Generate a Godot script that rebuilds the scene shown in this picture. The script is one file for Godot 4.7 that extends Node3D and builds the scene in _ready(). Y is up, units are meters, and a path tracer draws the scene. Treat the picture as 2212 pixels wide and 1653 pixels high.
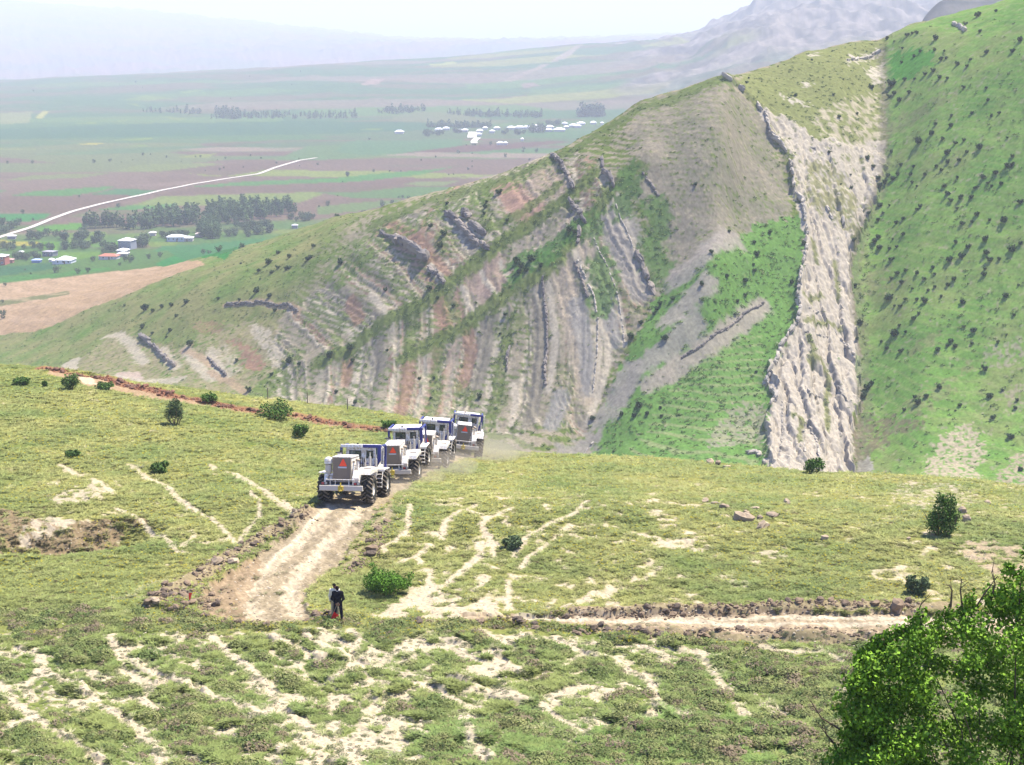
extends Node3D
# A hillside over a farmed plain: four seismic survey trucks on a fresh dirt track.
# Units are metres, y is up, the eye is the origin and looks along -z, tilted down.
# Places read off the photograph are written as pixels of a 2212 x 1653 copy of it.

const F := 3000.0
const CX := 1106.0
const CY := 826.5
const PITCH := 0.24958
var cp := cos(PITCH)
var sp := sin(PITCH)
var rng := RandomNumberGenerator.new()
var used_names := {}

# ------------------------------------------------------------------ terrain grid
const NC := 680
const A0 := -0.445
const A1 := 0.445
const DA := (A1 - A0) / (NC - 1)
var rows := PackedFloat64Array()
var NR := 0
var H := PackedFloat32Array()
var C := PackedColorArray()
var n_fine := FastNoiseLite.new()
var n_mid := FastNoiseLite.new()
var n_big := FastNoiseLite.new()
var n_ridge := FastNoiseLite.new()
var n_edge := FastNoiseLite.new()
var n_cell := FastNoiseLite.new()


func _ready() -> void:
	rng.seed = 7
	make_camera_and_light()
	var t := Time.get_ticks_msec()
	make_noises()
	make_heights()
	print("heights ", Time.get_ticks_msec() - t)
	shape_terrain()
	print("shaped ", Time.get_ticks_msec() - t)
	colour_terrain()
	print("coloured ", Time.get_ticks_msec() - t)
	build_terrain()
	print("terrain ", Time.get_ticks_msec() - t)
	build_things()
	print("things ", Time.get_ticks_msec() - t)


func make_camera_and_light() -> void:
	var cam := Camera3D.new()
	cam.name = "camera"
	cam.fov = rad_to_deg(2.0 * atan(CY / F))
	cam.rotation.x = -PITCH
	cam.near = 0.5
	cam.far = 40000.0
	add_child(cam)
	var env := Environment.new()
	env.background_mode = Environment.BG_SKY
	var sky := Sky.new()
	var sm := ProceduralSkyMaterial.new()
	sm.sky_top_color = Color(0.27, 0.43, 0.74)
	sm.sky_horizon_color = Color(0.93, 0.945, 0.97)
	sm.sky_curve = 0.16
	sm.ground_horizon_color = Color(0.75, 0.78, 0.76)
	sm.ground_bottom_color = Color(0.4, 0.42, 0.35)
	sky.sky_material = sm
	env.sky = sky
	env.tonemap_mode = Environment.TONE_MAPPER_LINEAR
	env.tonemap_exposure = 2.55
	env.fog_enabled = true
	env.fog_density = 0.00021
	env.fog_light_color = Color(0.92, 0.955, 1.0)
	env.volumetric_fog_enabled = true
	env.volumetric_fog_density = 0.0
	env.sdfgi_enabled = true
	env.ssao_enabled = true
	env.ssil_enabled = true
	var we := WorldEnvironment.new()
	we.name = "world_environment"
	we.environment = env
	add_child(we)
	var sun := DirectionalLight3D.new()
	sun.name = "sun"
	sun.light_color = Color(1.0, 0.965, 0.90)
	sun.light_energy = 1.6
	sun.light_angular_distance = 0.5
	sun.shadow_enabled = true
	add_child(sun)
	sun.look_at_from_position(Vector3(0.36, 0.89, -0.27) * 100.0, Vector3.ZERO)


func make_noises() -> void:
	for q in [[n_fine, 11, 0.9, 3], [n_mid, 12, 0.12, 3], [n_big, 13, 0.02, 4]]:
		var n: FastNoiseLite = q[0]
		n.seed = q[1]
		n.noise_type = FastNoiseLite.TYPE_SIMPLEX_SMOOTH
		n.frequency = q[2]
		n.fractal_type = FastNoiseLite.FRACTAL_FBM
		n.fractal_octaves = q[3]
	n_ridge.seed = 21
	n_ridge.noise_type = FastNoiseLite.TYPE_SIMPLEX_SMOOTH
	n_ridge.frequency = 1.0
	n_ridge.fractal_type = FastNoiseLite.FRACTAL_RIDGED
	n_ridge.fractal_octaves = 3
	for q in [[n_edge, FastNoiseLite.RETURN_DISTANCE2_SUB], [n_cell, FastNoiseLite.RETURN_CELL_VALUE]]:
		var n: FastNoiseLite = q[0]
		n.seed = 31
		n.noise_type = FastNoiseLite.TYPE_CELLULAR
		n.cellular_return_type = q[1]
		n.cellular_distance_function = FastNoiseLite.DISTANCE_EUCLIDEAN
		n.frequency = 1.0
		n.fractal_type = FastNoiseLite.FRACTAL_NONE


# ------------------------------------------------------------------ pixels and places
func ae(u: float, v: float) -> Vector2:      # direction of a pixel: x and y per metre of depth
	var yc := -(v - CY) / F
	var den := cp + yc * sp
	return Vector2((u - CX) / F / den, (yc * cp - sp) / den)


func row_of(d: float) -> int:
	return clampi(rows.bsearch(d) - 1, 0, NR - 2)


func ground(x: float, d: float) -> float:    # height of the terrain at x, depth d
	var fi := clampf((x / d - A0) / DA, 0.0, NC - 1.001)
	var i := int(fi)
	var j := row_of(d)
	var fj := clampf((d - rows[j]) / (rows[j + 1] - rows[j]), 0.0, 1.0)
	fi -= i
	var k := j * NC + i
	return lerpf(lerpf(H[k], H[k + 1], fi), lerpf(H[k + NC], H[k + NC + 1], fi), fj)


func hit(u: float, v: float, from := 30.0) -> Vector3:   # where the sight line through a pixel meets the terrain
	var r := ae(u, v)
	var fi := clampf((r.x - A0) / DA, 0.0, NC - 1.001)
	var i := int(fi)
	fi -= i
	var was := -1.0
	for j in range(row_of(from), NR):
		var k := j * NC + i
		var over := lerpf(H[k], H[k + 1], fi) - r.y * rows[j]
		if over >= 0.0:
			var d := rows[j]
			if j > 0 and was < 0.0:
				d = lerpf(rows[j - 1], rows[j], was / (was - over))
			return Vector3(r.x * d, r.y * d, -d)
		was = over
	return Vector3(r.x * 9000.0, -150, -9000.0)


# traces are written in pixels of enlarged crops; each crop has its corner (in the 2212-wide copy)
const CROP := {"v": [0.0, 0.0, 1.0], "C1": [0.0, 0.0, 2.865], "C2": [686.4, 0.0, 2.865], "C3": [1439.7, 0.0, 2.865], "C4": [0.0, 514.8, 2.865],
	"C5": [686.4, 343.2, 2.865], "C6": [1439.7, 514.8, 2.865], "C7": [0.0, 1081.1, 2.865], "C8": [686.4, 1081.1, 2.865], "C9": [1439.7, 1081.1, 2.865],
	"V1": [0.0, 394.7, 5.352], "V2": [171.6, 411.8, 4.297], "V3": [815.1, 214.5, 4.297]}


func px(crop: String, x: float, y: float) -> Vector2:
	var c: Array = CROP[crop]
	return Vector2(c[0] + x / c[2], c[1] + y / c[2])


func trace(crop: String, xy: Array, from := 30.0) -> PackedVector2Array:   # pixel list -> (x, depth) list on the terrain
	var out := PackedVector2Array()
	for i in range(0, xy.size(), 2):
		var p := px(crop, xy[i], xy[i + 1])
		var h := hit(p.x, p.y, from)
		out.append(Vector2(h.x, -h.z))
	return out


func spot(crop: String, x: float, y: float, from := 30.0) -> Vector3:
	var p := px(crop, x, y)
	return hit(p.x, p.y, from)


# ------------------------------------------------------------------ shape of the land
# Each line runs across the land from left to right: [u, v, depth] where it shows, ["y", a, y, depth] where it is hidden.
func land_lines() -> Array:
	var all := []
	all.append([["y", -0.5, -6.2, 6.0], ["y", 0.5, -6.2, 6.0]])
	all.append([["y", -0.5, -14.6, 20.0], ["y", 0.5, -14.8, 20.0]])
	all.append([[-200, 1653, 42.0], [700, 1653, 42.0], [1500, 1653, 41.5], [2400, 1653, 40.5]])
	all.append([[-200, 1345, 60.0], [0, 1345, 60.0], [730, 1342, 61.0], [1500, 1345, 61.5], [2400, 1352, 60.0]])
	all.append([[-200, 1185, 71.0], [0, 1185, 71.5], [500, 1190, 73.0], [900, 1190, 73.0], [1500, 1190, 73.0], [2000, 1195, 72.0], [2400, 1210, 70.0]])
	all.append([[-200, 1060, 83.0], [0, 1065, 84.0], [400, 1085, 83.0], [755, 1112, 79.0], [1300, 1110, 80.0], [1700, 1115, 80.5], [2212, 1135, 78.0], [2400, 1145, 77.0]])
	all.append([[-200, 945, 101.0], [0, 957, 100.0], [400, 985, 98.0], [755, 1040, 96.0], [1300, 1047, 97.0], [1700, 1062, 96.0], [2212, 1085, 92.0], [2400, 1100, 90.0]])
	all.append([[-200, 780, 152.0], [0, 791, 146.0], [87, 794, 143.0], [223, 818, 141.0], [349, 832, 140.0], [489, 850, 140.0], [628, 867, 140.0], [772, 881, 141.0], [910, 906, 142.0],
		[1000, 950, 142.0], [1055, 974, 141.0], [1150, 982, 138.0], [1250, 985, 135.0], [1440, 993, 128.0], [1649, 1010, 122.0], [1789, 1021, 118.0], [1998, 1028, 113.0], [2103, 1035, 110.0], [2212, 1052, 107.0], [2400, 1080, 103.0]])
	all.append([["y", -0.5, -90, 230.0], ["y", -0.2, -92, 220.0], ["y", 0.0, -96, 215.0], ["y", 0.2, -92, 200.0], ["y", 0.5, -88, 190.0]])
	all.append([[-200, 800, 570.0], [0, 805, 520.0], [200, 830, 455.0], [400, 855, 415.0], [560, 880, 392.0], [830, 925, 352.0], [1050, 1000, 330.0], [1260, 1012, 318.0], [1450, 1018, 310.0], [1700, 1040, 298.0], [1850, 1045, 300.0],
		[2000, 1055, 292.0], [2212, 1080, 282.0], [2400, 1100, 276.0]])
	all.append([[-200, 765, 640.0], [0, 722, 600.0], [195, 672, 562.0], [290, 645, 542.0], [419, 612, 516.0], [593, 560, 496.0], [732, 503, 482.0], [815, 468, 472.0], [931, 424, 460.0], [1000, 405, 456.0], [1088, 377, 451.0],
		[1140, 356, 449.0], [1189, 335, 447.0], [1245, 307, 446.0], [1315, 265, 447.0], [1384, 223, 448.0], [1458, 199, 449.0], [1530, 170, 450.0], [1569, 158, 452.0], [1614, 158, 470.0], [1691, 136, 490.0],
		[1736, 113, 500.0], [1841, 92, 515.0], [1907, 87, 520.0], [1956, 59, 520.0], [2015, 45, 510.0], [2155, 5, 492.0], [2212, -12, 484.0], [2400, -70, 466.0]])
	all.append([[-200, 660, 800.0], [0, 632, 790.0], [290, 585, 800.0], [419, 560, 800.0], [593, 528, 790.0], [732, 482, 740.0], ["y", -0.085, -108, 690.0], ["y", -0.04, -112, 650.0], ["y", 0.05, -108, 640.0],
		["y", 0.155, -80, 640.0], ["y", 0.25, -66, 690.0], ["y", 0.5, -50, 700.0]])
	all.append([["y", -0.5, -150, 1000.0], ["y", 0.5, -150, 1000.0]])
	all.append([["y", -0.5, -150, 1500.0], ["y", 0.22, -150, 1500.0], ["y", 0.265, -150, 1500.0], [1981, 52, 1500.0], [2033, -4, 1500.0], [2100, 0, 1500.0], [2155, -2, 1500.0], [2400, -60, 1500.0]])
	all.append([["y", -0.5, -150, 2100.0], ["y", 0.08, -150, 2100.0], ["y", 0.155, -140, 2100.0], ["y", 0.5, -120, 2100.0]])
	all.append([[-200, 226, 2800.0], [0, 222, 2800.0], [600, 212, 2800.0], [900, 208, 2800.0], [1080, 205, 2800.0], [1300, 190, 2800.0], [1450, 172, 2800.0], [1560, 135, 2800.0], [1649, 108, 2800.0], [1800, 85, 2800.0], [2400, 70, 2800.0]])
	all.append([[-200, 184, 3700.0], [0, 178, 3700.0], [279, 164, 3750.0], [558, 150, 3800.0], [772, 137, 3900.0], [931, 127, 4000.0], [1070, 116, 4100.0], [1259, 95, 4200.0], [1402, 91, 4200.0], [1458, 87, 4200.0],
		[1509, 77, 4200.0], [1555, 49, 4300.0], [1607, 24, 4400.0], [1649, -2, 4500.0], [1750, -35, 4600.0], [1900, -40, 4600.0], [2026, -15, 4500.0], [2400, -20, 4500.0]])
	all.append([["y", -0.5, -205, 5200.0], ["y", 0.1, -190, 5600.0], ["y", 0.5, -150, 6000.0]])
	all.append([[-200, 100, 7200.0], [0, 104, 7200.0], [300, 110, 7200.0], [686, 100, 7200.0], [1070, 94, 7200.0], [1259, 90, 7200.0], [1500, 88, 7200.0], [2400, 60, 7200.0]])
	all.append([[-200, -10, 13500.0], [0, 2, 13500.0], [200, 16, 13500.0], [420, 34, 13500.0], [640, 58, 13500.0], [860, 80, 13500.0], [1100, 90, 13500.0], [1400, 74, 13500.0], [1600, 70, 13500.0], [2400, 40, 13500.0]])
	all.append([["y", -0.5, -300, 16000.0], ["y", 0.5, -300, 16000.0]])
	return all


func make_rows() -> void:
	var d := 10.0
	while d < 38.0:
		rows.append(d)
		d += 2.0
	while d < 16000.0:
		rows.append(d)
		if d < 64.0: d += 0.125
		elif d < 86.0: d += 0.21
		elif d < 112.0: d += 0.55
		elif d < 152.0: d += 0.8
		elif d < 265.0: d += 8.0
		elif d < 520.0: d += 0.52
		elif d < 640.0: d += 1.5
		elif d < 5000.0: d *= 1.0072
		else: d *= 1.03
	rows.append(16000.0)
	NR = rows.size()


func make_heights() -> void:
	make_rows()
	var lines := land_lines()
	var K := lines.size()
	var kd := []
	var ky := []
	for line in lines:
		var a_s := PackedFloat64Array()
		var d_s := PackedFloat64Array()
		var y_s := PackedFloat64Array()
		for p in line:
			if p[0] is String:
				a_s.append(p[1]); y_s.append(p[2]); d_s.append(p[3])
			else:
				var r := ae(p[0], p[1])
				a_s.append(r.x); y_s.append(r.y * p[2]); d_s.append(p[2])
		var dd := PackedFloat64Array()
		var yy := PackedFloat64Array()
		dd.resize(NC); yy.resize(NC)
		var s := 0
		for i in NC:
			var a := A0 + DA * i
			while s < a_s.size() - 2 and a > a_s[s + 1]:
				s += 1
			var t := clampf((a - a_s[s]) / (a_s[s + 1] - a_s[s]), 0.0, 1.0)
			dd[i] = lerpf(d_s[s], d_s[s + 1], t)
			yy[i] = lerpf(y_s[s], y_s[s + 1], t)
		for pass_ in 2:
			dd = smoothed(dd, 5)
			yy = smoothed(yy, 3)
		kd.append(dd)
		ky.append(yy)
	H.resize(NR * NC)
	var xs := PackedFloat64Array(); xs.resize(K)
	var ys := PackedFloat64Array(); ys.resize(K)
	var ms := PackedFloat64Array(); ms.resize(K)
	for i in NC:
		for k in K:
			xs[k] = kd[k][i]
			ys[k] = ky[k][i]
		for k in K:
			if k == 0 or k == K - 1:
				ms[k] = 0.0
				continue
			var h0 := xs[k] - xs[k - 1]
			var h1 := xs[k + 1] - xs[k]
			var s0 := (ys[k] - ys[k - 1]) / h0
			var s1 := (ys[k + 1] - ys[k]) / h1
			if s0 * s1 <= 0.0:
				ms[k] = 0.0
			else:
				var w1 := 2.0 * h1 + h0
				var w2 := h1 + 2.0 * h0
				ms[k] = (w1 + w2) / (w1 / s0 + w2 / s1)
		var s := 0
		for j in NR:
			var d := rows[j]
			while s < K - 2 and d > xs[s + 1]:
				s += 1
			var h := xs[s + 1] - xs[s]
			var t := clampf((d - xs[s]) / h, 0.0, 1.0)
			var t2 := t * t
			var t3 := t2 * t
			H[j * NC + i] = ys[s] * (2 * t3 - 3 * t2 + 1) + h * ms[s] * (t3 - 2 * t2 + t) + ys[s + 1] * (3 * t2 - 2 * t3) + h * ms[s + 1] * (t3 - t2)


func smoothed(v: PackedFloat64Array, r: int) -> PackedFloat64Array:
	var out := PackedFloat64Array()
	out.resize(v.size())
	for i in v.size():
		var s := 0.0
		for k in range(-r, r + 1):
			s += v[clampi(i + k, 0, v.size() - 1)]
		out[i] = s / (2 * r + 1)
	return out


# raises (or sinks) the land along a line: amount at its middle, fading over reach metres
func raise_line(p: PackedVector2Array, reach: float, amount: float, power := 1.0) -> void:
	var best := {}
	for s in p.size() - 1:
		var a := p[s]
		var b := p[s + 1]
		var d0 := minf(a.y, b.y) - reach
		var d1 := maxf(a.y, b.y) + reach
		var ab := b - a
		var l2 := maxf(ab.length_squared(), 1e-6)
		for j in range(row_of(d0), row_of(d1) + 2):
			var d := rows[j]
			var x0 := (minf(a.x, b.x) - reach) / d
			var x1 := (maxf(a.x, b.x) + reach) / d
			for i in range(clampi(int((x0 - A0) / DA), 0, NC - 1), clampi(int((x1 - A0) / DA) + 2, 0, NC)):
				var q := Vector2((A0 + DA * i) * d, d)
				var t := clampf((q - a).dot(ab) / l2, 0.0, 1.0)
				var dist := q.distance_to(a + ab * t)
				if dist < reach:
					var k := j * NC + i
					var w := 1.0 - dist / reach
					if w > best.get(k, 0.0):
						best[k] = w
	for k in best:
		var w: float = best[k]
		w = w * w * (3.0 - 2.0 * w)
		H[k] += amount * (w if power == 1.0 else pow(w, power))


# calls back for every grid point inside a polygon of (x, depth), its outline roughened by noise; gives the indices
func inside(poly: PackedVector2Array, rough := 0.0, freq := 1.0) -> PackedInt32Array:
	var out := PackedInt32Array()
	var lo := poly[0]
	var hi := poly[0]
	for q in poly:
		lo = lo.min(q)
		hi = hi.max(q)
	for j in range(row_of(lo.y - rough), row_of(hi.y + rough) + 2):
		var d := rows[j]
		var i0 := clampi(int(((lo.x - rough) / d - A0) / DA), 0, NC - 1)
		var i1 := clampi(int(((hi.x + rough) / d - A0) / DA) + 2, 0, NC)
		if lo.x < 0: i0 = clampi(int(((lo.x - rough) / d - A0) / DA), 0, NC - 1)
		for i in range(i0, i1):
			var q := Vector2((A0 + DA * i) * d, d)
			var w := q
			if rough > 0.0:
				w += Vector2(n_fine.get_noise_2d(q.x * freq, q.y * freq), n_fine.get_noise_2d(q.x * freq + 300.0, q.y * freq)) * rough
			if Geometry2D.is_point_in_polygon(w, poly):
				out.append(j * NC + i)
	return out


func at_index(k: int) -> Vector3:
	var j := k / NC
	var i := k % NC
	return Vector3((A0 + DA * i) * rows[j], H[k], -rows[j])


# polygons and lines traced on the photograph, shared by shape and colour
const LIME := ["v", 1716, 440, 1722, 420, 1735, 470, 1742, 520, 1738, 560, 1722, 640, 1727, 672, 1712, 710, 1691, 738, 1667, 794, 1656, 822, 1680, 853, 1663, 881, 1656, 934, 1670, 1060, 1846, 1060, 1846, 1018, 1842, 952, 1841, 899, 1855, 864, 1857, 794, 1852, 724, 1841, 655, 1837, 585, 1836, 540, 1850, 500, 1880, 440, 1905, 385, 1915, 335, 1905, 300, 1830, 310, 1760, 300, 1700, 250, 1660, 235, 1640, 238, 1660, 265, 1690, 300, 1710, 345, 1718, 390]
const RIM := ["v", 1569, 168, 1597, 188, 1635, 223, 1656, 252, 1663, 290, 1690, 314, 1708, 349, 1716, 401, 1733, 436, 1740, 482, 1747, 515, 1738, 560, 1722, 640, 1730, 672, 1712, 710, 1691, 738, 1667, 794, 1656, 822, 1680, 853, 1663, 881, 1656, 934, 1668, 1020]
const RIB1 := ["C5", 0, 1260, 200, 1180, 350, 1050, 640, 900, 760, 810, 850, 740, 1050, 580, 1200, 470, 1400, 340, 1560, 220, 1700, 110]
const RIB2 := ["C5", 540, 1230, 640, 1180, 830, 1080, 960, 990, 1130, 860, 1200, 800, 1370, 710, 1460, 650, 1560, 520, 1640, 400, 1750, 290, 1830, 180, 1990, 40]
const RIB3 := ["C5", 1080, 420, 1250, 340, 1400, 230, 1480, 170]
const RIB4 := ["v", 1345, 890, 1400, 790, 1450, 710, 1500, 640, 1590, 560, 1690, 480]
const GULLY1 := ["v", 1262, 985, 1290, 880, 1320, 790, 1370, 690, 1412, 630, 1420, 560, 1480, 500, 1560, 430]
const GULLY2 := ["v", 1858, 1030, 1862, 940, 1868, 860, 1862, 740, 1850, 640, 1846, 560, 1870, 480, 1905, 395, 1913, 330, 1912, 260, 1913, 180, 1905, 110]
const RED_TRACK := ["C4", 300, 800, 640, 858, 840, 920, 1080, 978, 1200, 990, 1400, 1038, 1600, 1068, 1840, 1090, 2000, 1130, 2212, 1158, 2380, 1185, 2380, 1205, 2212, 1192, 1880, 1130, 1580, 1092, 1250, 1034, 1000, 1004, 700, 944, 520, 908, 290, 838]
const TRACK := ["v", 672, 1095, 640, 1130, 593, 1172, 524, 1221, 455, 1262, 424, 1297, 440, 1325, 506, 1343, 593, 1347, 660, 1345, 676, 1330, 655, 1304, 663, 1276, 700, 1240, 727, 1226, 762, 1170, 792, 1130, 835, 1090, 900, 1040, 965, 1008, 1040, 985, 1000, 978, 900, 1008, 840, 1035, 700, 1080]
const ROAD := ["v", 1000, 1332, 1250, 1321, 1480, 1320, 1700, 1316, 1850, 1321, 2060, 1322, 2300, 1325, 2300, 1378, 2060, 1372, 1900, 1368, 1700, 1362, 1500, 1358, 1300, 1352, 1130, 1344, 1000, 1341]
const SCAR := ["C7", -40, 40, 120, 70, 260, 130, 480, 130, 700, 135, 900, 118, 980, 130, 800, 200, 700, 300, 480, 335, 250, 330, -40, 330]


const STRATA_AREA := [-260, 1000, 0, 820, 430, 380, 780, 300, 1100, 100, 1450, -30, 1770, 40, 1960, 540, 2090, 820, 1900, 1150, 1800, 1330, 1690, 1600, 1600, 1690, -260, 1690]
# lines along which one rock layer runs, with its order in the pile
const LAYERS := [[12.0, 1765, 75, 1810, 110, 1835, 180, 1850, 300, 1920, 460, 1990, 590, 2040, 740, 2085, 830], [10.0, 1610, 20, 1645, 382, 1700, 470, 1800, 680, 1860, 860, 1890, 1050, 1900, 1150], [8.6, 1465, 0, 1552, 242, 1590, 300, 1620, 440, 1600, 580, 1650, 720, 1710, 850, 1740, 1000, 1740, 1200, 1710, 1450, 1680, 1620],
	[6.0, 1340, 60, 1450, 260, 1480, 400, 1440, 560, 1400, 720, 1415, 950, 1420, 1200, 1405, 1400, 1370, 1620], [4.4, 1140, 150, 1260, 290, 1300, 420, 1250, 560, 1200, 640, 1240, 800, 1260, 1000, 1250, 1200, 1220, 1400, 1190, 1620], [3.2, 895, 330, 960, 380, 1020, 468, 1060, 560, 1090, 640, 1120, 850, 1110, 1000, 1060, 1200, 1000, 1400, 960, 1620],
	[2.4, 785, 335, 900, 430, 1000, 530, 1030, 620, 1000, 720, 1060, 890, 1000, 1050, 950, 1200, 900, 1400, 850, 1620], [1.2, 430, 400, 560, 470, 740, 650, 800, 740, 830, 880, 850, 1050, 830, 1200, 800, 1400, 770, 1620], [0.4, 400, 450, 540, 540, 690, 640, 785, 785, 760, 900, 780, 1050, 720, 1250, 680, 1400, 620, 1620],
	[-1.0, 200, 560, 350, 680, 480, 800, 560, 950, 560, 1150, 560, 1300, 500, 1620], [-2.0, 60, 700, 200, 850, 330, 900, 430, 970, 440, 1150, 420, 1300, 380, 1620], [-3.2, -40, 900, 130, 1000, 250, 1100, 230, 1300, 170, 1500, 150, 1640], [-4.6, -260, 1000, -100, 1100, 0, 1200, 20, 1400, 0, 1640], [-6.0, -500, 1100, -350, 1180, -250, 1300, -240, 1640]]
var layer_grid := PackedFloat32Array()
const LG := 4


func strata_field() -> void:
	var pts := PackedVector3Array()
	for l in LAYERS:
		var w := trace("C5", l.slice(1), 260.0)
		for i in w.size() - 1:
			var n := maxi(1, int(w[i].distance_to(w[i + 1]) / 4.0))
			for k in n:
				var q: Vector2 = w[i].lerp(w[i + 1], float(k) / n)
				pts.append(Vector3(q.x, q.y, l[0]))
	var gw := NC / LG + 2
	layer_grid.resize(gw * (NR / LG + 2))
	for jj in NR / LG + 2:
		var d := rows[mini(jj * LG, NR - 1)]
		if d < 255.0 or d > 480.0: continue
		for ii in gw:
			var x := (A0 + DA * ii * LG) * d
			if x / d > 0.24: continue
			var sw := 0.0
			var ss := 0.0
			for p in pts:
				var r := (p.x - x) * (p.x - x) + (p.y - d) * (p.y - d) + 1.0
				var w := 1.0 / (r * r)
				sw += w
				ss += w * p.z
			layer_grid[jj * gw + ii] = ss / sw


func strata_at(k: int) -> float:
	var gw := NC / LG + 2
	var fi := float(k % NC) / LG
	var fj := float(k / NC) / LG
	var i := int(fi)
	var j := int(fj)
	fi -= i
	fj -= j
	var q := j * gw + i
	return lerpf(lerpf(layer_grid[q], layer_grid[q + 1], fi), lerpf(layer_grid[q + gw], layer_grid[q + gw + 1], fi), fj)


func trl(l: Array, from := 30.0) -> PackedVector2Array:
	return trace(l[0], l.slice(1), from)


# mounds of turf with trodden paths between them: 0 on a path, rising into a mound
func mound(x: float, d: float) -> float:
	var wx := x + 1.1 * n_mid.get_noise_2d(x * 2.6, d * 2.6)
	var wd := d + 1.3 * n_mid.get_noise_2d(x * 2.6 + 70.0, d * 2.6)
	return n_edge.get_noise_2d((wx * 0.82 + wd * 0.57) * 0.62, (wx * 0.57 - wd * 0.82) * 0.27) + 1.0 + 0.10 * n_fine.get_noise_2d(x * 2.0, d * 2.0)


func shape_terrain() -> void:
	# broad and fine unevenness of the ground
	for j in NR:
		var d := rows[j]
		for i in NC:
			var x := (A0 + DA * i) * d
			var k := j * NC + i
			if d < 165.0:
				var f := clampf((d - 25.0) / 15.0, 0.0, 1.0)
				H[k] += f * (0.22 * n_mid.get_noise_2d(x, d) + 0.10 * n_fine.get_noise_2d(x * 0.8, d * 0.8))
				if d < 62.0 and d > 36.0:
					H[k] += 0.26 * smoothstep(0.05, 0.45, mound(x, d)) * smoothstep(61.5, 58.0, d) * clampf(0.7 + 1.5 * n_mid.get_noise_2d(x * 1.5, d * 1.5), 0.2, 1.2)
			elif d < 700.0:
				H[k] += 1.4 * n_big.get_noise_2d(x, d) + 0.45 * n_mid.get_noise_2d(x, d)
			elif d < 2300.0:
				H[k] += 0.8 * n_big.get_noise_2d(x * 0.2, d * 0.2)
			else:
				var g := clampf((d - 2300.0) / 900.0, 0.0, 1.0)
				var side := clampf((x / d - 0.05) / 0.12, 0.0, 1.0) if d < 5000.0 else 0.7
				H[k] += g * (8.0 + 26.0 * side) * n_big.get_noise_2d(x * 0.12, d * 0.12) + g * side * 24.0 * (n_ridge.get_noise_2d(x * 0.0032, d * 0.0022) - 0.3) + g * side * 11.0 * n_ridge.get_noise_2d(x * 0.011 + 9.0, d * 0.007)
	# spurs and ravines of the banded ridge
	var r1 := trl(RIB1, 260.0)
	var r2 := trl(RIB2, 260.0)
	var r3 := trl(RIB3, 260.0)
	var r4 := trl(RIB4, 260.0)
	var g1 := trl(GULLY1, 260.0)
	var g2 := trl(GULLY2, 260.0)
	var rim := trl(RIM, 260.0)
	var lime := trl(LIME, 260.0)
	raise_line(r1, 11.0, 2.2)
	raise_line(r2, 11.0, 2.4)
	raise_line(r3, 7.0, 1.3)
	raise_line(r4, 12.0, 2.0)
	raise_line(g1, 16.0, -3.0)
	raise_line(g2, 16.0, -4.0)
	strata_field()
	# hard layers weather out as ribs, whatever their shade
	for k in inside(trace("C5", STRATA_AREA, 260.0), 2.0, 0.2):
		var s := strata_at(k)
		H[k] += 0.65 * n_mid.get_noise_2d(s * 21.0, 500.0) + 0.50 * n_mid.get_noise_2d(s * 60.0, 900.0) + 0.12 * n_fine.get_noise_2d(k % NC * 0.8, k / NC * 0.8)
	# the limestone stands proud of the slope, ribbed down its dip
	for k in inside(lime, 1.6, 0.25):
		var p := at_index(k)
		var d := -p.z
		var chip := n_fine.get_noise_2d(p.x * 0.7, d * 0.5)
		var wx := p.x + 1.3 * n_mid.get_noise_2d(p.x * 0.9, d * 0.9) + 0.25 * chip
		var wd := d + 5.0 * n_mid.get_noise_2d(p.x * 0.7 + 9.0, d * 0.7)
		var slab := n_cell.get_noise_2d(wx * 0.25, wd * 0.030)
		var crack := smoothstep(0.16, 0.02, n_edge.get_noise_2d(wx * 0.25, wd * 0.030) + 1.0)
		var slab2 := n_cell.get_noise_2d(wx * 0.80 + 40.0, wd * 0.085)
		var crack2 := smoothstep(0.2, 0.02, n_edge.get_noise_2d(wx * 0.80 + 40.0, wd * 0.085) + 1.0)
		var low := smoothstep(470.0, 380.0, d)
		H[k] += 0.6 + low * 1.2 + (0.35 + 0.75 * low) * slab - (0.3 + 0.7 * low) * crack + (0.15 + 0.3 * low) * slab2 - (0.1 + 0.35 * low) * crack2 + 0.35 * chip
	raise_line(rim, 3.2, 1.5)
	# the washed-out bank on the near hill
	raise_line(trace("C7", [-60, 240, 250, 245, 480, 240, 640, 225, 760, 180]), 3.2, -1.1)
	for k in inside(trace("C7", SCAR.slice(1)), 0.8, 0.4):
		var p := at_index(k)
		H[k] += 0.22 * n_fine.get_noise_2d(p.x * 0.9, p.z * 0.9)
	# the bulldozed track: cut down a little and levelled
	for k in inside(trl(TRACK), 0.15, 1.0):
		H[k] -= 0.16
	for k in inside(trl(ROAD), 0.15, 1.0):
		H[k] -= 0.2
	raise_line(trace("v", [720, 1095, 680, 1140, 620, 1200, 560, 1245, 530, 1285, 540, 1320, 580, 1342]), 0.55, -0.09)
	raise_line(trace("v", [790, 1092, 750, 1130, 690, 1190, 640, 1250, 622, 1290, 640, 1330]), 0.55, -0.09)
	# rows of pushed-up soil along it
	var berm_w := 0.9
	raise_line(trace("v", [330, 1300, 350, 1284, 384, 1263, 436, 1238, 489, 1200, 524, 1186, 578, 1148, 640, 1118, 664, 1098]), berm_w, 0.24)
	raise_line(trace("v", [330, 1300, 406, 1321, 489, 1343, 545, 1350, 600, 1352]), 0.7, 0.18)
	raise_line(trace("v", [1010, 1340, 1130, 1350, 1300, 1358, 1500, 1366, 1700, 1370, 1900, 1378, 2060, 1384]), 0.8, 0.22)
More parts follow.
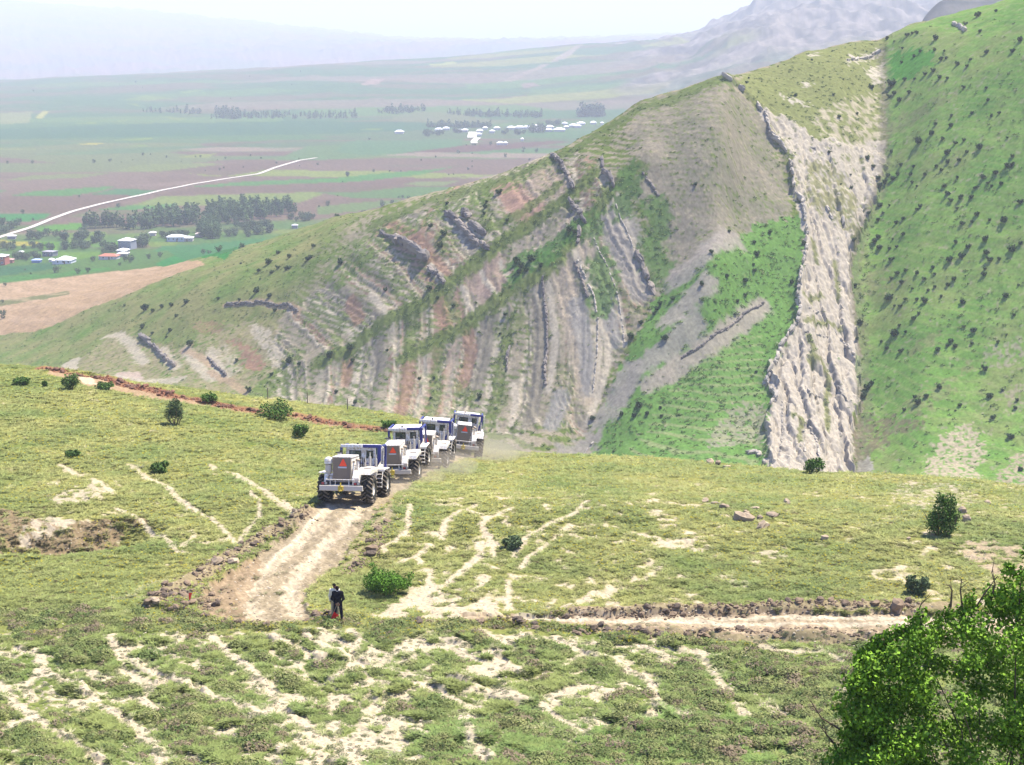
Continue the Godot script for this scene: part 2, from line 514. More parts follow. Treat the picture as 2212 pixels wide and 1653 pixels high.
	raise_line(trace("v", [1240, 1316, 1480, 1314, 1700, 1308, 1800, 1305, 1950, 1308, 2060, 1310]), 0.9, 0.2)
	raise_line(trace("C4", [270, 806, 640, 862, 840, 924, 1080, 982, 1200, 994, 1400, 1042, 1600, 1072, 1840, 1096, 2000, 1134, 2212, 1164, 2380, 1190], 90.0), 1.3, 0.35)


# ------------------------------------------------------------------ what the ground is made of (linear base colours)
const SOIL := Color(0.46, 0.385, 0.265)
const SOIL_DARK := Color(0.27, 0.205, 0.135)
const SOIL_RED := Color(0.245, 0.125, 0.072)
const GRASS_DRY := Color(0.226, 0.218, 0.068)
const GRASS := Color(0.116, 0.150, 0.042)
const GRASS_FRESH := Color(0.075, 0.155, 0.030)
const MARL := Color(0.262, 0.226, 0.156)
const MARL_PALE := Color(0.39, 0.34, 0.25)
const MARL_GREY := Color(0.196, 0.175, 0.132)
const MARL_RED := Color(0.25, 0.15, 0.102)
const LIMESTONE := Color(0.385, 0.34, 0.268)
const PLOUGHED := Color(0.110, 0.077, 0.056)
const WHEAT := Color(0.055, 0.165, 0.045)


func paint(poly: PackedVector2Array, c: Color, much := 1.0, rough := 0.0, freq := 1.0, patch := -2.0, pf := 1.0) -> void:
	for k in inside(poly, rough, freq):
		var w := much
		if patch > -1.5:
			var x := (A0 + DA * (k % NC)) * rows[k / NC]
			w *= smoothstep(patch - 0.10, patch + 0.10, n_fine.get_noise_2d(x * pf + 77.0, rows[k / NC] * pf))
		C[k] = C[k].lerp(c, w)


func stroke(p: PackedVector2Array, width: float, c: Color, much := 1.0, rough := 0.35, freq := 1.0) -> void:
	var best := {}
	var reach := width * (1.0 + rough)
	for s in p.size() - 1:
		var a := p[s]
		var b := p[s + 1]
		var ab := b - a
		var l2 := maxf(ab.length_squared(), 1e-6)
		for j in range(row_of(minf(a.y, b.y) - reach), row_of(maxf(a.y, b.y) + reach) + 2):
			var d := rows[j]
			# only the stretch of the line near this row matters
			var i0 := clampi(int(((minf(a.x, b.x) - reach) / d - A0) / DA), 0, NC - 1)
			var i1 := clampi(int(((maxf(a.x, b.x) + reach) / d - A0) / DA) + 2, 0, NC)
			for i in range(i0, i1):
				var q := Vector2((A0 + DA * i) * d, d)
				var t := clampf((q - a).dot(ab) / l2, 0.0, 1.0)
				var dist := q.distance_to(a + ab * t)
				if dist < reach:
					var k := j * NC + i
					if dist < best.get(k, 1e9):
						best[k] = dist
	for k: int in best:
		var d := rows[k / NC]
		var x := (A0 + DA * (k % NC)) * d
		var t: float = best[k] / width + rough * n_fine.get_noise_2d(x * freq, d * freq)
		var w := 1.0 - smoothstep(0.55, 1.0, t)
		if w > 0.0:
			C[k] = C[k].lerp(c, w * much)


func strokes(crop: String, width: float, c: Color, much: float, from: float, lists: Array, rough := 0.35, freq := 1.0) -> void:
	for l in lists:
		stroke(trace(crop, l, from), width, c, much, rough, freq)


func colour_terrain() -> void:
	C.resize(NR * NC)
	for j in NR:
		var d := rows[j]
		for i in NC:
			var x := (A0 + DA * i) * d
			var k := j * NC + i
			if d < 165.0:
				var b := n_mid.get_noise_2d(x * 0.7, d * 0.7)
				var f := n_fine.get_noise_2d(x, d)
				var m := n_mid.get_noise_2d(x * 3.0 + 40.0, d * 3.0)
				var c := GRASS.lerp(GRASS_DRY, clampf(0.62 + 0.9 * b + 0.5 * m, 0.0, 1.0))
				# bare ground shows between the tufts, mostly on the near slope
				var front := smoothstep(60.5, 57.5, d)
				var side := smoothstep(-0.42, -0.05, x / d) * smoothstep(0.22, 0.02, x / d)
				var bare := -0.30 + front * (0.26 + 0.26 * side) - 0.45 * smoothstep(48.0, 43.0, d) * smoothstep(-0.04, 0.06, x / d) - 0.1 * (1.0 - front) * smoothstep(90.0, 110.0, d)
				bare += 0.55 * m + 0.42 * f + 0.25 * b
				bare += 0.17 * smoothstep(-0.10, -0.04, x / d) * smoothstep(0.20, 0.10, x / d) * smoothstep(61.0, 64.0, d) * smoothstep(98.0, 82.0, d)
				bare += 0.12 * smoothstep(0.22, 0.32, x / d) * smoothstep(61.0, 66.0, d)
				if front > 0.0:
					var path := mound(x, d)
					var wide := 0.075 + 0.11 * side + 0.16 * n_mid.get_noise_2d(x * 1.3 + 30.0, d * 1.3) - 0.12 * smoothstep(0.05, 0.2, x / d) - 0.14 * smoothstep(47.0, 43.0, d) * smoothstep(-0.06, 0.06, x / d)
					bare = lerpf(bare, (wide - path) * 2.2 + 0.25 * f + 0.12 * m, front)
					c = c.lerp(GRASS_FRESH.lerp(GRASS, 0.6), front * 0.5)
				c = c.lerp(SOIL, smoothstep(0.0, 0.22, bare) * 0.92)
				C[k] = c
			elif d < 700.0:
				var b := n_big.get_noise_2d(x * 1.6, d * 1.6)
				var m := n_mid.get_noise_2d(x * 0.8, d * 0.8)
				var f := n_fine.get_noise_2d(x * 0.8, d * 0.8)
				# sheep terraces follow the contours of the slope
				var y := H[k] + 0.8 * n_mid.get_noise_2d(x * 0.5, d * 0.5)
				var terr := sin(y * 4.6 + 2.0 * m) * 0.30
				var g := clampf(0.50 + 0.55 * b + 0.55 * m + 0.5 * f + terr, 0.0, 1.0)
				var c := MARL.lerp(GRASS, smoothstep(0.32, 0.62, g))
				# the open flank towards the plain is grassy
				var flank := smoothstep(-0.13, -0.21, x / d + (d - 430.0) * -0.0009)
				c = c.lerp(Color(0.185, 0.185, 0.075).lerp(Color(0.10, 0.165, 0.04), clampf(0.35 + 0.9 * b + 0.4 * m, 0.0, 1.0)), flank)
				C[k] = c
			elif d < 2300.0:
				var b := n_big.get_noise_2d(x * 0.18, d * 0.5)
				var m := n_big.get_noise_2d(x * 0.9 + 90.0, d * 0.9)
				var lot := n_cell.get_noise_2d(x * 0.0042 + d * 0.0012, d * 0.017)
				var c := PLOUGHED.lerp(Color(0.1406, 0.1026, 0.076), clampf(0.5 + lot, 0.0, 1.0))
				if lot > 0.78: c = Color(0.1444, 0.171, 0.0456)
				elif lot > 0.42: c = Color(0.0722, 0.1254, 0.0418)
				elif lot > 0.25: c = Color(0.1064, 0.1254, 0.0532)
				elif lot < -0.86: c = Color(0.1824, 0.1444, 0.1026)
				c = c.lerp(Color(0.057, 0.114, 0.0456), smoothstep(1750.0, 1950.0, d + 400.0 * b) * 0.75)
				c = c.lerp(Color(0.0646, 0.1216, 0.0342), smoothstep(1120.0, 1000.0, d + 200.0 * b))
				c = c.lerp(Color(0.0646, 0.0669, 0.0646).lerp(Color(0.1216, 0.114, 0.1026), clampf(0.5 + 1.5 * m, 0.0, 1.0)), smoothstep(0.25, 0.27, x / d))
				C[k] = c
			elif d < 5000.0:
				var b := n_big.get_noise_2d(x * 0.10, d * 0.22)
				var m := n_big.get_noise_2d(x * 0.35 + 50.0, d * 0.9)
				var c := Color(0.057, 0.1102, 0.0456).lerp(Color(0.1064, 0.0988, 0.057), smoothstep(-0.05, 0.25, b + 0.4 * m))
				var lot := n_cell.get_noise_2d(x * 0.0026 + d * 0.001, d * 0.0075)
				if lot > 0.80: c = c.lerp(Color(0.1824, 0.19, 0.0532), 0.8)
				elif lot > 0.5: c = c.lerp(Color(0.0836, 0.1444, 0.0456), 0.8)
				elif lot < -0.78: c = c.lerp(Color(0.1672, 0.1292, 0.095), 0.7)
				var rock := smoothstep(0.115, 0.15, x / d + 0.12 * n_big.get_noise_2d(x * 0.06, d * 0.06)) * smoothstep(2400.0, 2900.0, d)
				var r := 0.6 * n_ridge.get_noise_2d(x * 0.0075 + d * 0.0020, d * 0.0030 - x * 0.0012) + 0.5 * n_ridge.get_noise_2d(x * 0.022, d * 0.012)
				c = c.lerp(Color(0.0798, 0.0745, 0.0646).lerp(Color(0.2508, 0.2128, 0.1786), smoothstep(-0.1, 0.8, r)), rock)
				C[k] = c
			else:
				var b := n_big.get_noise_2d(x * 0.05, d * 0.12)
				C[k] = Color(0.1824, 0.1216, 0.0988).lerp(Color(0.114, 0.1292, 0.076), smoothstep(-0.2, 0.25, b))
	colour_ridge()
	colour_near_hill()
	colour_plain()
	# loose patches in the bulldozed soil
	for l in [TRACK, ROAD]:
		for k in inside(trl(l)):
			var p := at_index(k)
			C[k] = C[k] * (1.0 + 0.38 * n_fine.get_noise_2d(p.x * 2.4, p.z * 0.9) + 0.25 * n_mid.get_noise_2d(p.x * 4.0, p.z * 4.0))
	# grain of the ground itself
	for k in NR * NC:
		var g := (0.86 + 0.28 * rng.randf())
		C[k] = Color(C[k].r * g, C[k].g * g, C[k].b * g)


func colour_ridge() -> void:
	var from := 260.0
	# the banded face: each layer is a rock of its own kind and shade, along the whole face and independent of its relief
	for k in inside(trace("C5", STRATA_AREA, from), 3.0, 0.15):
		var p := at_index(k)
		var s := strata_at(k)
		var a := n_fine.get_noise_2d(s * 0.9 + 11.0, 6.0)
		var f := n_fine.get_noise_2d(s * 4.2, 3.0)
		var c := MARL.lerp(MARL_GREY, smoothstep(0.0, 0.12, a)).lerp(MARL_PALE, smoothstep(0.16, 0.24, f) * 0.85)
		c = c.lerp(MARL_RED, smoothstep(0.32, 0.38, n_fine.get_noise_2d(s * 1.7 + 60.0, 1.0)) * 0.7)
		# tufts on the ledges, more of them on some layers and towards the left
		var g := 0.42 * sin(p.y * 4.6 + 2.0 * n_mid.get_noise_2d(p.x * 0.8, p.z * 0.8)) + 0.7 * n_fine.get_noise_2d(p.x * 0.8, p.z * 0.8) + 0.8 * n_mid.get_noise_2d(p.x * 0.8, p.z * 0.8) + 0.9 * n_fine.get_noise_2d(s * 2.0 + 200.0, 4.0)
		g -= 0.08 + 0.35 * smoothstep(0.0, 0.12, p.x / -p.z)
		C[k] = c.lerp(Color(0.115, 0.150, 0.048), smoothstep(-0.05, 0.30, g) * 0.9)
	paint(trace("v", [1380, 225, 1560, 168, 1640, 235, 1700, 380, 1715, 470, 1560, 560, 1480, 590, 1420, 620, 1412, 520, 1390, 400, 1360, 300], from), MARL_GREY, 0.78, 4.0, 0.15, -0.26, 0.6)
	paint(trace("C5", [1200, 640, 1400, 720, 1460, 660, 1640, 480, 1750, 300, 1850, 220, 1960, 560, 2090, 830, 1900, 1150, 1800, 1320, 1690, 1590, 1450, 1647, 1220, 1647, 1300, 1300, 1340, 1000, 1180, 800], from), MARL, 0.35, 2.0, 0.3, -0.34, 0.7)
	paint(trace("C5", [1300, 60, 1460, 80, 1580, 190, 1400, 300, 1250, 320, 1140, 160], from), Color(0.34, 0.255, 0.19), 0.55, 2.0, 0.3, -0.3, 0.6)
	paint(trace("C5", [1150, 600, 1400, 380, 1560, 260, 1640, 390, 1560, 470, 1400, 560, 1200, 560], from), Color(0.32, 0.26, 0.205), 0.5, 2.0, 0.3, -0.28, 0.6)
	strokes("C5", 2.4, MARL_RED, 0.75, from, [[430, 400, 560, 470, 660, 550, 740, 650, 800, 740], [740, 850, 770, 950, 800, 1050], [930, 1070, 950, 1200, 900, 1400], [560, 1260, 560, 1400, 500, 1600, 480, 1647], [200, 880, 260, 1000], [190, 1210, 170, 1400]])
	strokes("C5", 4.5, Color(0.33, 0.20, 0.145), 0.8, from, [[1140, 150, 1260, 290, 1330, 330]])
	strokes("C5", 3.0, Color(0.27, 0.20, 0.155), 0.85, from, [[960, 720, 1010, 800, 1060, 890], [1030, 700, 1060, 780, 1120, 850], [1100, 620, 1190, 780]])
	strokes("C5", 2.4, MARL_GREY, 0.9, from, [[1050, 1010, 1040, 1200, 980, 1400], [1370, 950, 1385, 1150, 1370, 1320], [1380, 1320, 1340, 1500, 1300, 1640], [370, 1200, 385, 1300]])
	strokes("C5", 5.0, Color(0.265, 0.238, 0.195), 0.95, from, [[1790, 330, 1880, 520, 1950, 690, 2000, 800], [1830, 330, 1930, 520]])
	strokes("C5", 4.0, Color(0.33, 0.275, 0.20), 0.9, from, [[1500, 660, 1560, 900, 1610, 1100, 1650, 1300, 1690, 1480], [1680, 560, 1760, 800, 1820, 1000]])
	strokes("C5", 3.0, Color(0.225, 0.215, 0.19), 0.85, from, [[1600, 900, 1640, 1080, 1680, 1300, 1690, 1420], [1760, 850, 1800, 1000, 1830, 1120], [1500, 1480, 1480, 1560, 1450, 1647]])
	strokes("C5", 1.3, MARL_PALE, 0.95, from, [[1400, 720, 1440, 850, 1460, 1000, 1472, 1150, 1450, 1300, 1430, 1430], [1590, 580, 1650, 720, 1710, 850, 1740, 1000, 1740, 1200, 1710, 1450], [1710, 1050, 1790, 1100, 1800, 1250, 1760, 1400, 1700, 1560, 1690, 1600],
		[1840, 200, 1850, 300, 1920, 460, 1990, 590, 2050, 700], [330, 830, 400, 920, 432, 970], [690, 660, 760, 740, 800, 785], [1200, 1400, 1230, 1500, 1200, 1640]])
	strokes("C5", 0.8, MARL_PALE, 0.95, from, [[1700, 470, 1800, 680, 1860, 860, 1890, 1050, 1900, 1150], [1010, 700, 1070, 790, 1120, 860], [900, 800, 960, 960], [1030, 460, 1080, 500], [1130, 640, 1190, 760], [1880, 300, 1920, 420]])
	strokes("C5", 1.6, MARL_PALE, 0.45, from, [[850, 1100, 810, 1400, 790, 1620], [470, 1370, 430, 1600], [680, 1200, 660, 1400, 610, 1620], [450, 1050, 500, 1190], [330, 1250, 320, 1400], [1260, 1380, 1250, 1500], [20, 1330, 0, 1500], [100, 1250, 130, 1420]], 0.6, 0.6)
	strokes("C5", 2.2, GRASS, 0.6, from, [[740, 1140, 745, 1400, 680, 1640], [1130, 1080, 1180, 1140, 1110, 1300, 1150, 1500, 1080, 1600], [810, 860, 850, 1000], [1030, 260, 1050, 420], [760, 450, 770, 560], [1250, 980, 1180, 1130], [620, 900, 560, 1100, 580, 1180], [880, 1410, 930, 1480]], 0.8, 0.5)
	# green spurs
	var spur := Color(0.115, 0.150, 0.042)
	stroke(trl(RIB1, from), 3.2, spur, 0.92, 0.6, 0.4)
	stroke(trl(RIB2, from), 3.0, spur, 0.92, 0.6, 0.4)
	stroke(trl(RIB3, from), 2.4, spur, 0.8, 0.6, 0.4)
	strokes("C5", 3.5, Color(0.06, 0.14, 0.03), 0.85, from, [[1200, 660, 1300, 600, 1400, 580, 1500, 500, 1600, 440], [1230, 720, 1330, 640, 1440, 600]], 0.7, 0.4)
	strokes("C5", 4.5, Color(0.085, 0.155, 0.04), 0.85, from, [[1920, 100, 1930, 200, 1890, 290], [2080, 300, 2120, 420, 2060, 560, 2120, 700], [1760, 900, 1780, 760, 1740, 640], [1640, 400, 1700, 430]], 0.8, 0.4)
	paint(trace("v", [690, 560, 760, 520, 900, 470, 1010, 420, 1180, 345, 1140, 400, 1010, 450, 900, 500, 800, 560, 720, 640], from), Color(0.115, 0.165, 0.045), 0.75, 3.0, 0.2, -0.1, 0.4)
	# strip of green along the crest
	stroke(trace("v", [820, 480, 931, 432, 1000, 415, 1088, 387, 1189, 345, 1245, 318, 1315, 276, 1384, 234, 1458, 210, 1560, 172], from), 6.0, Color(0.10, 0.135, 0.042), 0.85, 0.6, 0.3)
	# bowl at the left end of the ridge
	paint(trace("C4", [690, 600, 800, 580, 900, 650, 1130, 660, 1280, 600, 1560, 500, 1700, 560, 1760, 760, 1640, 850, 1500, 990, 1200, 960, 900, 900, 680, 870, 400, 830, 640, 640], from), Color(0.255, 0.215, 0.13), 0.75, 4.0, 0.2, -0.12, 0.4)
	paint(trace("C4", [1380, 620, 1500, 640, 1600, 720, 1650, 800, 1560, 830, 1510, 790, 1490, 690], from), MARL_RED, 0.9, 2.5, 0.3, -0.35, 0.5)
	paint(trace("C4", [1200, 520, 1320, 500, 1400, 560, 1300, 600, 1200, 570], from), MARL_RED, 0.6, 2.5, 0.3, -0.2, 0.5)
	paint(trace("C4", [1540, 510, 1620, 540, 1740, 680, 1745, 790, 1700, 810, 1640, 690, 1560, 600], from), MARL_PALE, 0.8, 2.0, 0.3, -0.3, 0.5)
	paint(trace("C4", [1260, 680, 1400, 660, 1470, 760, 1500, 830, 1400, 850, 1330, 800], from), MARL_PALE, 0.6, 2.0, 0.3, -0.1, 0.5)
	paint(trace("C4", [370, 825, 385, 780, 440, 750, 495, 735, 470, 820], from), MARL_PALE, 0.85, 1.5, 0.3)
	paint(trace("C4", [690, 870, 740, 830, 870, 830, 890, 885], from), Color(0.40, 0.31, 0.25), 0.8, 1.5, 0.3)
	strokes("C4", 2.2, MARL_PALE, 0.8, from, [[650, 610, 720, 600, 800, 640, 870, 750, 900, 770], [1140, 680, 1200, 760, 1260, 830, 1330, 870], [1290, 720, 1340, 800, 1400, 860], [990, 690, 1040, 750, 1090, 800], [700, 860, 1000, 890, 1120, 870]], 0.6, 0.5)
	strokes("C4", 1.6, Color(0.30, 0.22, 0.14), 0.8, from, [[1130, 690, 1250, 740, 1310, 790], [1400, 410, 1640, 400, 1800, 420, 1850, 460], [1300, 830, 1420, 880, 1520, 960]], 0.5, 0.5)
	# slopes between the banded face and the limestone
	paint(trace("v", [1268, 1020, 1300, 890, 1345, 790, 1412, 660, 1440, 610, 1540, 540, 1620, 490, 1725, 460, 1745, 540, 1720, 690, 1700, 735, 1660, 820, 1672, 860, 1656, 940, 1665, 1070, 1262, 1060], from), Color(0.105, 0.205, 0.048), 0.95, 2.0, 0.3, -0.62, 0.4)
	strokes("v", 4.5, Color(0.24, 0.22, 0.18), 0.9, from, [[1345, 850, 1380, 800, 1440, 755, 1500, 700], [1360, 800, 1330, 870, 1300, 905], [1270, 960, 1230, 980, 1200, 1000]], 0.6, 0.3)
	strokes("C6", 3.0, Color(0.27, 0.24, 0.185), 0.95, from, [[600, 425, 490, 490, 390, 580, 240, 690, 100, 780, 0, 850], [-100, 900, 0, 845]], 0.4, 0.3)
	strokes("C6", 4.0, Color(0.27, 0.24, 0.195), 0.9, from, [[240, 280, 120, 400, 20, 500], [400, 0, 200, 140, 60, 240]], 0.5, 0.3)
	paint(trace("C6", [390, 1080, 480, 1020, 610, 1030, 620, 1240, 500, 1270, 300, 1300, 250, 1260, 310, 1150], from), Color(0.255, 0.235, 0.165), 0.8, 2.0, 0.3, -0.25, 0.6)
	# terraces trodden along the contours of the green slope
	for k in inside(trace("v", [1290, 1020, 1480, 800, 1640, 720, 1656, 820, 1656, 940, 1600, 1040], from), 2.0, 0.3):
		var p := at_index(k)
		var s := sin(p.y * 4.2 + 2.0 * n_mid.get_noise_2d(p.x * 0.6, p.z * 0.6))
		C[k] = C[k].lerp(Color(0.25, 0.255, 0.13), smoothstep(0.45, 0.95, s) * 0.6)
	# limestone and the stony grass above it
	paint(trace("v", [1614, 158, 1691, 136, 1736, 112, 1841, 91, 1907, 86, 1913, 180, 1913, 340, 1880, 440, 1840, 540, 1745, 540, 1716, 420, 1690, 310, 1640, 235, 1590, 185], from), Color(0.175, 0.19, 0.07), 0.95, 2.0, 0.3, -0.75, 0.4)
	paint(trl(LIME, from), LIMESTONE, 0.95, 2.6, 0.3, -0.42, 0.35)
	paint(trace("v", [1716, 440, 1742, 520, 1722, 640, 1727, 672, 1712, 710, 1667, 794, 1656, 822, 1680, 853, 1656, 934, 1670, 1060, 1846, 1060, 1841, 899, 1857, 794, 1841, 655, 1836, 540, 1840, 500], from), LIMESTONE, 0.95, 1.0, 0.4, -0.75, 0.35)
	for q in [[1840, 120, 1900, 100, 1912, 112, 1880, 130, 1830, 140], [1870, 150, 1908, 130, 1910, 180, 1885, 178], [1745, 120, 1780, 112, 1760, 124], [1690, 205, 1720, 212, 1760, 230, 1740, 232, 1700, 220], [1730, 180, 1760, 182, 1745, 190]]:
		paint(trace("v", q, from), Color(0.44, 0.39, 0.31), 0.85, 2.5, 0.3, -0.2, 0.4)
	paint(trace("v", [1750, 250, 1900, 200, 1912, 300, 1850, 310, 1780, 300], from), Color(0.38, 0.33, 0.24), 0.8, 3.0, 0.3, 0.02, 0.35)
	paint(trace("v", [1740, 350, 1800, 350, 1850, 430, 1850, 520, 1790, 470, 1745, 440], from), Color(0.18, 0.18, 0.075), 0.85, 2.5, 0.3, -0.1, 0.35)
	strokes("C6", 0.9, Color(0.16, 0.17, 0.065), 0.9, from, [[905, 20, 930, 150], [1040, 150, 1060, 300, 1060, 380], [870, 600, 920, 680, 880, 760, 960, 760, 1010, 860, 990, 1000, 1000, 1190], [780, 1090, 840, 1110, 830, 1250], [860, 520, 1000, 520, 1080, 560], [850, 340, 960, 350]], 0.7, 0.5)
	strokes("C6", 0.5, Color(0.28, 0.255, 0.21), 0.8, from, [[860, 580, 950, 600, 1010, 590], [870, 440, 980, 440], [1040, 570, 1100, 660, 1165, 730], [1055, 890, 1100, 980, 1165, 1055], [870, 930, 890, 970, 950, 980], [715, 1000, 720, 1200, 705, 1320], [845, 1180, 860, 1330], [880, 1150, 930, 1260, 950, 1400], [1085, 1150, 1090, 1400], [660, 960, 710, 1010]], 0.5, 0.6)
	# the green hillside on the right
	paint(trace("v", [1915, 87, 1956, 58, 2015, 44, 2155, 4, 2212, -14, 2330, -60, 2330, 1100, 1862, 1070, 1862, 940, 1866, 860, 1858, 740, 1846, 640, 1842, 560, 1868, 480, 1905, 395, 1915, 330], from), Color(0.145, 0.245, 0.055), 0.97, 1.0, 0.3)
	for k in inside(trace("v", [1915, 87, 2330, -60, 2330, 1100, 1862, 1070, 1846, 600, 1915, 330], from)):
		var p := at_index(k)
		var b := n_big.get_noise_2d(p.x * 1.3, p.z * 1.3) + 0.5 * n_mid.get_noise_2d(p.x * 0.8, p.z * 0.8)
		C[k] = C[k].lerp(Color(0.185, 0.215, 0.075), smoothstep(0.05, 0.4, b) * 0.6)
		C[k] = C[k].lerp(Color(0.095, 0.205, 0.04), smoothstep(0.05, 0.35, -b) * 0.6)
		C[k] = C[k].lerp(Color(0.22, 0.235, 0.10), smoothstep(0.5, 0.95, sin(p.y * 3.4 + 3.0 * n_mid.get_noise_2d(p.x * 0.5, p.z * 0.5))) * 0.35)
		C[k] = C[k].lerp(Color(0.30, 0.25, 0.18), smoothstep(0.42, 0.55, n_fine.get_noise_2d(p.x * 0.35, p.z * 0.35)) * 0.55)
	paint(trace("C3", [1370, 330, 1600, 300, 1680, 380, 1500, 480, 1380, 500], from), Color(0.055, 0.19, 0.028), 0.85, 3.0, 0.2)
	for q in [["C3", 1360, 760, 1600, 620, 1800, 560, 1840, 600, 1600, 740, 1380, 860], ["C6", 1240, 210, 1370, 170, 1420, 300, 1250, 320, 1180, 300], ["C6", 1400, 1080, 1700, 900, 1840, 780, 1900, 780, 1760, 960, 1600, 1100], ["C6", 1500, 700, 1680, 560, 1720, 600, 1560, 730]]:
		paint(trace(q[0], q.slice(1), from), Color(0.19, 0.185, 0.09), 0.55, 3.0, 0.2, -0.2, 0.4)
	paint(trace("C6", [1600, 1500, 1610, 1400, 1660, 1290, 1770, 1165, 1880, 1140, 1950, 1230, 1960, 1300, 1940, 1500], from), Color(0.36, 0.30, 0.21), 0.9, 2.5, 0.3, -0.16, 0.7)
	paint(trace("C6", [1980, 1540, 2060, 1440, 2212, 1310, 2300, 1290, 2300, 1560], from), Color(0.33, 0.26, 0.19), 0.85, 2.5, 0.3, -0.1, 0.7)
	paint(trace("C6", [1960, 700, 2100, 640, 2212, 620, 2212, 760, 2100, 800, 2000, 800], from), Color(0.31, 0.27, 0.19), 0.7, 3.0, 0.3, 0.05, 0.6)
	paint(trace("C6", [2050, 960, 2212, 850, 2212, 1000, 2120, 1100], from), Color(0.31, 0.26, 0.18), 0.7, 3.0, 0.3, 0.05, 0.6)
	paint(trace("C6", [1160, 1100, 1250, 1080, 1600, 1130, 1560, 1180, 1400, 1220, 1300, 1330, 1200, 1400, 1160, 1300], from), Color(0.16, 0.125, 0.085), 0.75, 2.5, 0.3, -0.15, 0.6)
	paint(trace("C6", [1180, 1460, 1190, 1390, 1250, 1340, 1280, 1380, 1275, 1460], from), Color(0.30, 0.275, 0.24), 0.85, 1.0, 0.3)
	stroke(trl(GULLY2, from), 2.2, Color(0.12, 0.11, 0.075), 0.5, 0.7, 0.4)


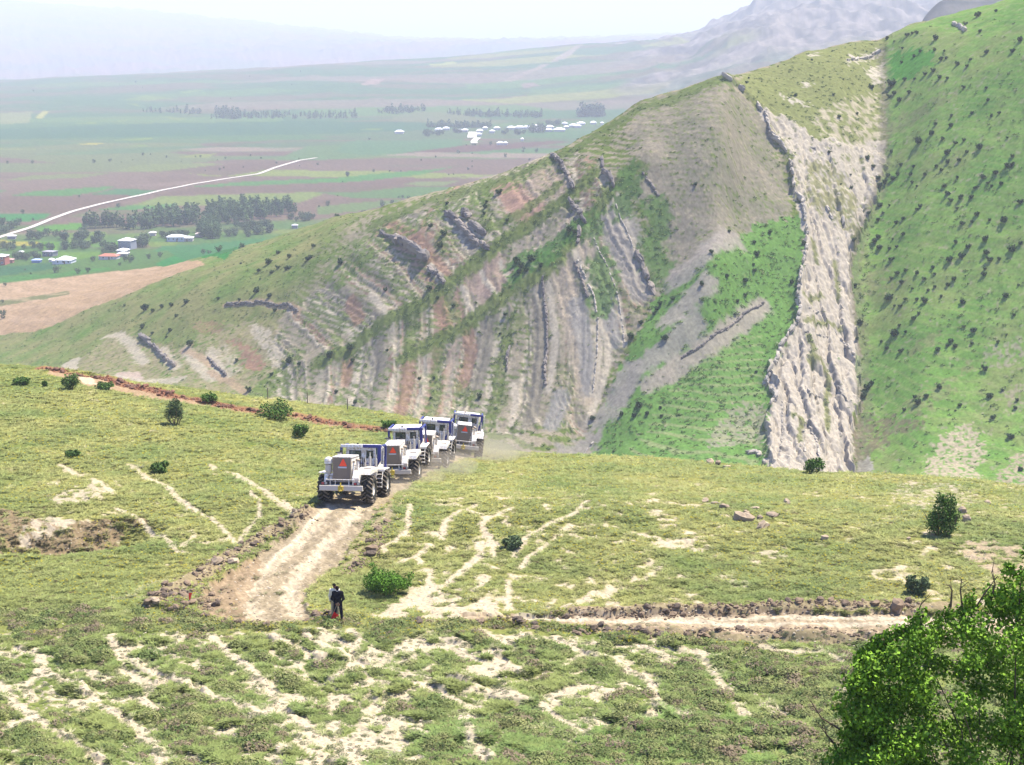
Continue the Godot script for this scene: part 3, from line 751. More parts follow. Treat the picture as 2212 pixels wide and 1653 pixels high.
func colour_near_hill() -> void:
	# greener and yellower parts of the meadow
	paint(trace("C7", [-60, 340, 400, 345, 900, 420, 950, 600, 1150, 740, 600, 790, -60, 800]), Color(0.165, 0.185, 0.055), 0.8, 0.8, 0.4)
	paint(trace("C8", [1500, 1647, 1480, 1500, 1700, 1380, 2212, 1280, 2400, 1200, 2900, 1400, 2900, 1700, 1500, 1700]), Color(0.095, 0.165, 0.035), 0.75, 1.2, 0.5, -0.3, 0.6)
	paint(trace("C8", [200, 1647, 350, 1560, 600, 1450, 800, 1380, 1350, 1250, 1400, 1400, 1480, 1500, 1500, 1660]), Color(0.10, 0.16, 0.04), 0.7, 1.0, 0.5, -0.25, 0.8)
	# bare ground round the turning place and sheep paths
	paint(trace("C8", [430, 660, 560, 570, 700, 470, 740, 560, 900, 580, 1110, 640, 1160, 720, 900, 742, 650, 720, 480, 730, 240, 700]), SOIL, 0.9, 0.7, 0.6, -0.25, 0.8)
	paint(trace("C8", [0, 1380, 250, 1320, 700, 1330, 650, 1450, 380, 1500, 250, 1600, 150, 1660, -200, 1660, -330, 1600, -100, 1400]), SOIL, 0.85, 0.6, 0.6, -0.2, 1.0)
	paint(trace("C8", [900, 1030, 1150, 1000, 1240, 1030, 1200, 1060, 900, 1050]), SOIL, 0.9, 0.3, 1.0)
	paint(trace("C8", [240, 960, 700, 860, 800, 900, 560, 1010, 380, 1040]), SOIL, 0.8, 0.5, 1.0, -0.15, 1.0)
	paint(trace("C8", [860, 1200, 1100, 1160, 1300, 1220, 1100, 1250]), SOIL, 0.8, 0.4, 1.0, -0.15, 1.0)
	for q in [[0, 230, 150, 240, 300, 300, 160, 310, 0, 300], [560, 310, 700, 320, 780, 370, 640, 350], [1250, 430, 1400, 420, 1460, 470, 1260, 480], [330, 440, 420, 480, 560, 530, 400, 540]]:
		paint(trace("C9", q), Color(0.42, 0.355, 0.25), 0.75, 0.6, 0.7, -0.2, 1.0)
	paint(trace("C9", [1740, 240, 1850, 260, 2000, 240, 2212, 300, 2300, 320, 2300, 480, 2100, 500, 1950, 440, 1850, 350]), Color(0.36, 0.275, 0.19), 0.8, 0.8, 0.5, -0.1, 0.9)
	paint(trace("C6", [1370, 1580, 1500, 1500, 1800, 1520, 1930, 1590, 1900, 1647, 1700, 1720, 1420, 1640]), Color(0.40, 0.34, 0.25), 0.75, 0.8, 0.6, 0.05, 0.9)
	# washed-out bank: brown soil, its colour darkened for the shaded face
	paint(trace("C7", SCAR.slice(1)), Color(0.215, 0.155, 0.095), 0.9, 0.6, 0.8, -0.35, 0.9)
	paint(trace("C7", [120, 240, 180, 150, 300, 90, 480, 120, 440, 180, 260, 230, 160, 300]), Color(0.42, 0.355, 0.255), 0.8, 0.5, 0.8, -0.25, 1.2)
	paint(trace("C4", [280, 1620, 460, 1540, 620, 1510, 720, 1570, 600, 1600, 400, 1660]), Color(0.42, 0.355, 0.255), 0.8, 0.8, 0.6, -0.2, 1.0)
	strokes("C7", 0.33, SOIL, 0.95, 30.0, [[0, 1130, 100, 1260, 270, 1400, 430, 1480, 560, 1570, 650, 1660], [690, 830, 700, 930, 900, 1040, 1100, 1110, 1250, 1180, 1450, 1260, 1600, 1330, 1750, 1310, 1900, 1420, 2080, 1560, 2240, 1680],
		[540, 1160, 600, 1250, 720, 1330, 880, 1430, 960, 1530, 1010, 1660], [1300, 830, 1400, 930, 1560, 1050, 1660, 1200, 1740, 1300], [100, 920, 250, 960, 260, 1050, 400, 1130, 540, 1160], [1900, 820, 2000, 900, 2212, 1000],
		[1650, 830, 1800, 900, 2000, 960], [260, 1050, 130, 1150, 200, 1230], [940, 1160, 1060, 1080], [820, 1230, 900, 1240, 960, 1300], [2212, 1000, 2080, 1100, 1960, 1150]], 0.6, 1.4)
	strokes("C7", 0.22, SOIL, 0.9, 30.0, [[1130, 0, 1200, 50, 1330, 130, 1390, 190, 1470, 270, 1520, 200, 1610, 100, 1600, 0, 1540, -60], [720, 50, 870, 120, 1000, 220, 1090, 320, 1180, 330], [1760, 0, 1820, 70], [1250, 260, 1400, 250], [1120, 290, 1200, 220]], 0.6, 1.4)
	strokes("C4", 0.35, SOIL, 0.85, 60.0, [[800, 1400, 900, 1480, 1030, 1530, 1090, 1600, 1150, 1647, 1200, 1690], [370, 1400, 490, 1475], [590, 1500, 700, 1570], [1300, 1400, 1330, 1430], [1420, 1450, 1560, 1520, 1680, 1600, 1820, 1690]], 0.6, 1.0)
	strokes("C7", 0.14, Color(0.32, 0.28, 0.17), 0.6, 30.0, [[20, 830, 150, 780, 300, 720, 420, 670], [830, 580, 1050, 470], [700, 610, 900, 600]], 0.5, 1.4)
	strokes("C8", 0.27, SOIL, 0.92, 30.0, [[570, 20, 560, 150, 540, 210, 470, 260], [980, 30, 850, 80, 780, 150, 770, 240], [1200, 50, 1050, 110, 1010, 160, 1060, 220, 1085, 300, 1090, 350], [1680, 0, 1580, 90, 1400, 160, 1280, 240, 1220, 350],
		[690, 270, 610, 350, 650, 400], [1420, 270, 1300, 360, 1250, 420], [700, 460, 680, 560], [1180, 500, 1180, 680], [1720, 560, 1600, 640, 1520, 660], [1950, 200, 2100, 230, 2212, 300], [1060, 480, 980, 540], [500, 390, 560, 360], [400, 280, 420, 320]], 0.6, 1.2)
	strokes("C8", 0.34, SOIL, 0.95, 30.0, [[990, 260, 1010, 330, 900, 430, 780, 530, 650, 600, 580, 650]], 0.5, 1.2)
	strokes("C8", 0.31, SOIL, 0.92, 30.0, [[930, 1380, 950, 1470, 1060, 1600], [1400, 1270, 1500, 1360, 1650, 1460], [1480, 850, 1700, 950, 1850, 980, 2060, 1130, 2100, 1220, 2060, 1350], [0, 880, 250, 1000, 600, 1080, 900, 1120, 1280, 1220], [2000, 900, 2212, 980],
		[200, 800, 250, 860, 200, 960], [760, 850, 900, 880], [600, 1130, 820, 1220, 1000, 1290], [1100, 940, 1130, 1000, 1240, 1040]], 0.6, 1.4)
	strokes("C9", 0.3, SOIL, 0.8, 30.0, [[0, 1260, 120, 1330], [600, 1260, 720, 1320], [200, 940, 260, 1040, 350, 1160], [100, 920, 380, 970], [560, 880, 700, 930, 1000, 940, 1080, 980], [430, 1260, 500, 1330], [1060, 1170, 1200, 1220]], 0.6, 1.4)
	# bulldozed tracks
	paint(trl(TRACK), Color(0.285, 0.228, 0.15), 0.95, 0.35, 1.0)
	stroke(trace("v", [720, 1095, 680, 1140, 620, 1200, 560, 1245, 530, 1285, 540, 1320, 580, 1342]), 0.5, Color(0.43, 0.355, 0.24), 0.85, 1.1, 1.6)
	stroke(trace("v", [790, 1092, 750, 1130, 690, 1190, 640, 1250, 622, 1290, 640, 1330]), 0.48, Color(0.44, 0.365, 0.25), 0.9, 1.0, 1.6)
	stroke(trace("v", [700, 1100, 640, 1165, 575, 1225]), 0.16, Color(0.5, 0.43, 0.30), 0.8, 0.5, 1.2)
	paint(trace("v", [792, 1130, 850, 1082, 880, 1070, 862, 1110, 820, 1160, 790, 1210, 745, 1240, 735, 1225, 765, 1170]), Color(0.30, 0.235, 0.15), 0.75, 0.5, 0.8, -0.1, 1.0)
	paint(trace("v", [560, 1200, 470, 1250, 420, 1290, 436, 1326, 520, 1342, 530, 1300, 560, 1240]), Color(0.245, 0.175, 0.105), 0.75, 0.4, 0.8)
	paint(trl(ROAD), Color(0.335, 0.26, 0.17), 0.95, 0.3, 1.0)
	strokes("v", 0.32, Color(0.46, 0.395, 0.28), 0.85, 30.0, [[1120, 1336, 1300, 1341, 1500, 1344, 1700, 1346, 1900, 1349, 2200, 1356], [1250, 1330, 1500, 1332, 1700, 1332, 1900, 1336, 2200, 1340]], 0.5, 1.0)
	strokes("v", 0.55, SOIL_DARK, 0.75, 30.0, [[330, 1300, 350, 1284, 384, 1263, 436, 1238, 489, 1200, 524, 1186, 578, 1148, 640, 1118, 664, 1098], [1300, 1358, 1500, 1366, 1700, 1370, 1900, 1378, 2060, 1384], [1240, 1316, 1480, 1314, 1700, 1308, 1800, 1305, 1950, 1308, 2060, 1310]], 0.7, 1.2)
	paint(trl(RED_TRACK, 90.0), Color(0.33, 0.225, 0.14), 0.9, 0.3, 0.8)
	stroke(trace("C4", [260, 802, 640, 862, 840, 924, 1080, 982, 1200, 994, 1400, 1042, 1600, 1072, 1840, 1096, 2000, 1134, 2212, 1164, 2380, 1190], 90.0), 0.95, SOIL_RED, 0.9, 0.6, 0.8)
	paint(trace("C4", [480, 850, 560, 860, 600, 905, 520, 905], 90.0), Color(0.50, 0.40, 0.27), 0.9, 0.3, 0.8)


func colour_plain() -> void:
	var from := 560.0
	var vivid := Color(0.0266, 0.1444, 0.0342)
	var green := Color(0.0532, 0.1444, 0.0342)
	var lime := Color(0.114, 0.1634, 0.038)
	var yellow := Color(0.2508, 0.2204, 0.038)
	var teal := Color(0.0342, 0.095, 0.0418)
	var tan_ := Color(0.315, 0.215, 0.13)
	var fields := [
		["C4", tan_, 0, 280, -80, 300, -80, 610, 200, 580, 420, 500, 560, 430, 830, 360, 1000, 290, 1180, 230, 1270, 180, 1000, 170, 700, 205, 300, 250],
		["C4", Color(0.1216, 0.133, 0.0532), -80, 395, 200, 360, 420, 325, 430, 345, 200, 385, -80, 430],
		["C4", green, -80, 250, 350, 215, 660, 180, 700, 190, 400, 235, 60, 270, -80, 280],
		["C4", teal, -80, 178, 380, 150, 330, 190, 0, 235, -80, 240],
		["C4", vivid, 960, 160, 1390, 165, 1430, 95, 1080, 105, 1020, 130],
		["C4", Color(0.038, 0.1254, 0.0418), 940, 85, 1000, 45, 1250, 35, 1640, 0, 1480, 60, 1430, 95, 1080, 105, 1040, 75],
		["V1", yellow, -60, 665, 470, 680, 440, 730, 200, 735, -60, 740], ["V1", Color(0.0684, 0.1748, 0.0228), 440, 530, 650, 480, 940, 470, 950, 540, 640, 560, 400, 600],
		["V1", Color(0.076, 0.1672, 0.0228), 470, 690, 690, 680, 640, 800, 520, 800], ["V1", Color(0.076, 0.1672, 0.0266), 1050, 720, 1390, 670, 1390, 740, 1100, 750],
		["V1", Color(0.0912, 0.1672, 0.0304), 660, 810, 1150, 800, 1150, 850, 880, 890, 660, 860], ["V1", lime, 1690, 690, 2050, 690, 2060, 720, 1750, 745],
		["V1", Color(0.0988, 0.152, 0.0342), 780, 590, 1230, 560, 1200, 640, 1060, 700, 800, 700], ["V1", vivid, -60, 360, 600, 355, 500, 420, 300, 450, -60, 450],
		["C1", Color(0.1292, 0.1672, 0.0456), 820, 1270, 1000, 1215, 1960, 1190, 2000, 1200, 1870, 1250, 1500, 1275, 1100, 1270], ["C1", green, 590, 1300, 760, 1275, 1100, 1265, 1080, 1285, 800, 1300],
		["C1", PLOUGHED, -60, 1215, 800, 1200, 870, 1215, 600, 1290, 400, 1350, 300, 1320, -60, 1310], ["C1", green, 40, 1215, 200, 1185, 730, 1150, 620, 1185, 400, 1215],
		["C1", Color(0.0456, 0.1216, 0.0456), 560, 1205, 740, 1165, 980, 1180, 860, 1210], ["C1", PLOUGHED, 900, 1215, 1200, 1160, 2212, 1130, 2900, 1090, 2600, 1150, 2212, 1190, 1500, 1195],
		["C1", green, 1130, 1160, 1500, 1125, 2120, 1100, 2300, 1090, 2200, 1125, 1500, 1150], ["C1", Color(0.1254, 0.1482, 0.0532), 700, 1065, 860, 1020, 1300, 1010, 1380, 1015, 1250, 1055, 900, 1065],
		["C1", PLOUGHED, 1000, 1060, 1350, 1020, 1700, 1000, 1760, 1005, 1600, 1060, 1400, 1090], ["C1", Color(0.1216, 0.1444, 0.0532), 0, 1120, 200, 1085, 700, 1070, 500, 1100],
		["C1", Color(0.1444, 0.1672, 0.038), 1100, 975, 1200, 955, 1340, 950, 1280, 978], ["C1", Color(0.076, 0.1292, 0.0456), 1700, 990, 1900, 905, 2300, 885, 3000, 870, 2700, 930, 2300, 970, 2000, 990], ["C1", Color(0.0836, 0.1292, 0.0532), 150, 960, 500, 940, 760, 935, 620, 955],
		["C1", Color(0.152, 0.1102, 0.0836), 800, 1145, 1300, 1110, 1560, 1085, 1400, 1125, 1000, 1150],
		["C1", Color(0.0418, 0.095, 0.0456), -60, 800, 900, 765, 1800, 750, 2400, 752, 3100, 775, 2700, 800, 2100, 828, 1300, 840, 600, 850, -60, 865], ["C1", lime, 700, 868, 950, 850, 930, 866, 760, 872], ["C1", yellow, 490, 893, 560, 884, 640, 886, 600, 895],
		["C1", lime, 780, 905, 900, 895, 910, 905], ["C1", lime, 420, 768, 600, 755, 590, 765], ["C1", lime, 670, 757, 790, 735, 780, 748], ["C1", Color(0.2508, 0.2432, 0.0608), 215, 730, 270, 685, 300, 690, 260, 735],
		["C1", lime, 750, 620, 900, 590, 1100, 610, 900, 622], ["C1", lime, 780, 640, 850, 640, 860, 662], ["C1", Color(0.152, 0.1672, 0.0684), 0, 700, 200, 690, 180, 760, 0, 770], ["C1", Color(0.1216, 0.1596, 0.0456), 980, 720, 1170, 735, 1100, 745],
		["C1", lime, 1100, 570, 1240, 555, 1260, 562, 1140, 578], ["C2", Color(0.228, 0.2508, 0.0608), 690, 400, 840, 380, 870, 390, 720, 408], ["C2", lime, 200, 800, 400, 795, 390, 806],
		["C2", Color(0.1216, 0.152, 0.057), 510, 1145, 620, 1125, 880, 1120, 780, 1150], ["C2", Color(0.0646, 0.1254, 0.0532), 100, 940, 200, 870, 900, 860, 900, 905, 600, 945, 300, 960],
		["C2", Color(0.076, 0.1292, 0.0532), 850, 945, 1100, 930, 1060, 955], ["C2", green, 0, 1115, 300, 1080, 700, 1050, 850, 1030, 640, 1080, 300, 1120, 0, 1130], ["C2", Color(0.0912, 0.1368, 0.0456), 0, 1280, 300, 1250, 560, 1230, 300, 1300, 0, 1330],
		["C2", Color(0.0988, 0.057, 0.0456), 550, 945, 900, 900, 1500, 870, 1560, 880, 1200, 920, 900, 945],
		["C2", Color(0.228, 0.1596, 0.1216), 260, 530, 330, 490, 420, 485, 380, 520], ["C2", Color(0.1976, 0.1596, 0.114), 1130, 500, 1250, 460, 1380, 400, 1450, 390, 1300, 460, 1200, 505], ["C2", Color(0.228, 0.1862, 0.1368), 1440, 390, 1500, 340, 1620, 275, 1650, 275, 1540, 360],
		["C2", Color(0.1824, 0.1368, 0.1064), 1250, 520, 1340, 510, 1380, 530, 1280, 545],
	]
	for f in fields:
		paint(trace(f[0], f.slice(2), from), f[1], 0.93)
	# furrows of the tan field follow the slope
	for k in inside(trace("C4", [0, 280, -80, 300, -80, 610, 200, 580, 420, 500, 560, 430, 830, 360, 1180, 230, 1000, 170, 300, 250], from)):
		var p := at_index(k)
		var s := sin((p.x * 0.55 - p.z * 0.35) * 0.75 + 2.5 * n_big.get_noise_2d(p.x, p.z))
		C[k] = C[k].lerp(Color(0.37, 0.265, 0.17), clampf(0.5 * s, 0.0, 0.5))
	# a low hill beside the far village
	paint(trace("C2", [440, 745, 480, 720, 640, 690, 860, 700, 1060, 740, 1200, 750, 1100, 765, 700, 760], from), Color(0.114, 0.1254, 0.0608), 0.8)


# ------------------------------------------------------------------ the terrain as meshes
func grain_texture(sd: int, freq: float, lo: float, hi: float, octaves := 4) -> NoiseTexture2D:
	var t := NoiseTexture2D.new()
	var n := FastNoiseLite.new()
	n.seed = sd
	n.frequency = freq
	n.noise_type = FastNoiseLite.TYPE_SIMPLEX
	n.fractal_octaves = octaves
	n.fractal_gain = 0.65
	t.noise = n
	t.width = 1024
	t.height = 1024
	t.seamless = true
	var g := Gradient.new()
	g.offsets = PackedFloat32Array([0.0, 0.35, 0.65, 1.0])
	g.colors = PackedColorArray([Color(lo, lo, lo), Color(lo * 0.6 + hi * 0.4, lo * 0.6 + hi * 0.4, lo * 0.6 + hi * 0.4), Color(lo * 0.3 + hi * 0.7, lo * 0.3 + hi * 0.7, lo * 0.3 + hi * 0.7), Color(hi, hi, hi)])
	t.color_ramp = g
	return t


func earth(scale: float, sd: int) -> StandardMaterial3D:
	var m := StandardMaterial3D.new()
	m.vertex_color_use_as_albedo = true
	m.albedo_texture = grain_texture(sd, 0.03, 0.74, 1.0)
	m.uv1_triplanar = true
	m.uv1_world_triplanar = true
	m.uv1_scale = Vector3.ONE * scale
	m.roughness = 1.0
	m.specular_mode = BaseMaterial3D.SPECULAR_DISABLED
	return m


func build_terrain() -> void:
	var cuts := [["near_hill", 8.0, 170.0, 0.11, 3], ["ridge_hill", 170.0, 700.0, 0.025, 4], ["valley_plain", 700.0, 2600.0, 0.006, 5], ["distant_mountains", 2600.0, 20000.0, 0.0012, 6]]
	for c in cuts:
		var j0 := 0
		while rows[j0] < c[1]: j0 += 1
		if c[1] > 10.0: j0 -= 1
		var j1 := NR - 1
		while j1 > 0 and rows[j1 - 1] >= c[2]: j1 -= 1
		if j1 < NR - 1 or rows[j1] > c[2]: j1 = j1 - 1
		if c[2] > 16000.0: j1 = NR - 1
		var nv := (j1 - j0 + 1) * NC
		var vs := PackedVector3Array(); vs.resize(nv)
		var ns := PackedVector3Array(); ns.resize(nv)
		var cs := C.slice(j0 * NC, (j1 + 1) * NC)
		for j in range(j0, j1 + 1):
			var d := rows[j]
			for i in NC:
				vs[(j - j0) * NC + i] = Vector3((A0 + DA * i) * d, H[j * NC + i], -d)
		for j in range(j0, j1 + 1):
			var ju := mini(j + 1, NR - 1)
			var jd := maxi(j - 1, 0)
			for i in NC:
				var iu := mini(i + 1, NC - 1)
				var id := maxi(i - 1, 0)
				var a := A0 + DA * i
				var dx := Vector3(DA * (iu - id) * rows[j], H[j * NC + iu] - H[j * NC + id], 0.0)
				var dz := Vector3(a * (rows[ju] - rows[jd]), H[ju * NC + i] - H[jd * NC + i], -(rows[ju] - rows[jd]))
				ns[(j - j0) * NC + i] = dx.cross(dz).normalized()
		var idx := PackedInt32Array()
		idx.resize((j1 - j0) * (NC - 1) * 6)
		var q := 0
		for j in range(j1 - j0):
			for i in NC - 1:
				var k := j * NC + i
				idx[q] = k; idx[q + 1] = k + NC; idx[q + 2] = k + 1
				idx[q + 3] = k + 1; idx[q + 4] = k + NC; idx[q + 5] = k + NC + 1
				q += 6
		var arr := []
		arr.resize(Mesh.ARRAY_MAX)
		arr[Mesh.ARRAY_VERTEX] = vs
		arr[Mesh.ARRAY_NORMAL] = ns
		arr[Mesh.ARRAY_COLOR] = cs
		arr[Mesh.ARRAY_INDEX] = idx
		var mesh := ArrayMesh.new()
		mesh.add_surface_from_arrays(Mesh.PRIMITIVE_TRIANGLES, arr)
		var o := MeshInstance3D.new()
		o.name = c[0]
		o.mesh = mesh
		o.material_override = earth(c[3], c[4])
		o.set_meta("kind", "structure")
		o.set_meta("label", {"near_hill": "near hill of dry yellowish grass and bare soil", "ridge_hill": "steep ridge of tilted banded rock with green hillside", "valley_plain": "wide farmed plain of green and brown strip fields", "distant_mountains": "pale grey mountains in blue haze beyond the plain"}[c[0]])
		o.set_meta("category", "terrain")
		add_child(o)


# ------------------------------------------------------------------ tools for things
func numbered(called: String) -> String:
	var n: int = used_names.get(called, 0)
	used_names[called] = n + 1
	return called if n == 0 else "%s_%03d" % [called, n]


func tag(o: Node, label: String, category: String, group := "") -> void:
	o.set_meta("label", label)
	o.set_meta("category", category)
	if group:
		o.set_meta("group", group)


func thing(called: String, label: String, category: String, at: Vector3, turn := 0.0, group := "") -> Node3D:
	var o := Node3D.new()
	o.name = numbered(called)
	add_child(o)
	o.position = at
	o.rotation.y = turn
	tag(o, label, category, group)
	return o


func part(parent: Node, called: String, mesh: Mesh, m: Material, x := Transform3D()) -> MeshInstance3D:
	var o := MeshInstance3D.new()
	o.name = called
	o.mesh = mesh
	o.material_override = m
	o.transform = x
	parent.add_child(o, true)
	return o


func copy_of(o: Node3D, at: Vector3, turn: float, size: Vector3, label: String, group: String) -> Node3D:
	var c: Node3D = o.duplicate()
	c.name = numbered(o.get_meta("called"))
	add_child(c)
	c.position = at
	c.rotation = Vector3(0, turn, 0)
	c.scale = size
	c.set_meta("label", label)
	c.set_meta("group", group)
	return c


func mat(c: Color, rough := 0.8, metal := 0.0, grain := 0.0) -> StandardMaterial3D:   # c is a linear base colour
	var m := StandardMaterial3D.new()
	m.albedo_color = c.linear_to_srgb()
	m.roughness = rough
	m.metallic = metal
	if grain > 0.0:
		m.albedo_texture = shared_grain
		m.uv1_triplanar = true
		m.uv1_scale = Vector3.ONE * grain
	return m


func leaf_mat(rough := 0.75) -> StandardMaterial3D:
	var m := StandardMaterial3D.new()
	m.vertex_color_use_as_albedo = true
	m.roughness = rough
	m.metallic_specular = 0.3
	m.cull_mode = BaseMaterial3D.CULL_DISABLED
	m.backlight_enabled = true
	m.backlight = Color(0.09, 0.13, 0.025)
	return m


var shared_grain: Texture2D


class Mb:                                    # collects triangles for one mesh
	var v := PackedVector3Array()
	var n := PackedVector3Array()
	var c := PackedColorArray()
	var col := Color.WHITE
	var xf := Transform3D()

	func tri(a: Vector3, b: Vector3, d: Vector3) -> void:
		a = xf * a; b = xf * b; d = xf * d
		var nn := (b - a).cross(d - a).normalized()
		v.append(a); v.append(d); v.append(b)
		for i in 3:
			n.append(nn); c.append(col)

	func tri_n(a: Vector3, b: Vector3, d: Vector3, na: Vector3, nb: Vector3, nd: Vector3) -> void:
		v.append(xf * a); v.append(xf * d); v.append(xf * b)
		n.append((xf.basis * na).normalized()); n.append((xf.basis * nd).normalized()); n.append((xf.basis * nb).normalized())
		for i in 3: c.append(col)

	func quad(a: Vector3, b: Vector3, d: Vector3, e: Vector3) -> void:
		tri(a, b, d)
		tri(a, d, e)

	func box(at: Vector3, size: Vector3, bev := 0.0, turn := Basis()) -> void:   # box with chamfered edges
		var h := size * 0.5
		var b := minf(bev, minf(h.x, minf(h.y, h.z)) * 0.8)
		var was := xf
		xf = xf * Transform3D(turn, at)
		if b <= 0.0:
			var p := []
			for i in 8:
				p.append(Vector3(h.x if i & 1 else -h.x, h.y if i & 2 else -h.y, h.z if i & 4 else -h.z))
			quad(p[4], p[5], p[7], p[6]); quad(p[1], p[0], p[2], p[3]); quad(p[5], p[1], p[3], p[7])
			quad(p[0], p[4], p[6], p[2]); quad(p[6], p[7], p[3], p[2]); quad(p[0], p[1], p[5], p[4])
		else:
			for ax in 3:
				var o1 := (ax + 1) % 3
				var o2 := (ax + 2) % 3
				for s in [-1.0, 1.0]:
					var f := []
					for q in [[-1, -1], [1, -1], [1, 1], [-1, 1]]:
						var r := Vector3()
						r[ax] = s * h[ax]; r[o1] = q[0] * (h[o1] - b); r[o2] = q[1] * (h[o2] - b)
						f.append(r)
					if s > 0: quad(f[0], f[1], f[2], f[3])
					else: quad(f[3], f[2], f[1], f[0])
				for s1 in [-1.0, 1.0]:            # edges along ax
					for s2 in [-1.0, 1.0]:
						var a1 := Vector3(); a1[o1] = s1 * h[o1]; a1[o2] = s2 * (h[o2] - b)
						var a2 := Vector3(); a2[o1] = s1 * (h[o1] - b); a2[o2] = s2 * h[o2]
						var e := Vector3(); e[ax] = h[ax] - b
						if s1 * s2 > 0: quad(a1 - e, a2 - e, a2 + e, a1 + e)
						else: quad(a1 + e, a2 + e, a2 - e, a1 - e)
			for i in 8:
				var s := Vector3(1 if i & 1 else -1, 1 if i & 2 else -1, 1 if i & 4 else -1)
				var px_ := Vector3(s.x * h.x, s.y * (h.y - b), s.z * (h.z - b))
				var py := Vector3(s.x * (h.x - b), s.y * h.y, s.z * (h.z - b))
				var pz := Vector3(s.x * (h.x - b), s.y * (h.y - b), s.z * h.z)
				if s.x * s.y * s.z > 0: tri(px_, py, pz)
				else: tri(px_, pz, py)
		xf = was

	func tube(a: Vector3, b: Vector3, r0: float, r1: float, seg := 8, caps := true) -> void:
		var ax := (b - a).normalized()
		var s := ax.cross(Vector3.UP if absf(ax.y) < 0.9 else Vector3.RIGHT).normalized()
		var t := ax.cross(s)
		for i in seg:
			var w0 := s * cos(TAU * i / seg) + t * sin(TAU * i / seg)
			var w1 := s * cos(TAU * (i + 1) / seg) + t * sin(TAU * (i + 1) / seg)
			tri_n(a + w0 * r0, a + w1 * r0, b + w1 * r1, w0, w1, w1)
			tri_n(a + w0 * r0, b + w1 * r1, b + w0 * r1, w0, w1, w0)
			if caps:
				tri(a, a + w1 * r0, a + w0 * r0)
				tri(b, b + w0 * r1, b + w1 * r1)

	func lathe(prof: PackedVector2Array, seg := 20) -> void:     # profile of (radius, height) turned about y, from below upwards
		for k in prof.size() - 1:
			var p := prof[k]
			var q := prof[k + 1]
			var sl := Vector2(q.y - p.y, p.x - q.x).normalized()
			for i in seg:
				var a0 := TAU * i / seg
				var a1 := TAU * (i + 1) / seg
				var d0 := Vector3(cos(a0), 0, -sin(a0))
				var d1 := Vector3(cos(a1), 0, -sin(a1))
				var n0 := d0 * sl.x + Vector3.UP * sl.y
				var n1 := d1 * sl.x + Vector3.UP * sl.y
				var A := d0 * p.x + Vector3.UP * p.y
				var B := d1 * p.x + Vector3.UP * p.y
				var Cc := d1 * q.x + Vector3.UP * q.y
				var D := d0 * q.x + Vector3.UP * q.y
				if p.x > 1e-5: tri_n(A, B, Cc, n0, n1, n1)
				if q.x > 1e-5: tri_n(A, Cc, D, n0, n1, n0)

	func done() -> ArrayMesh:
		var arr := []
		arr.resize(Mesh.ARRAY_MAX)
		arr[Mesh.ARRAY_VERTEX] = v
		arr[Mesh.ARRAY_NORMAL] = n
		arr[Mesh.ARRAY_COLOR] = c
		var m := ArrayMesh.new()
		m.add_surface_from_arrays(Mesh.PRIMITIVE_TRIANGLES, arr)
		return m


func rvec() -> Vector3:
	var z := rng.randf_range(-1, 1)
	var a := rng.randf() * TAU
	var r := sqrt(1.0 - z * z)
	return Vector3(r * cos(a), z, r * sin(a))


# a leafy crown: leaves spread through overlapping lobes [centre, radii], denser towards their skin
func foliage(lobes: Array, count: int, leaf: float, dark: Color, light: Color) -> ArrayMesh:
	var b := Mb.new()
	var total := 0.0
	for l in lobes:
		total += l[1].x * l[1].z + l[1].y * l[1].x
	for l in lobes:
		var n := int(count * (l[1].x * l[1].z + l[1].y * l[1].x) / total)
		for i in n:
			var d := rvec()
			var r := pow(rng.randf(), 0.38) * rng.randf_range(0.82, 1.12)
			var p: Vector3 = l[0] + d * l[1] * r
			if p.y < 0.01:
				p.y = rng.randf() * 0.1 * l[1].y
			var nn := (rvec() + d * 0.5 + Vector3.UP * 0.35).normalized()
			var s := nn.cross(rvec()).normalized()
			var t := nn.cross(s)
			var sz := leaf * rng.randf_range(0.6, 1.4)
			b.col = dark.lerp(light, clampf(rng.randf() * 0.75 + 0.25 * rng.randf(), 0.0, 1.0))
			var q0 := p - s * sz * 0.5
			var q1 := p + t * sz * 0.36
			var q2 := p + s * sz * 0.5
			var q3 := p - t * sz * 0.36
			b.quad(q0, q1, q2, q3)
	return b.done()


# forking stems from the ground into the crown
func stems(count: int, height: float, spread: float, r: float, bark: Color) -> ArrayMesh:
	var b := Mb.new()
	b.col = bark
	for i in count:
		var a := TAU * (i + rng.randf()) / count
		var p := Vector3(cos(a), 0, sin(a)) * r * 1.2 - Vector3.UP * 0.15 * height
		var dir := Vector3(cos(a) * spread, 1.0, sin(a) * spread).normalized()
		var rr := r * rng.randf_range(0.7, 1.1)
		var L := height * rng.randf_range(0.75, 1.0)
		for k in 4:
			var q := p + (dir + rvec() * 0.25).normalized() * L * 0.28
			b.tube(p, q, rr, rr * 0.72, 5, false)
			if k > 0:
				var w := q + (dir + rvec() * 0.9).normalized() * L * 0.25
				b.tube(q, w, rr * 0.55, rr * 0.2, 4, false)
			p = q
			rr *= 0.72
	return b.done()


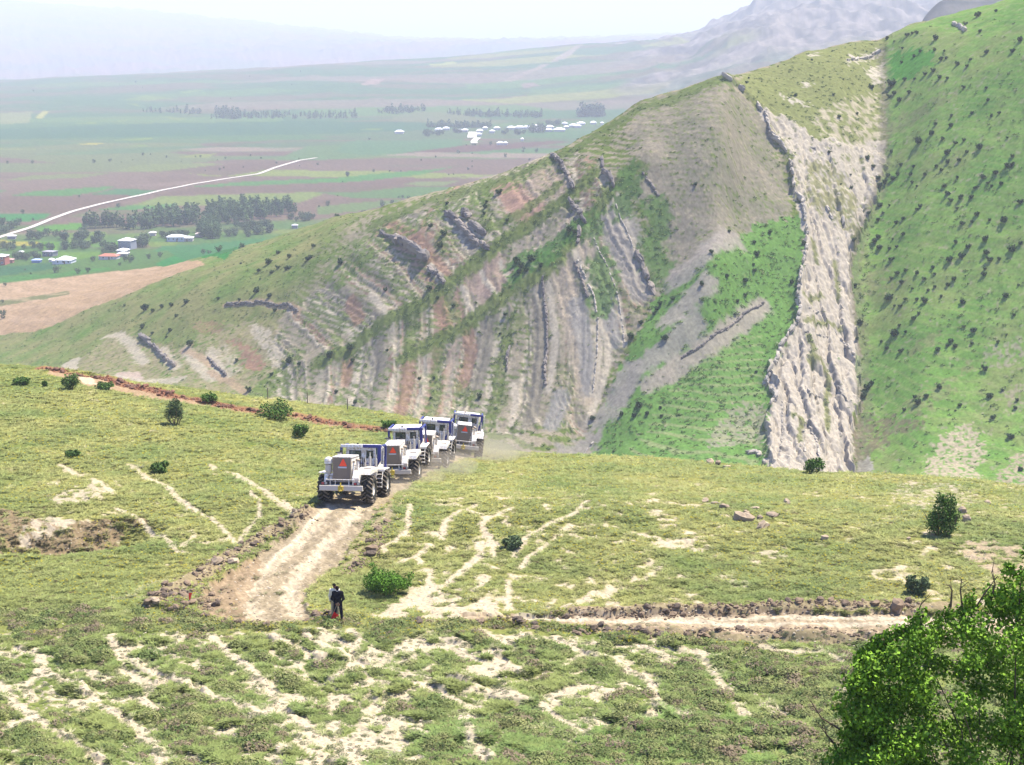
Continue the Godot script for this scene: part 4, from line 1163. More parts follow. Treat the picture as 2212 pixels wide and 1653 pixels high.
# a broken stone: a box grid pushed about by noise
func stone_mesh(sd: int, flat := 1.0, blocky := 0.5) -> ArrayMesh:
	var r := RandomNumberGenerator.new()
	r.seed = sd
	var nz := FastNoiseLite.new()
	nz.seed = sd
	nz.frequency = 1.3
	var sphere := SphereMesh.new()
	sphere.radius = 0.5
	sphere.height = 1.0
	sphere.radial_segments = 9
	sphere.rings = 5
	var arr := sphere.get_mesh_arrays()
	var vs: PackedVector3Array = arr[Mesh.ARRAY_VERTEX]
	var ix: PackedInt32Array = arr[Mesh.ARRAY_INDEX]
	for i in vs.size():
		var p := vs[i]
		var m := maxf(absf(p.x), maxf(absf(p.y), absf(p.z)))
		var cube := p * (0.5 / maxf(m, 0.01)) * 0.86
		p = p.lerp(cube, blocky)
		p *= 1.0 + 0.62 * nz.get_noise_3d(p.x * 2.0, p.y * 2.0, p.z * 2.0)
		p.y *= flat
		vs[i] = p
	var b := Mb.new()
	for i in range(0, ix.size(), 3):
		b.tri(vs[ix[i]], vs[ix[i + 2]], vs[ix[i + 1]])
	return b.done()


func slope_basis(x: float, d: float, turn: float, reach := 1.5) -> Basis:   # stands on the slope, turned by turn about its normal
	var h0 := ground(x, d)
	var nx := Vector3(reach, ground(x + reach, d) - h0, 0)
	var nz := Vector3(0, ground(x, d + reach) - h0, -reach)
	var up := nx.cross(nz).normalized()
	if up.y < 0: up = -up
	var f := Vector3(sin(turn), 0, cos(turn))
	var r := up.cross(f).normalized()
	return Basis(r, up, r.cross(up).normalized())


# ------------------------------------------------------------------ seismic vibrator truck; forward is -z, wheels stand on y = 0
func wheel_tyre() -> ArrayMesh:
	var b := Mb.new()
	b.xf = Transform3D(Basis(Vector3(0, 0, 1), -PI / 2), Vector3.ZERO)     # lathe axis y -> wheel axis x
	b.col = Color(0.030, 0.028, 0.026)
	var w := 0.36
	b.lathe(PackedVector2Array([Vector2(0.40, -w * 0.82), Vector2(0.52, -w * 0.98), Vector2(0.66, -w), Vector2(0.76, -w * 0.88), Vector2(0.80, -w * 0.55), Vector2(0.81, 0), Vector2(0.80, w * 0.55), Vector2(0.76, w * 0.88), Vector2(0.66, w), Vector2(0.52, w * 0.98), Vector2(0.40, w * 0.82)]), 32)
	# tall slanted lugs, dusty on their faces
	b.xf = Transform3D()
	var n := 17
	for side in [-1.0, 1.0]:
		for i in n:
			var a := TAU * (i + (0.5 if side > 0 else 0.0)) / n
			var out := Vector3(0, cos(a), sin(a))
			var along := Vector3(0, -sin(a), cos(a))
			var dir := (Vector3(side, 0, 0) * 0.78 + along * 0.62).normalized()
			var bs := Basis(dir, out, dir.cross(out))
			b.col = Color(0.20, 0.165, 0.125).lerp(Color(0.065, 0.058, 0.05), rng.randf())
			b.box(out * 0.825 + Vector3(side * 0.19, 0, 0) + along * 0.03, Vector3(0.42, 0.085, 0.075), 0.012, bs)
			b.col = Color(0.25, 0.205, 0.15)
			b.box(out * 0.765 + Vector3(side * 0.352, 0, 0) + along * 0.15, Vector3(0.045, 0.15, 0.08), 0.01, Basis(Vector3(side, 0, 0), out, Vector3(side, 0, 0).cross(out)))
	return b.done()


func wheel_rim(side: float) -> ArrayMesh:
	var b := Mb.new()
	b.xf = Transform3D(Basis(Vector3(0, 0, 1), -PI / 2 * side), Vector3.ZERO)
	b.lathe(PackedVector2Array([Vector2(0.42, 0.16), Vector2(0.42, 0.29), Vector2(0.37, 0.29), Vector2(0.34, 0.16), Vector2(0.20, 0.13), Vector2(0.19, 0.24), Vector2(0.13, 0.26), Vector2(0.0, 0.26)]), 24)
	for i in 10:
		var a := TAU * i / 10
		b.tube(Vector3(cos(a) * 0.27, 0.14, sin(a) * 0.27), Vector3(cos(a) * 0.27, 0.18, sin(a) * 0.27), 0.018, 0.018, 6)
	return b.done()


func prism(b: Mb, prof: PackedVector2Array, x0: float, x1: float) -> void:    # outline in (z, y), counter-clockwise seen from +x, pushed from x0 to x1
	var n := prof.size()
	for i in n:
		var p := prof[i]
		var q := prof[(i + 1) % n]
		b.quad(Vector3(x0, p.y, p.x), Vector3(x1, p.y, p.x), Vector3(x1, q.y, q.x), Vector3(x0, q.y, q.x))
	for t in range(0, Geometry2D.triangulate_polygon(prof).size(), 3):
		var ix := Geometry2D.triangulate_polygon(prof)
		var a := prof[ix[t]]
		var c := prof[ix[t + 1]]
		var d := prof[ix[t + 2]]
		b.tri(Vector3(x1, a.y, a.x), Vector3(x1, c.y, c.x), Vector3(x1, d.y, d.x))
		b.tri(Vector3(x0, a.y, a.x), Vector3(x0, d.y, d.x), Vector3(x0, c.y, c.x))


func made(f: Callable) -> ArrayMesh:
	var b := Mb.new()
	f.call(b)
	return b.done()


func make_truck(called: String, label: String) -> Node3D:
	var t := thing(called, label, "truck", Vector3.ZERO, 0.0, "convoy of survey trucks on the dirt track")
	t.set_meta("called", called)
	var white := mat(Color(0.70, 0.68, 0.64), 0.42, 0.0, 0.7)
	white.metallic_specular = 0.5
	white.albedo_texture = dust_texture()
	white.uv1_scale = Vector3.ONE * 0.35
	var dusty := mat(Color(0.55, 0.50, 0.42), 0.7, 0.0, 1.3)
	var grey := mat(Color(0.36, 0.285, 0.205), 0.85, 0.0, 2.0)
	var slat := mat(Color(0.29, 0.23, 0.165), 0.7, 0.1)
	var black := mat(Color(0.018, 0.018, 0.018), 0.7)
	var blue := mat(Color(0.014, 0.020, 0.16), 0.4)
	var red := mat(Color(0.95, 0.07, 0.015), 0.5)
	var amber := mat(Color(0.45, 0.33, 0.03), 0.7)
	var lamp := mat(Color(0.25, 0.01, 0.01), 0.3)
	var steel := mat(Color(0.30, 0.29, 0.27), 0.5, 0.4)
	var glass := StandardMaterial3D.new()
	glass.albedo_color = Color(0.16, 0.26, 0.24, 0.55)
	glass.roughness = 0.05
	glass.transparency = BaseMaterial3D.TRANSPARENCY_ALPHA
	var rubber := leaf_mat(0.9)
	rubber.backlight_enabled = false
	# wheels
	var tyre := wheel_tyre()
	for ax in [1.85, -2.35]:
		for s in [-1.0, 1.0]:
			var w := Node3D.new()
			w.name = "wheel"
			t.add_child(w, true)
			w.position = Vector3(1.38 * s, 0.84, ax)
			w.rotation.x = rng.randf() * TAU
			part(w, "tyre", tyre, rubber)
			part(w, "rim", wheel_rim(s), white)
	# frames: rear engine module, front cab module, joint between them, pad lift in the middle
	part(t, "chassis", made(func(b: Mb):
		for s in [-1.0, 1.0]:
			b.box(Vector3(0.48 * s, 0.98, 1.75), Vector3(0.16, 0.36, 3.3), 0.02)
			b.box(Vector3(0.48 * s, 0.98, -2.6), Vector3(0.16, 0.36, 3.6), 0.02)
		b.box(Vector3(0, 0.98, 2.9), Vector3(1.6, 0.4, 0.2), 0.02)
		b.box(Vector3(0, 0.98, -0.75), Vector3(1.5, 0.4, 0.2), 0.02)
		b.box(Vector3(0, 0.95, -0.3), Vector3(0.5, 0.3, 0.9), 0.05)), dusty)
	part(t, "axle", made(func(b: Mb):
		b.tube(Vector3(-1.1, 0.84, 1.85), Vector3(1.1, 0.84, 1.85), 0.15, 0.15, 10)
		b.box(Vector3(0.05, 0.84, 1.85), Vector3(0.55, 0.42, 0.5), 0.1)), black)
	part(t, "axle", made(func(b: Mb):
		b.tube(Vector3(-1.1, 0.84, -2.35), Vector3(1.1, 0.84, -2.35), 0.15, 0.15, 10)
		b.box(Vector3(0.05, 0.84, -2.35), Vector3(0.55, 0.42, 0.5), 0.1)), black)
	var pad := part(t, "vibrator_pad", made(func(b: Mb):
		b.box(Vector3(0, 0.62, -0.3), Vector3(1.9, 0.2, 1.3), 0.03)
		b.box(Vector3(0, 0.95, -0.3), Vector3(1.0, 0.5, 0.7), 0.04)
		for s in [-1.0, 1.0]:
			for q in [-1.0, 1.0]:
				b.tube(Vector3(0.75 * s, 0.7, -0.3 + 0.45 * q), Vector3(0.75 * s, 1.9, -0.3 + 0.3 * q), 0.06, 0.06, 8)), steel)
	# rear bumper with hitch, number strip and lamps
	var bumper := part(t, "rear_bumper", made(func(b: Mb):
		b.box(Vector3(-0.02, 1.0, 3.42), Vector3(2.72, 0.32, 0.16), 0.02)
		b.box(Vector3(-0.02, 0.86, 3.34), Vector3(2.72, 0.05, 0.3), 0.01)), dusty)
	part(t, "gap_shade_deck", made(func(b: Mb):
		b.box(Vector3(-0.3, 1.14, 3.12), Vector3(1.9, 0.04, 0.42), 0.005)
		b.box(Vector3(-0.3, 1.26, 2.86), Vector3(1.9, 0.22, 0.06), 0.005)), black)  # deck and upright panel coloured black to paint the shade of the open gap
	part(bumper, "tow_hitch", made(func(b: Mb):
		b.box(Vector3(-0.02, 1.0, 3.54), Vector3(0.34, 0.3, 0.12), 0.03)
		b.tube(Vector3(-0.02, 1.1, 3.6), Vector3(-0.02, 1.36, 3.56), 0.06, 0.035, 8)
		b.box(Vector3(-0.02, 0.86, 3.6), Vector3(0.2, 0.1, 0.16), 0.03)), amber)
	for x in [-1.18, 0.86]:
		part(t, "lamp_housing", made(func(b: Mb): b.box(Vector3(x + 0.1, 1.27, 3.36), Vector3(0.40, 0.19, 0.12), 0.02)), black)
		for k in 2:
			part(t, "tail_light", made(func(b: Mb): b.box(Vector3(x + 0.2 * k, 1.27, 3.425), Vector3(0.15, 0.13, 0.03), 0.01)), lamp if k == 0 else steel)
	var rail := part(t, "railing", made(func(b: Mb):
		for y in [1.52]:
			b.tube(Vector3(-1.0, y, 3.38), Vector3(0.78, y, 3.38), 0.025, 0.025, 6)
		for x in [-1.0, -0.72, -0.4, 0.46, 0.78]:
			b.tube(Vector3(x, 1.16, 3.38), Vector3(x, 1.52, 3.38), 0.022, 0.022, 6)
		b.tube(Vector3(0.78, 1.52, 3.38), Vector3(0.78, 1.52, 2.8), 0.022, 0.022, 6)
		b.tube(Vector3(-1.0, 1.52, 3.38), Vector3(-1.0, 1.52, 2.8), 0.022, 0.022, 6)), white)
	# engine housing with radiator at the back
	var hood := part(t, "engine_housing", made(func(b: Mb):
		b.box(Vector3(-0.10, 2.10, 1.95), Vector3(1.16, 1.5, 1.85), 0.04)
		b.box(Vector3(-0.10, 2.875, 1.98), Vector3(1.24, 0.07, 1.95), 0.02)
		b.box(Vector3(0.1, 2.62, 0.85), Vector3(0.7, 0.3, 0.5), 0.05)), white)
	part(hood, "vent_louvre", made(func(b: Mb):
		for k in 6: b.box(Vector3(0.484, 1.75 + 0.11 * k, 2.1), Vector3(0.012, 0.05, 0.9), 0.004)), black)
	var rad := part(t, "radiator_grille", made(func(b: Mb):
		b.box(Vector3(-0.10, 2.10, 2.90), Vector3(1.06, 1.46, 0.06), 0.01)
		for s in [-1.0, 1.0]: b.box(Vector3(-0.10 + 0.55 * s, 2.10, 2.92), Vector3(0.06, 1.5, 0.12), 0.01)
		b.box(Vector3(-0.10, 1.36, 2.92), Vector3(1.1, 0.06, 0.12), 0.01)), grey)
	for k in 17:
		part(rad, "grille_slat", made(func(b: Mb): b.box(Vector3(-0.10 - 0.48 + 0.06 * k, 2.10, 2.945), Vector3(0.022, 1.40, 0.03), 0.006)), slat)
	part(t, "warning_triangle", made(func(b: Mb):
		prism_z(b, PackedVector2Array([Vector2(-0.24, 2.36), Vector2(-0.20, 2.32), Vector2(0.20, 2.32), Vector2(0.24, 2.36), Vector2(0.035, 2.75), Vector2(-0.035, 2.75)]), -0.02, 2.965, 2.985)), red)
	part(t, "white_plate", made(func(b: Mb): b.box(Vector3(-0.06, 2.24, 2.975), Vector3(0.56, 0.10, 0.02), 0.004)), mat(Color(0.6, 0.6, 0.6), 0.6, 0.0, 6.0))
	# air cleaner with its domed cap and funnel on the left, exhaust stacks on the right
	var air := part(t, "air_cleaner", made(func(b: Mb):
		b.xf = Transform3D(Basis(), Vector3(-0.98, 1.80, 2.75))
		b.lathe(PackedVector2Array([Vector2(0.0, 0.0), Vector2(0.16, 0.0), Vector2(0.19, 0.12), Vector2(0.22, 0.2), Vector2(0.22, 0.52), Vector2(0.24, 0.54), Vector2(0.24, 0.58), Vector2(0.20, 0.6)]), 18)), dusty)
	part(air, "dome_cap", made(func(b: Mb):
		b.xf = Transform3D(Basis(), Vector3(-0.98, 2.42, 2.75))
		b.lathe(PackedVector2Array([Vector2(0.2, 0.0), Vector2(0.28, 0.04), Vector2(0.28, 0.22), Vector2(0.25, 0.34), Vector2(0.17, 0.42), Vector2(0.0, 0.46)]), 18)), white)
	part(air, "dust_funnel", made(func(b: Mb): b.tube(Vector3(-1.08, 1.78, 2.82), Vector3(-1.18, 1.30, 2.95), 0.15, 0.04, 12)), white)
	part(t, "side_tank", made(func(b: Mb):
		prism(b, PackedVector2Array([Vector2(2.7, 1.17), Vector2(2.7, 1.45), Vector2(2.6, 1.72), Vector2(1.0, 1.78), Vector2(1.0, 1.72), Vector2(2.6, 1.66)]), -1.10, -0.75)
		b.box(Vector3(-1.38, 1.86, 1.85), Vector3(0.56, 0.08, 1.6), 0.02)
		b.box(Vector3(-0.85, 1.4, 2.0), Vector3(0.24, 0.6, 1.5), 0.03)), white)
	for q in [[Vector3(0.62, 1.2, 2.85), Vector3(0.62, 2.55, 2.85), 0.055], [Vector3(0.80, 1.5, 2.55), Vector3(0.80, 2.65, 2.55), 0.10]]:
		var pipe := part(t, "exhaust_pipe", made(func(b: Mb): b.tube(q[0], q[1], q[2], q[2], 12)), white)
		part(pipe, "pipe_cap", made(func(b: Mb): b.tube(q[1], q[1] + Vector3(0.03, 0.11, 0.02), q[2] * 1.35, q[2] * 1.35, 12)), grey)
	part(t, "breather_stack", made(func(b: Mb):
		b.tube(Vector3(-0.72, 2.7, 1.1), Vector3(-0.72, 3.02, 1.1), 0.16, 0.13, 12)
		b.tube(Vector3(-0.72, 2.75, 1.1), Vector3(-0.2, 2.75, 1.4), 0.1, 0.1, 10)), white)
	part(t, "rain_cap", made(func(b: Mb):
		b.tube(Vector3(-0.74, 3.02, 1.1), Vector3(-0.74, 3.07, 1.1), 0.25, 0.22, 14)
		b.tube(Vector3(-0.62, 3.07, 1.1), Vector3(-0.60, 3.2, 1.1), 0.09, 0.06, 10)), black)
	# fuel tank and step boxes on the right, over the wheel
	var tank := part(t, "fuel_tank", made(func(b: Mb):
		prism(b, PackedVector2Array([Vector2(3.34, 1.18), Vector2(3.34, 1.62), Vector2(3.05, 2.02), Vector2(0.9, 2.12), Vector2(0.55, 1.6), Vector2(0.75, 1.55), Vector2(1.0, 1.86), Vector2(2.65, 1.84), Vector2(2.95, 1.5), Vector2(3.05, 1.18)]), 0.66, 1.06)
		prism(b, PackedVector2Array([Vector2(2.75, 1.80), Vector2(2.62, 2.06), Vector2(0.9, 2.14), Vector2(0.6, 1.80), Vector2(0.8, 1.80), Vector2(1.0, 1.86), Vector2(2.55, 1.82)]), 1.05, 1.66)
		b.box(Vector3(0.82, 1.55, 2.0), Vector3(0.3, 0.9, 2.2), 0.03)), white)
	part(tank, "vent_plate", made(func(b: Mb): b.box(Vector3(0.88, 1.44, 3.345), Vector3(0.32, 0.24, 0.02), 0.005)), mat(Color(0.52, 0.42, 0.32), 0.8))
	part(tank, "filler_box", made(func(b: Mb): b.box(Vector3(1.3, 2.14, 1.5), Vector3(0.5, 0.1, 1.0), 0.03)), dusty)
	for q in [[1.05, 0.2, 2.75], [1.35, -0.2, 2.6], [0.7, 0.1, 2.5]]:
		part(t, "hydraulic_ram", made(func(b: Mb):
			b.tube(Vector3(q[0], 1.5, q[1]), Vector3(q[0], q[2], q[1]), 0.085, 0.085, 10)
			b.tube(Vector3(q[0], q[2], q[1]), Vector3(q[0], q[2] + 0.25, q[1]), 0.04, 0.04, 8)), dusty)
	part(t, "hose_bundle", made(func(b: Mb):
		for k in 5:
			var x := 0.1 + 0.14 * k
			b.tube(Vector3(x, 2.5, 0.75), Vector3(x + 0.05, 2.85 - 0.05 * k, 0.3), 0.03, 0.03, 6)
			b.tube(Vector3(x + 0.05, 2.85 - 0.05 * k, 0.3), Vector3(x, 1.5, -0.3), 0.03, 0.03, 6)), black)
	# cab
	var rim := mat(Color(0.02, 0.022, 0.025), 0.5)
	var cab := part(t, "cab", made(func(b: Mb):
		b.box(Vector3(0.1, 1.70, -2.15), Vector3(2.0, 0.95, 1.7), 0.05)
		b.box(Vector3(0.1, 2.33, -1.34), Vector3(1.96, 0.40, 0.08), 0.02)          # back wall round its two windows
		b.box(Vector3(0.1, 3.13, -1.34), Vector3(1.96, 0.24, 0.08), 0.02)
		for q in [[-0.77, 0.22], [0.30, 0.34], [1.00, 0.16]]:
			b.box(Vector3(q[0], 2.77, -1.34), Vector3(q[1], 0.52, 0.08), 0.01)
		for x in [-0.86, 1.06]:
			for z in [-2.15, -2.95]:
				b.box(Vector3(x, 2.7, z), Vector3(0.09, 1.1, 0.10), 0.02)), white)
	part(cab, "seat", made(func(b: Mb):
		b.box(Vector3(-0.4, 2.35, -1.9), Vector3(0.5, 0.75, 0.16), 0.06)
		b.box(Vector3(-0.4, 2.0, -2.15), Vector3(0.5, 0.16, 0.5), 0.05)), black)
	for q in [[-0.27, 0.80], [0.70, 0.46]]:
		var win := part(cab, "rear_window", made(func(b: Mb): b.box(Vector3(q[0], 2.77, -1.335), Vector3(q[1] - 0.06, 0.47, 0.012))), glass)
		part(win, "window_rim", made(func(b: Mb):
			for e in [-1.0, 1.0]:
				b.box(Vector3(q[0], 2.77 + 0.235 * e, -1.30), Vector3(q[1], 0.05, 0.03), 0.01)
				b.box(Vector3(q[0] + (q[1] * 0.5 - 0.025) * e, 2.77, -1.30), Vector3(0.05, 0.44, 0.03), 0.01)), rim)
	for x in [-0.86, 1.06]:
		for z in [-1.75, -2.55]:
			part(cab, "side_window", made(func(b: Mb): b.box(Vector3(x, 2.72, z), Vector3(0.012, 0.86, 0.7))), glass)
	part(cab, "windscreen", made(func(b: Mb): b.box(Vector3(0.1, 2.72, -2.96), Vector3(1.8, 0.9, 0.012))), glass)
	var roof := part(t, "cab_roof", made(func(b: Mb):
		b.box(Vector3(0.08, 3.29, -2.1), Vector3(2.1, 0.10, 1.7), 0.04)
		b.box(Vector3(-0.42, 3.33, -0.90), Vector3(1.45, 0.22, 0.10), 0.03)), white)
	part(roof, "beacon", made(func(b: Mb): b.tube(Vector3(-0.2, 3.34, -1.7), Vector3(-0.2, 3.48, -1.7), 0.07, 0.06, 10)), black)
	# blue rollover frame outside the cab
	part(t, "roll_frame", made(func(b: Mb):
		b.box(Vector3(1.38, 2.9, -1.05), Vector3(0.22, 0.95, 0.18), 0.02)
		b.box(Vector3(0.58, 3.33, -1.05), Vector3(1.82, 0.20, 0.16), 0.02)
		b.tube(Vector3(1.38, 2.5, -1.05), Vector3(0.90, 1.6, -1.0), 0.14, 0.14, 4)
		b.box(Vector3(-1.12, 2.8, -1.05), Vector3(0.15, 0.98, 0.15), 0.02)
		b.tube(Vector3(-1.12, 2.4, -1.05), Vector3(-0.85, 1.6, -1.0), 0.10, 0.10, 4)
		b.box(Vector3(-0.75, 3.28, -1.05), Vector3(0.8, 0.10, 0.14), 0.02)
		for s in [-1.12, 1.38]:
			b.box(Vector3(s, 3.3, -2.0), Vector3(0.14, 0.14, 1.75), 0.02)
			b.box(Vector3(s, 2.5, -2.95), Vector3(0.14, 1.6, 0.14), 0.02)
		b.box(Vector3(0.1, 2.22, -1.06), Vector3(1.2, 0.07, 0.05), 0.01)), blue)
	part(t, "front_fender", made(func(b: Mb):
		b.box(Vector3(1.28, 1.80, -2.35), Vector3(0.72, 0.08, 1.5), 0.02)
		b.box(Vector3(1.28, 1.74, -1.58), Vector3(0.72, 0.14, 0.06), 0.01)), white)
	part(t, "front_fender", made(func(b: Mb):
		b.box(Vector3(-1.28, 1.80, -2.35), Vector3(0.72, 0.08, 1.5), 0.02)
		b.box(Vector3(-1.28, 1.74, -1.58), Vector3(0.72, 0.14, 0.06), 0.01)), white)
	part(t, "handrail", made(func(b: Mb):
		b.tube(Vector3(1.6, 1.7, -1.2), Vector3(1.6, 3.2, -1.4), 0.025, 0.025, 6)
		b.tube(Vector3(1.6, 3.2, -1.4), Vector3(1.4, 3.35, -1.5), 0.025, 0.025, 6)
		b.tube(Vector3(1.6, 1.2, -0.9), Vector3(1.6, 1.7, -1.2), 0.025, 0.025, 6)), white)
	part(t, "step_ladder", made(func(b: Mb):
		for k in 4: b.box(Vector3(1.35, 0.7 + 0.27 * k, -1.2), Vector3(0.4, 0.04, 0.2), 0.01)
		for s in [-1.0, 1.0]: b.box(Vector3(1.35 + 0.2 * s, 1.15, -1.2), Vector3(0.03, 1.0, 0.06), 0.01)), white)
	part(t, "front_body", made(func(b: Mb): b.box(Vector3(0, 1.5, -4.0), Vector3(1.9, 0.8, 1.0), 0.06)), white)
	return t


func dust_texture() -> NoiseTexture2D:      # brownish dust caught on paint in blotches
	var t := grain_texture(77, 0.012, 0.8, 1.0, 5)
	t.color_ramp.offsets = PackedFloat32Array([0.0, 0.38, 0.52, 1.0])
	t.color_ramp.colors = PackedColorArray([Color(0.78, 0.69, 0.56), Color(0.90, 0.85, 0.77), Color(1, 1, 1), Color(1, 1, 1)])
	return t


func prism_z(b: Mb, prof: PackedVector2Array, x: float, z0: float, z1: float) -> void:   # outline in (x, y), counter-clockwise seen from +z
	var n := prof.size()
	for i in n:
		var p := prof[i]
		var q := prof[(i + 1) % n]
		b.quad(Vector3(x + q.x, q.y, z0), Vector3(x + p.x, p.y, z0), Vector3(x + p.x, p.y, z1), Vector3(x + q.x, q.y, z1))
	var ix := Geometry2D.triangulate_polygon(prof)
	for t in range(0, ix.size(), 3):
		var a := prof[ix[t]]
		var c := prof[ix[t + 1]]
		var d := prof[ix[t + 2]]
		b.tri(Vector3(x + a.x, a.y, z1), Vector3(x + c.x, c.y, z1), Vector3(x + d.x, d.y, z1))
		b.tri(Vector3(x + a.x, a.y, z0), Vector3(x + d.x, d.y, z0), Vector3(x + c.x, c.y, z0))


func build_trucks() -> void:
	var spots := [["v", 750, 1084, -0.12], ["v", 859, 1037, -0.11], ["v", 921, 1010, -0.09], ["v", 999, 984, 0.0]]
	var labels := ["white vibrator truck with red triangle standing on bare earth, rearmost of the convoy", "white vibrator truck between the rearmost truck and the half hidden one",
		"white vibrator truck whose back is half hidden by the blue frame of the truck behind", "white vibrator truck leading the convoy over the brow, bushes beyond it"]
	var first: Node3D
	for i in 4:
		var p := hit(spots[i][1], spots[i][2])
		var o: Node3D
		if i == 0:
			o = make_truck("vibrator_truck", labels[0])
			first = o
		else:
			o = copy_of(first, Vector3.ZERO, 0.0, Vector3.ONE, labels[i], "convoy of survey trucks on the dirt track")
		var b := slope_basis(p.x, -p.z, spots[i][3], 3.0)
		# the pixel marks where the rear wheels stand
		o.basis = b
		o.position = p - b * Vector3(0, 0, 1.85)
		var c := o.position
		o.position.y = maxf(ground(c.x, -c.z) * 0.5 + c.y * 0.5, c.y) - 0.03


# ------------------------------------------------------------------ people: bones with radii, joined smoothly and meshed
# bones: [from, to, radius at from, radius at to, colour]
func flesh(b: Mb, bones: Array, cell: float, k: float, lo: Vector3, hi: Vector3) -> void:
	var n := Vector3i(((hi - lo) / cell).ceil()) + Vector3i.ONE
	var f := PackedFloat32Array()
	f.resize(n.x * n.y * n.z)
	f.fill(1.0)
	for bone in bones:
		var p: Vector3 = bone[0]
		var q: Vector3 = bone[1]
		var r0: float = bone[2]
		var r1: float = bone[3]
		var reach := maxf(r0, r1) + k * 2.0 + cell * 2.0
		var a0 := ((p.min(q) - Vector3.ONE * reach - lo) / cell).floor()
		var a1 := ((p.max(q) + Vector3.ONE * reach - lo) / cell).ceil()
		var pq := q - p
		var l2 := maxf(pq.length_squared(), 1e-9)
		for z in range(maxi(0, int(a0.z)), mini(n.z, int(a1.z) + 1)):
			for y in range(maxi(0, int(a0.y)), mini(n.y, int(a1.y) + 1)):
				for x in range(maxi(0, int(a0.x)), mini(n.x, int(a1.x) + 1)):
					var w := lo + Vector3(x, y, z) * cell
					var t := clampf((w - p).dot(pq) / l2, 0.0, 1.0)
					var d := w.distance_to(p + pq * t) - lerpf(r0, r1, t)
					var i := (z * n.y + y) * n.x + x
					var h := maxf(k - absf(f[i] - d), 0.0) / k
					f[i] = minf(f[i], d) - h * h * k * 0.25
	var at := {}
	var vs := PackedVector3Array()
	for z in n.z - 1:
		for y in n.y - 1:
			for x in n.x - 1:
				var i := (z * n.y + y) * n.x + x
				var g := [f[i], f[i + 1], f[i + n.x], f[i + n.x + 1], f[i + n.x * n.y], f[i + n.x * n.y + 1], f[i + n.x * n.y + n.x], f[i + n.x * n.y + n.x + 1]]
				var neg := 0
				for e in g:
					if e < 0.0: neg += 1
				if neg == 0 or neg == 8: continue
				var s := Vector3.ZERO
				var m := 0
				for e in [[0, 1], [2, 3], [4, 5], [6, 7], [0, 2], [1, 3], [4, 6], [5, 7], [0, 4], [1, 5], [2, 6], [3, 7]]:
					var u: float = g[e[0]]
					var v: float = g[e[1]]
					if (u < 0.0) != (v < 0.0):
						var c0 := Vector3(e[0] & 1, (e[0] >> 1) & 1, e[0] >> 2)
						var c1 := Vector3(e[1] & 1, (e[1] >> 1) & 1, e[1] >> 2)
						s += c0.lerp(c1, u / (u - v))
						m += 1
				at[i] = vs.size()
				vs.append(lo + (Vector3(x, y, z) + s / m) * cell)
	var step := [1, n.x, n.x * n.y]
	for i: int in at:
		for ax in 3:
			var d: int = step[ax]
			var e: int = step[(ax + 1) % 3]
			var h: int = step[(ax + 2) % 3]
			if i + d >= f.size() or (f[i] < 0.0) == (f[i + d] < 0.0): continue
			if not (at.has(i - e) and at.has(i - h) and at.has(i - e - h)): continue
			var q0 := vs[at[i]]
			var q1 := vs[at[i - e]]
			var q2 := vs[at[i - e - h]]
			var q3 := vs[at[i - h]]
			var mid := (q0 + q2) * 0.5
			var best := 1e9
			for bone in bones:
				var pq: Vector3 = bone[1] - bone[0]
				var t := clampf((mid - bone[0]).dot(pq) / maxf(pq.length_squared(), 1e-9), 0.0, 1.0)
				var dd: float = mid.distance_to(bone[0] + pq * t) - lerpf(bone[2], bone[3], t)
				if dd < best:
					best = dd
					b.col = bone[4]
			if f[i] < 0.0: b.quad(q0, q1, q2, q3)
			else: b.quad(q0, q3, q2, q1)


func hand(b: Mb, wrist: Vector3, dir: Vector3, palm_n: Vector3, side: float, curl: float, skin: Color) -> void:
	var across := dir.cross(palm_n).normalized() * side
	var bones := [[wrist - dir * 0.03, wrist + dir * 0.01, 0.027, 0.026, skin]]
	for i in 4:
		var o := across * (0.027 - 0.018 * i)
		bones.append([wrist + o * 0.6, wrist + dir * 0.085 + o, 0.016, 0.0115, skin])
		var p := wrist + dir * 0.085 + o
		var l: float = [0.040, 0.046, 0.043, 0.033][i]
		var dd := dir
		for s in 3:
			dd = (dd + palm_n * curl).normalized()
			var q: Vector3 = p + dd * l * [1.0, 0.65, 0.5][s]
			bones.append([p, q, 0.0095 - 0.001 * s, 0.0088 - 0.001 * s, skin])
			p = q
	var t0 := wrist + dir * 0.025 + across * 0.026
	var t1 := t0 + (dir * 0.6 + across * 0.75 + palm_n * 0.25).normalized() * 0.042
	var t2 := t1 + (dir * 0.9 + across * 0.1 + palm_n * 0.5).normalized() * 0.034
	bones.append([t0, t1, 0.014, 0.011, skin])
	bones.append([t1, t2, 0.0105, 0.0085, skin])
	flesh(b, bones, 0.0055, 0.006, wrist - Vector3.ONE * 0.15, wrist + Vector3.ONE * 0.19)


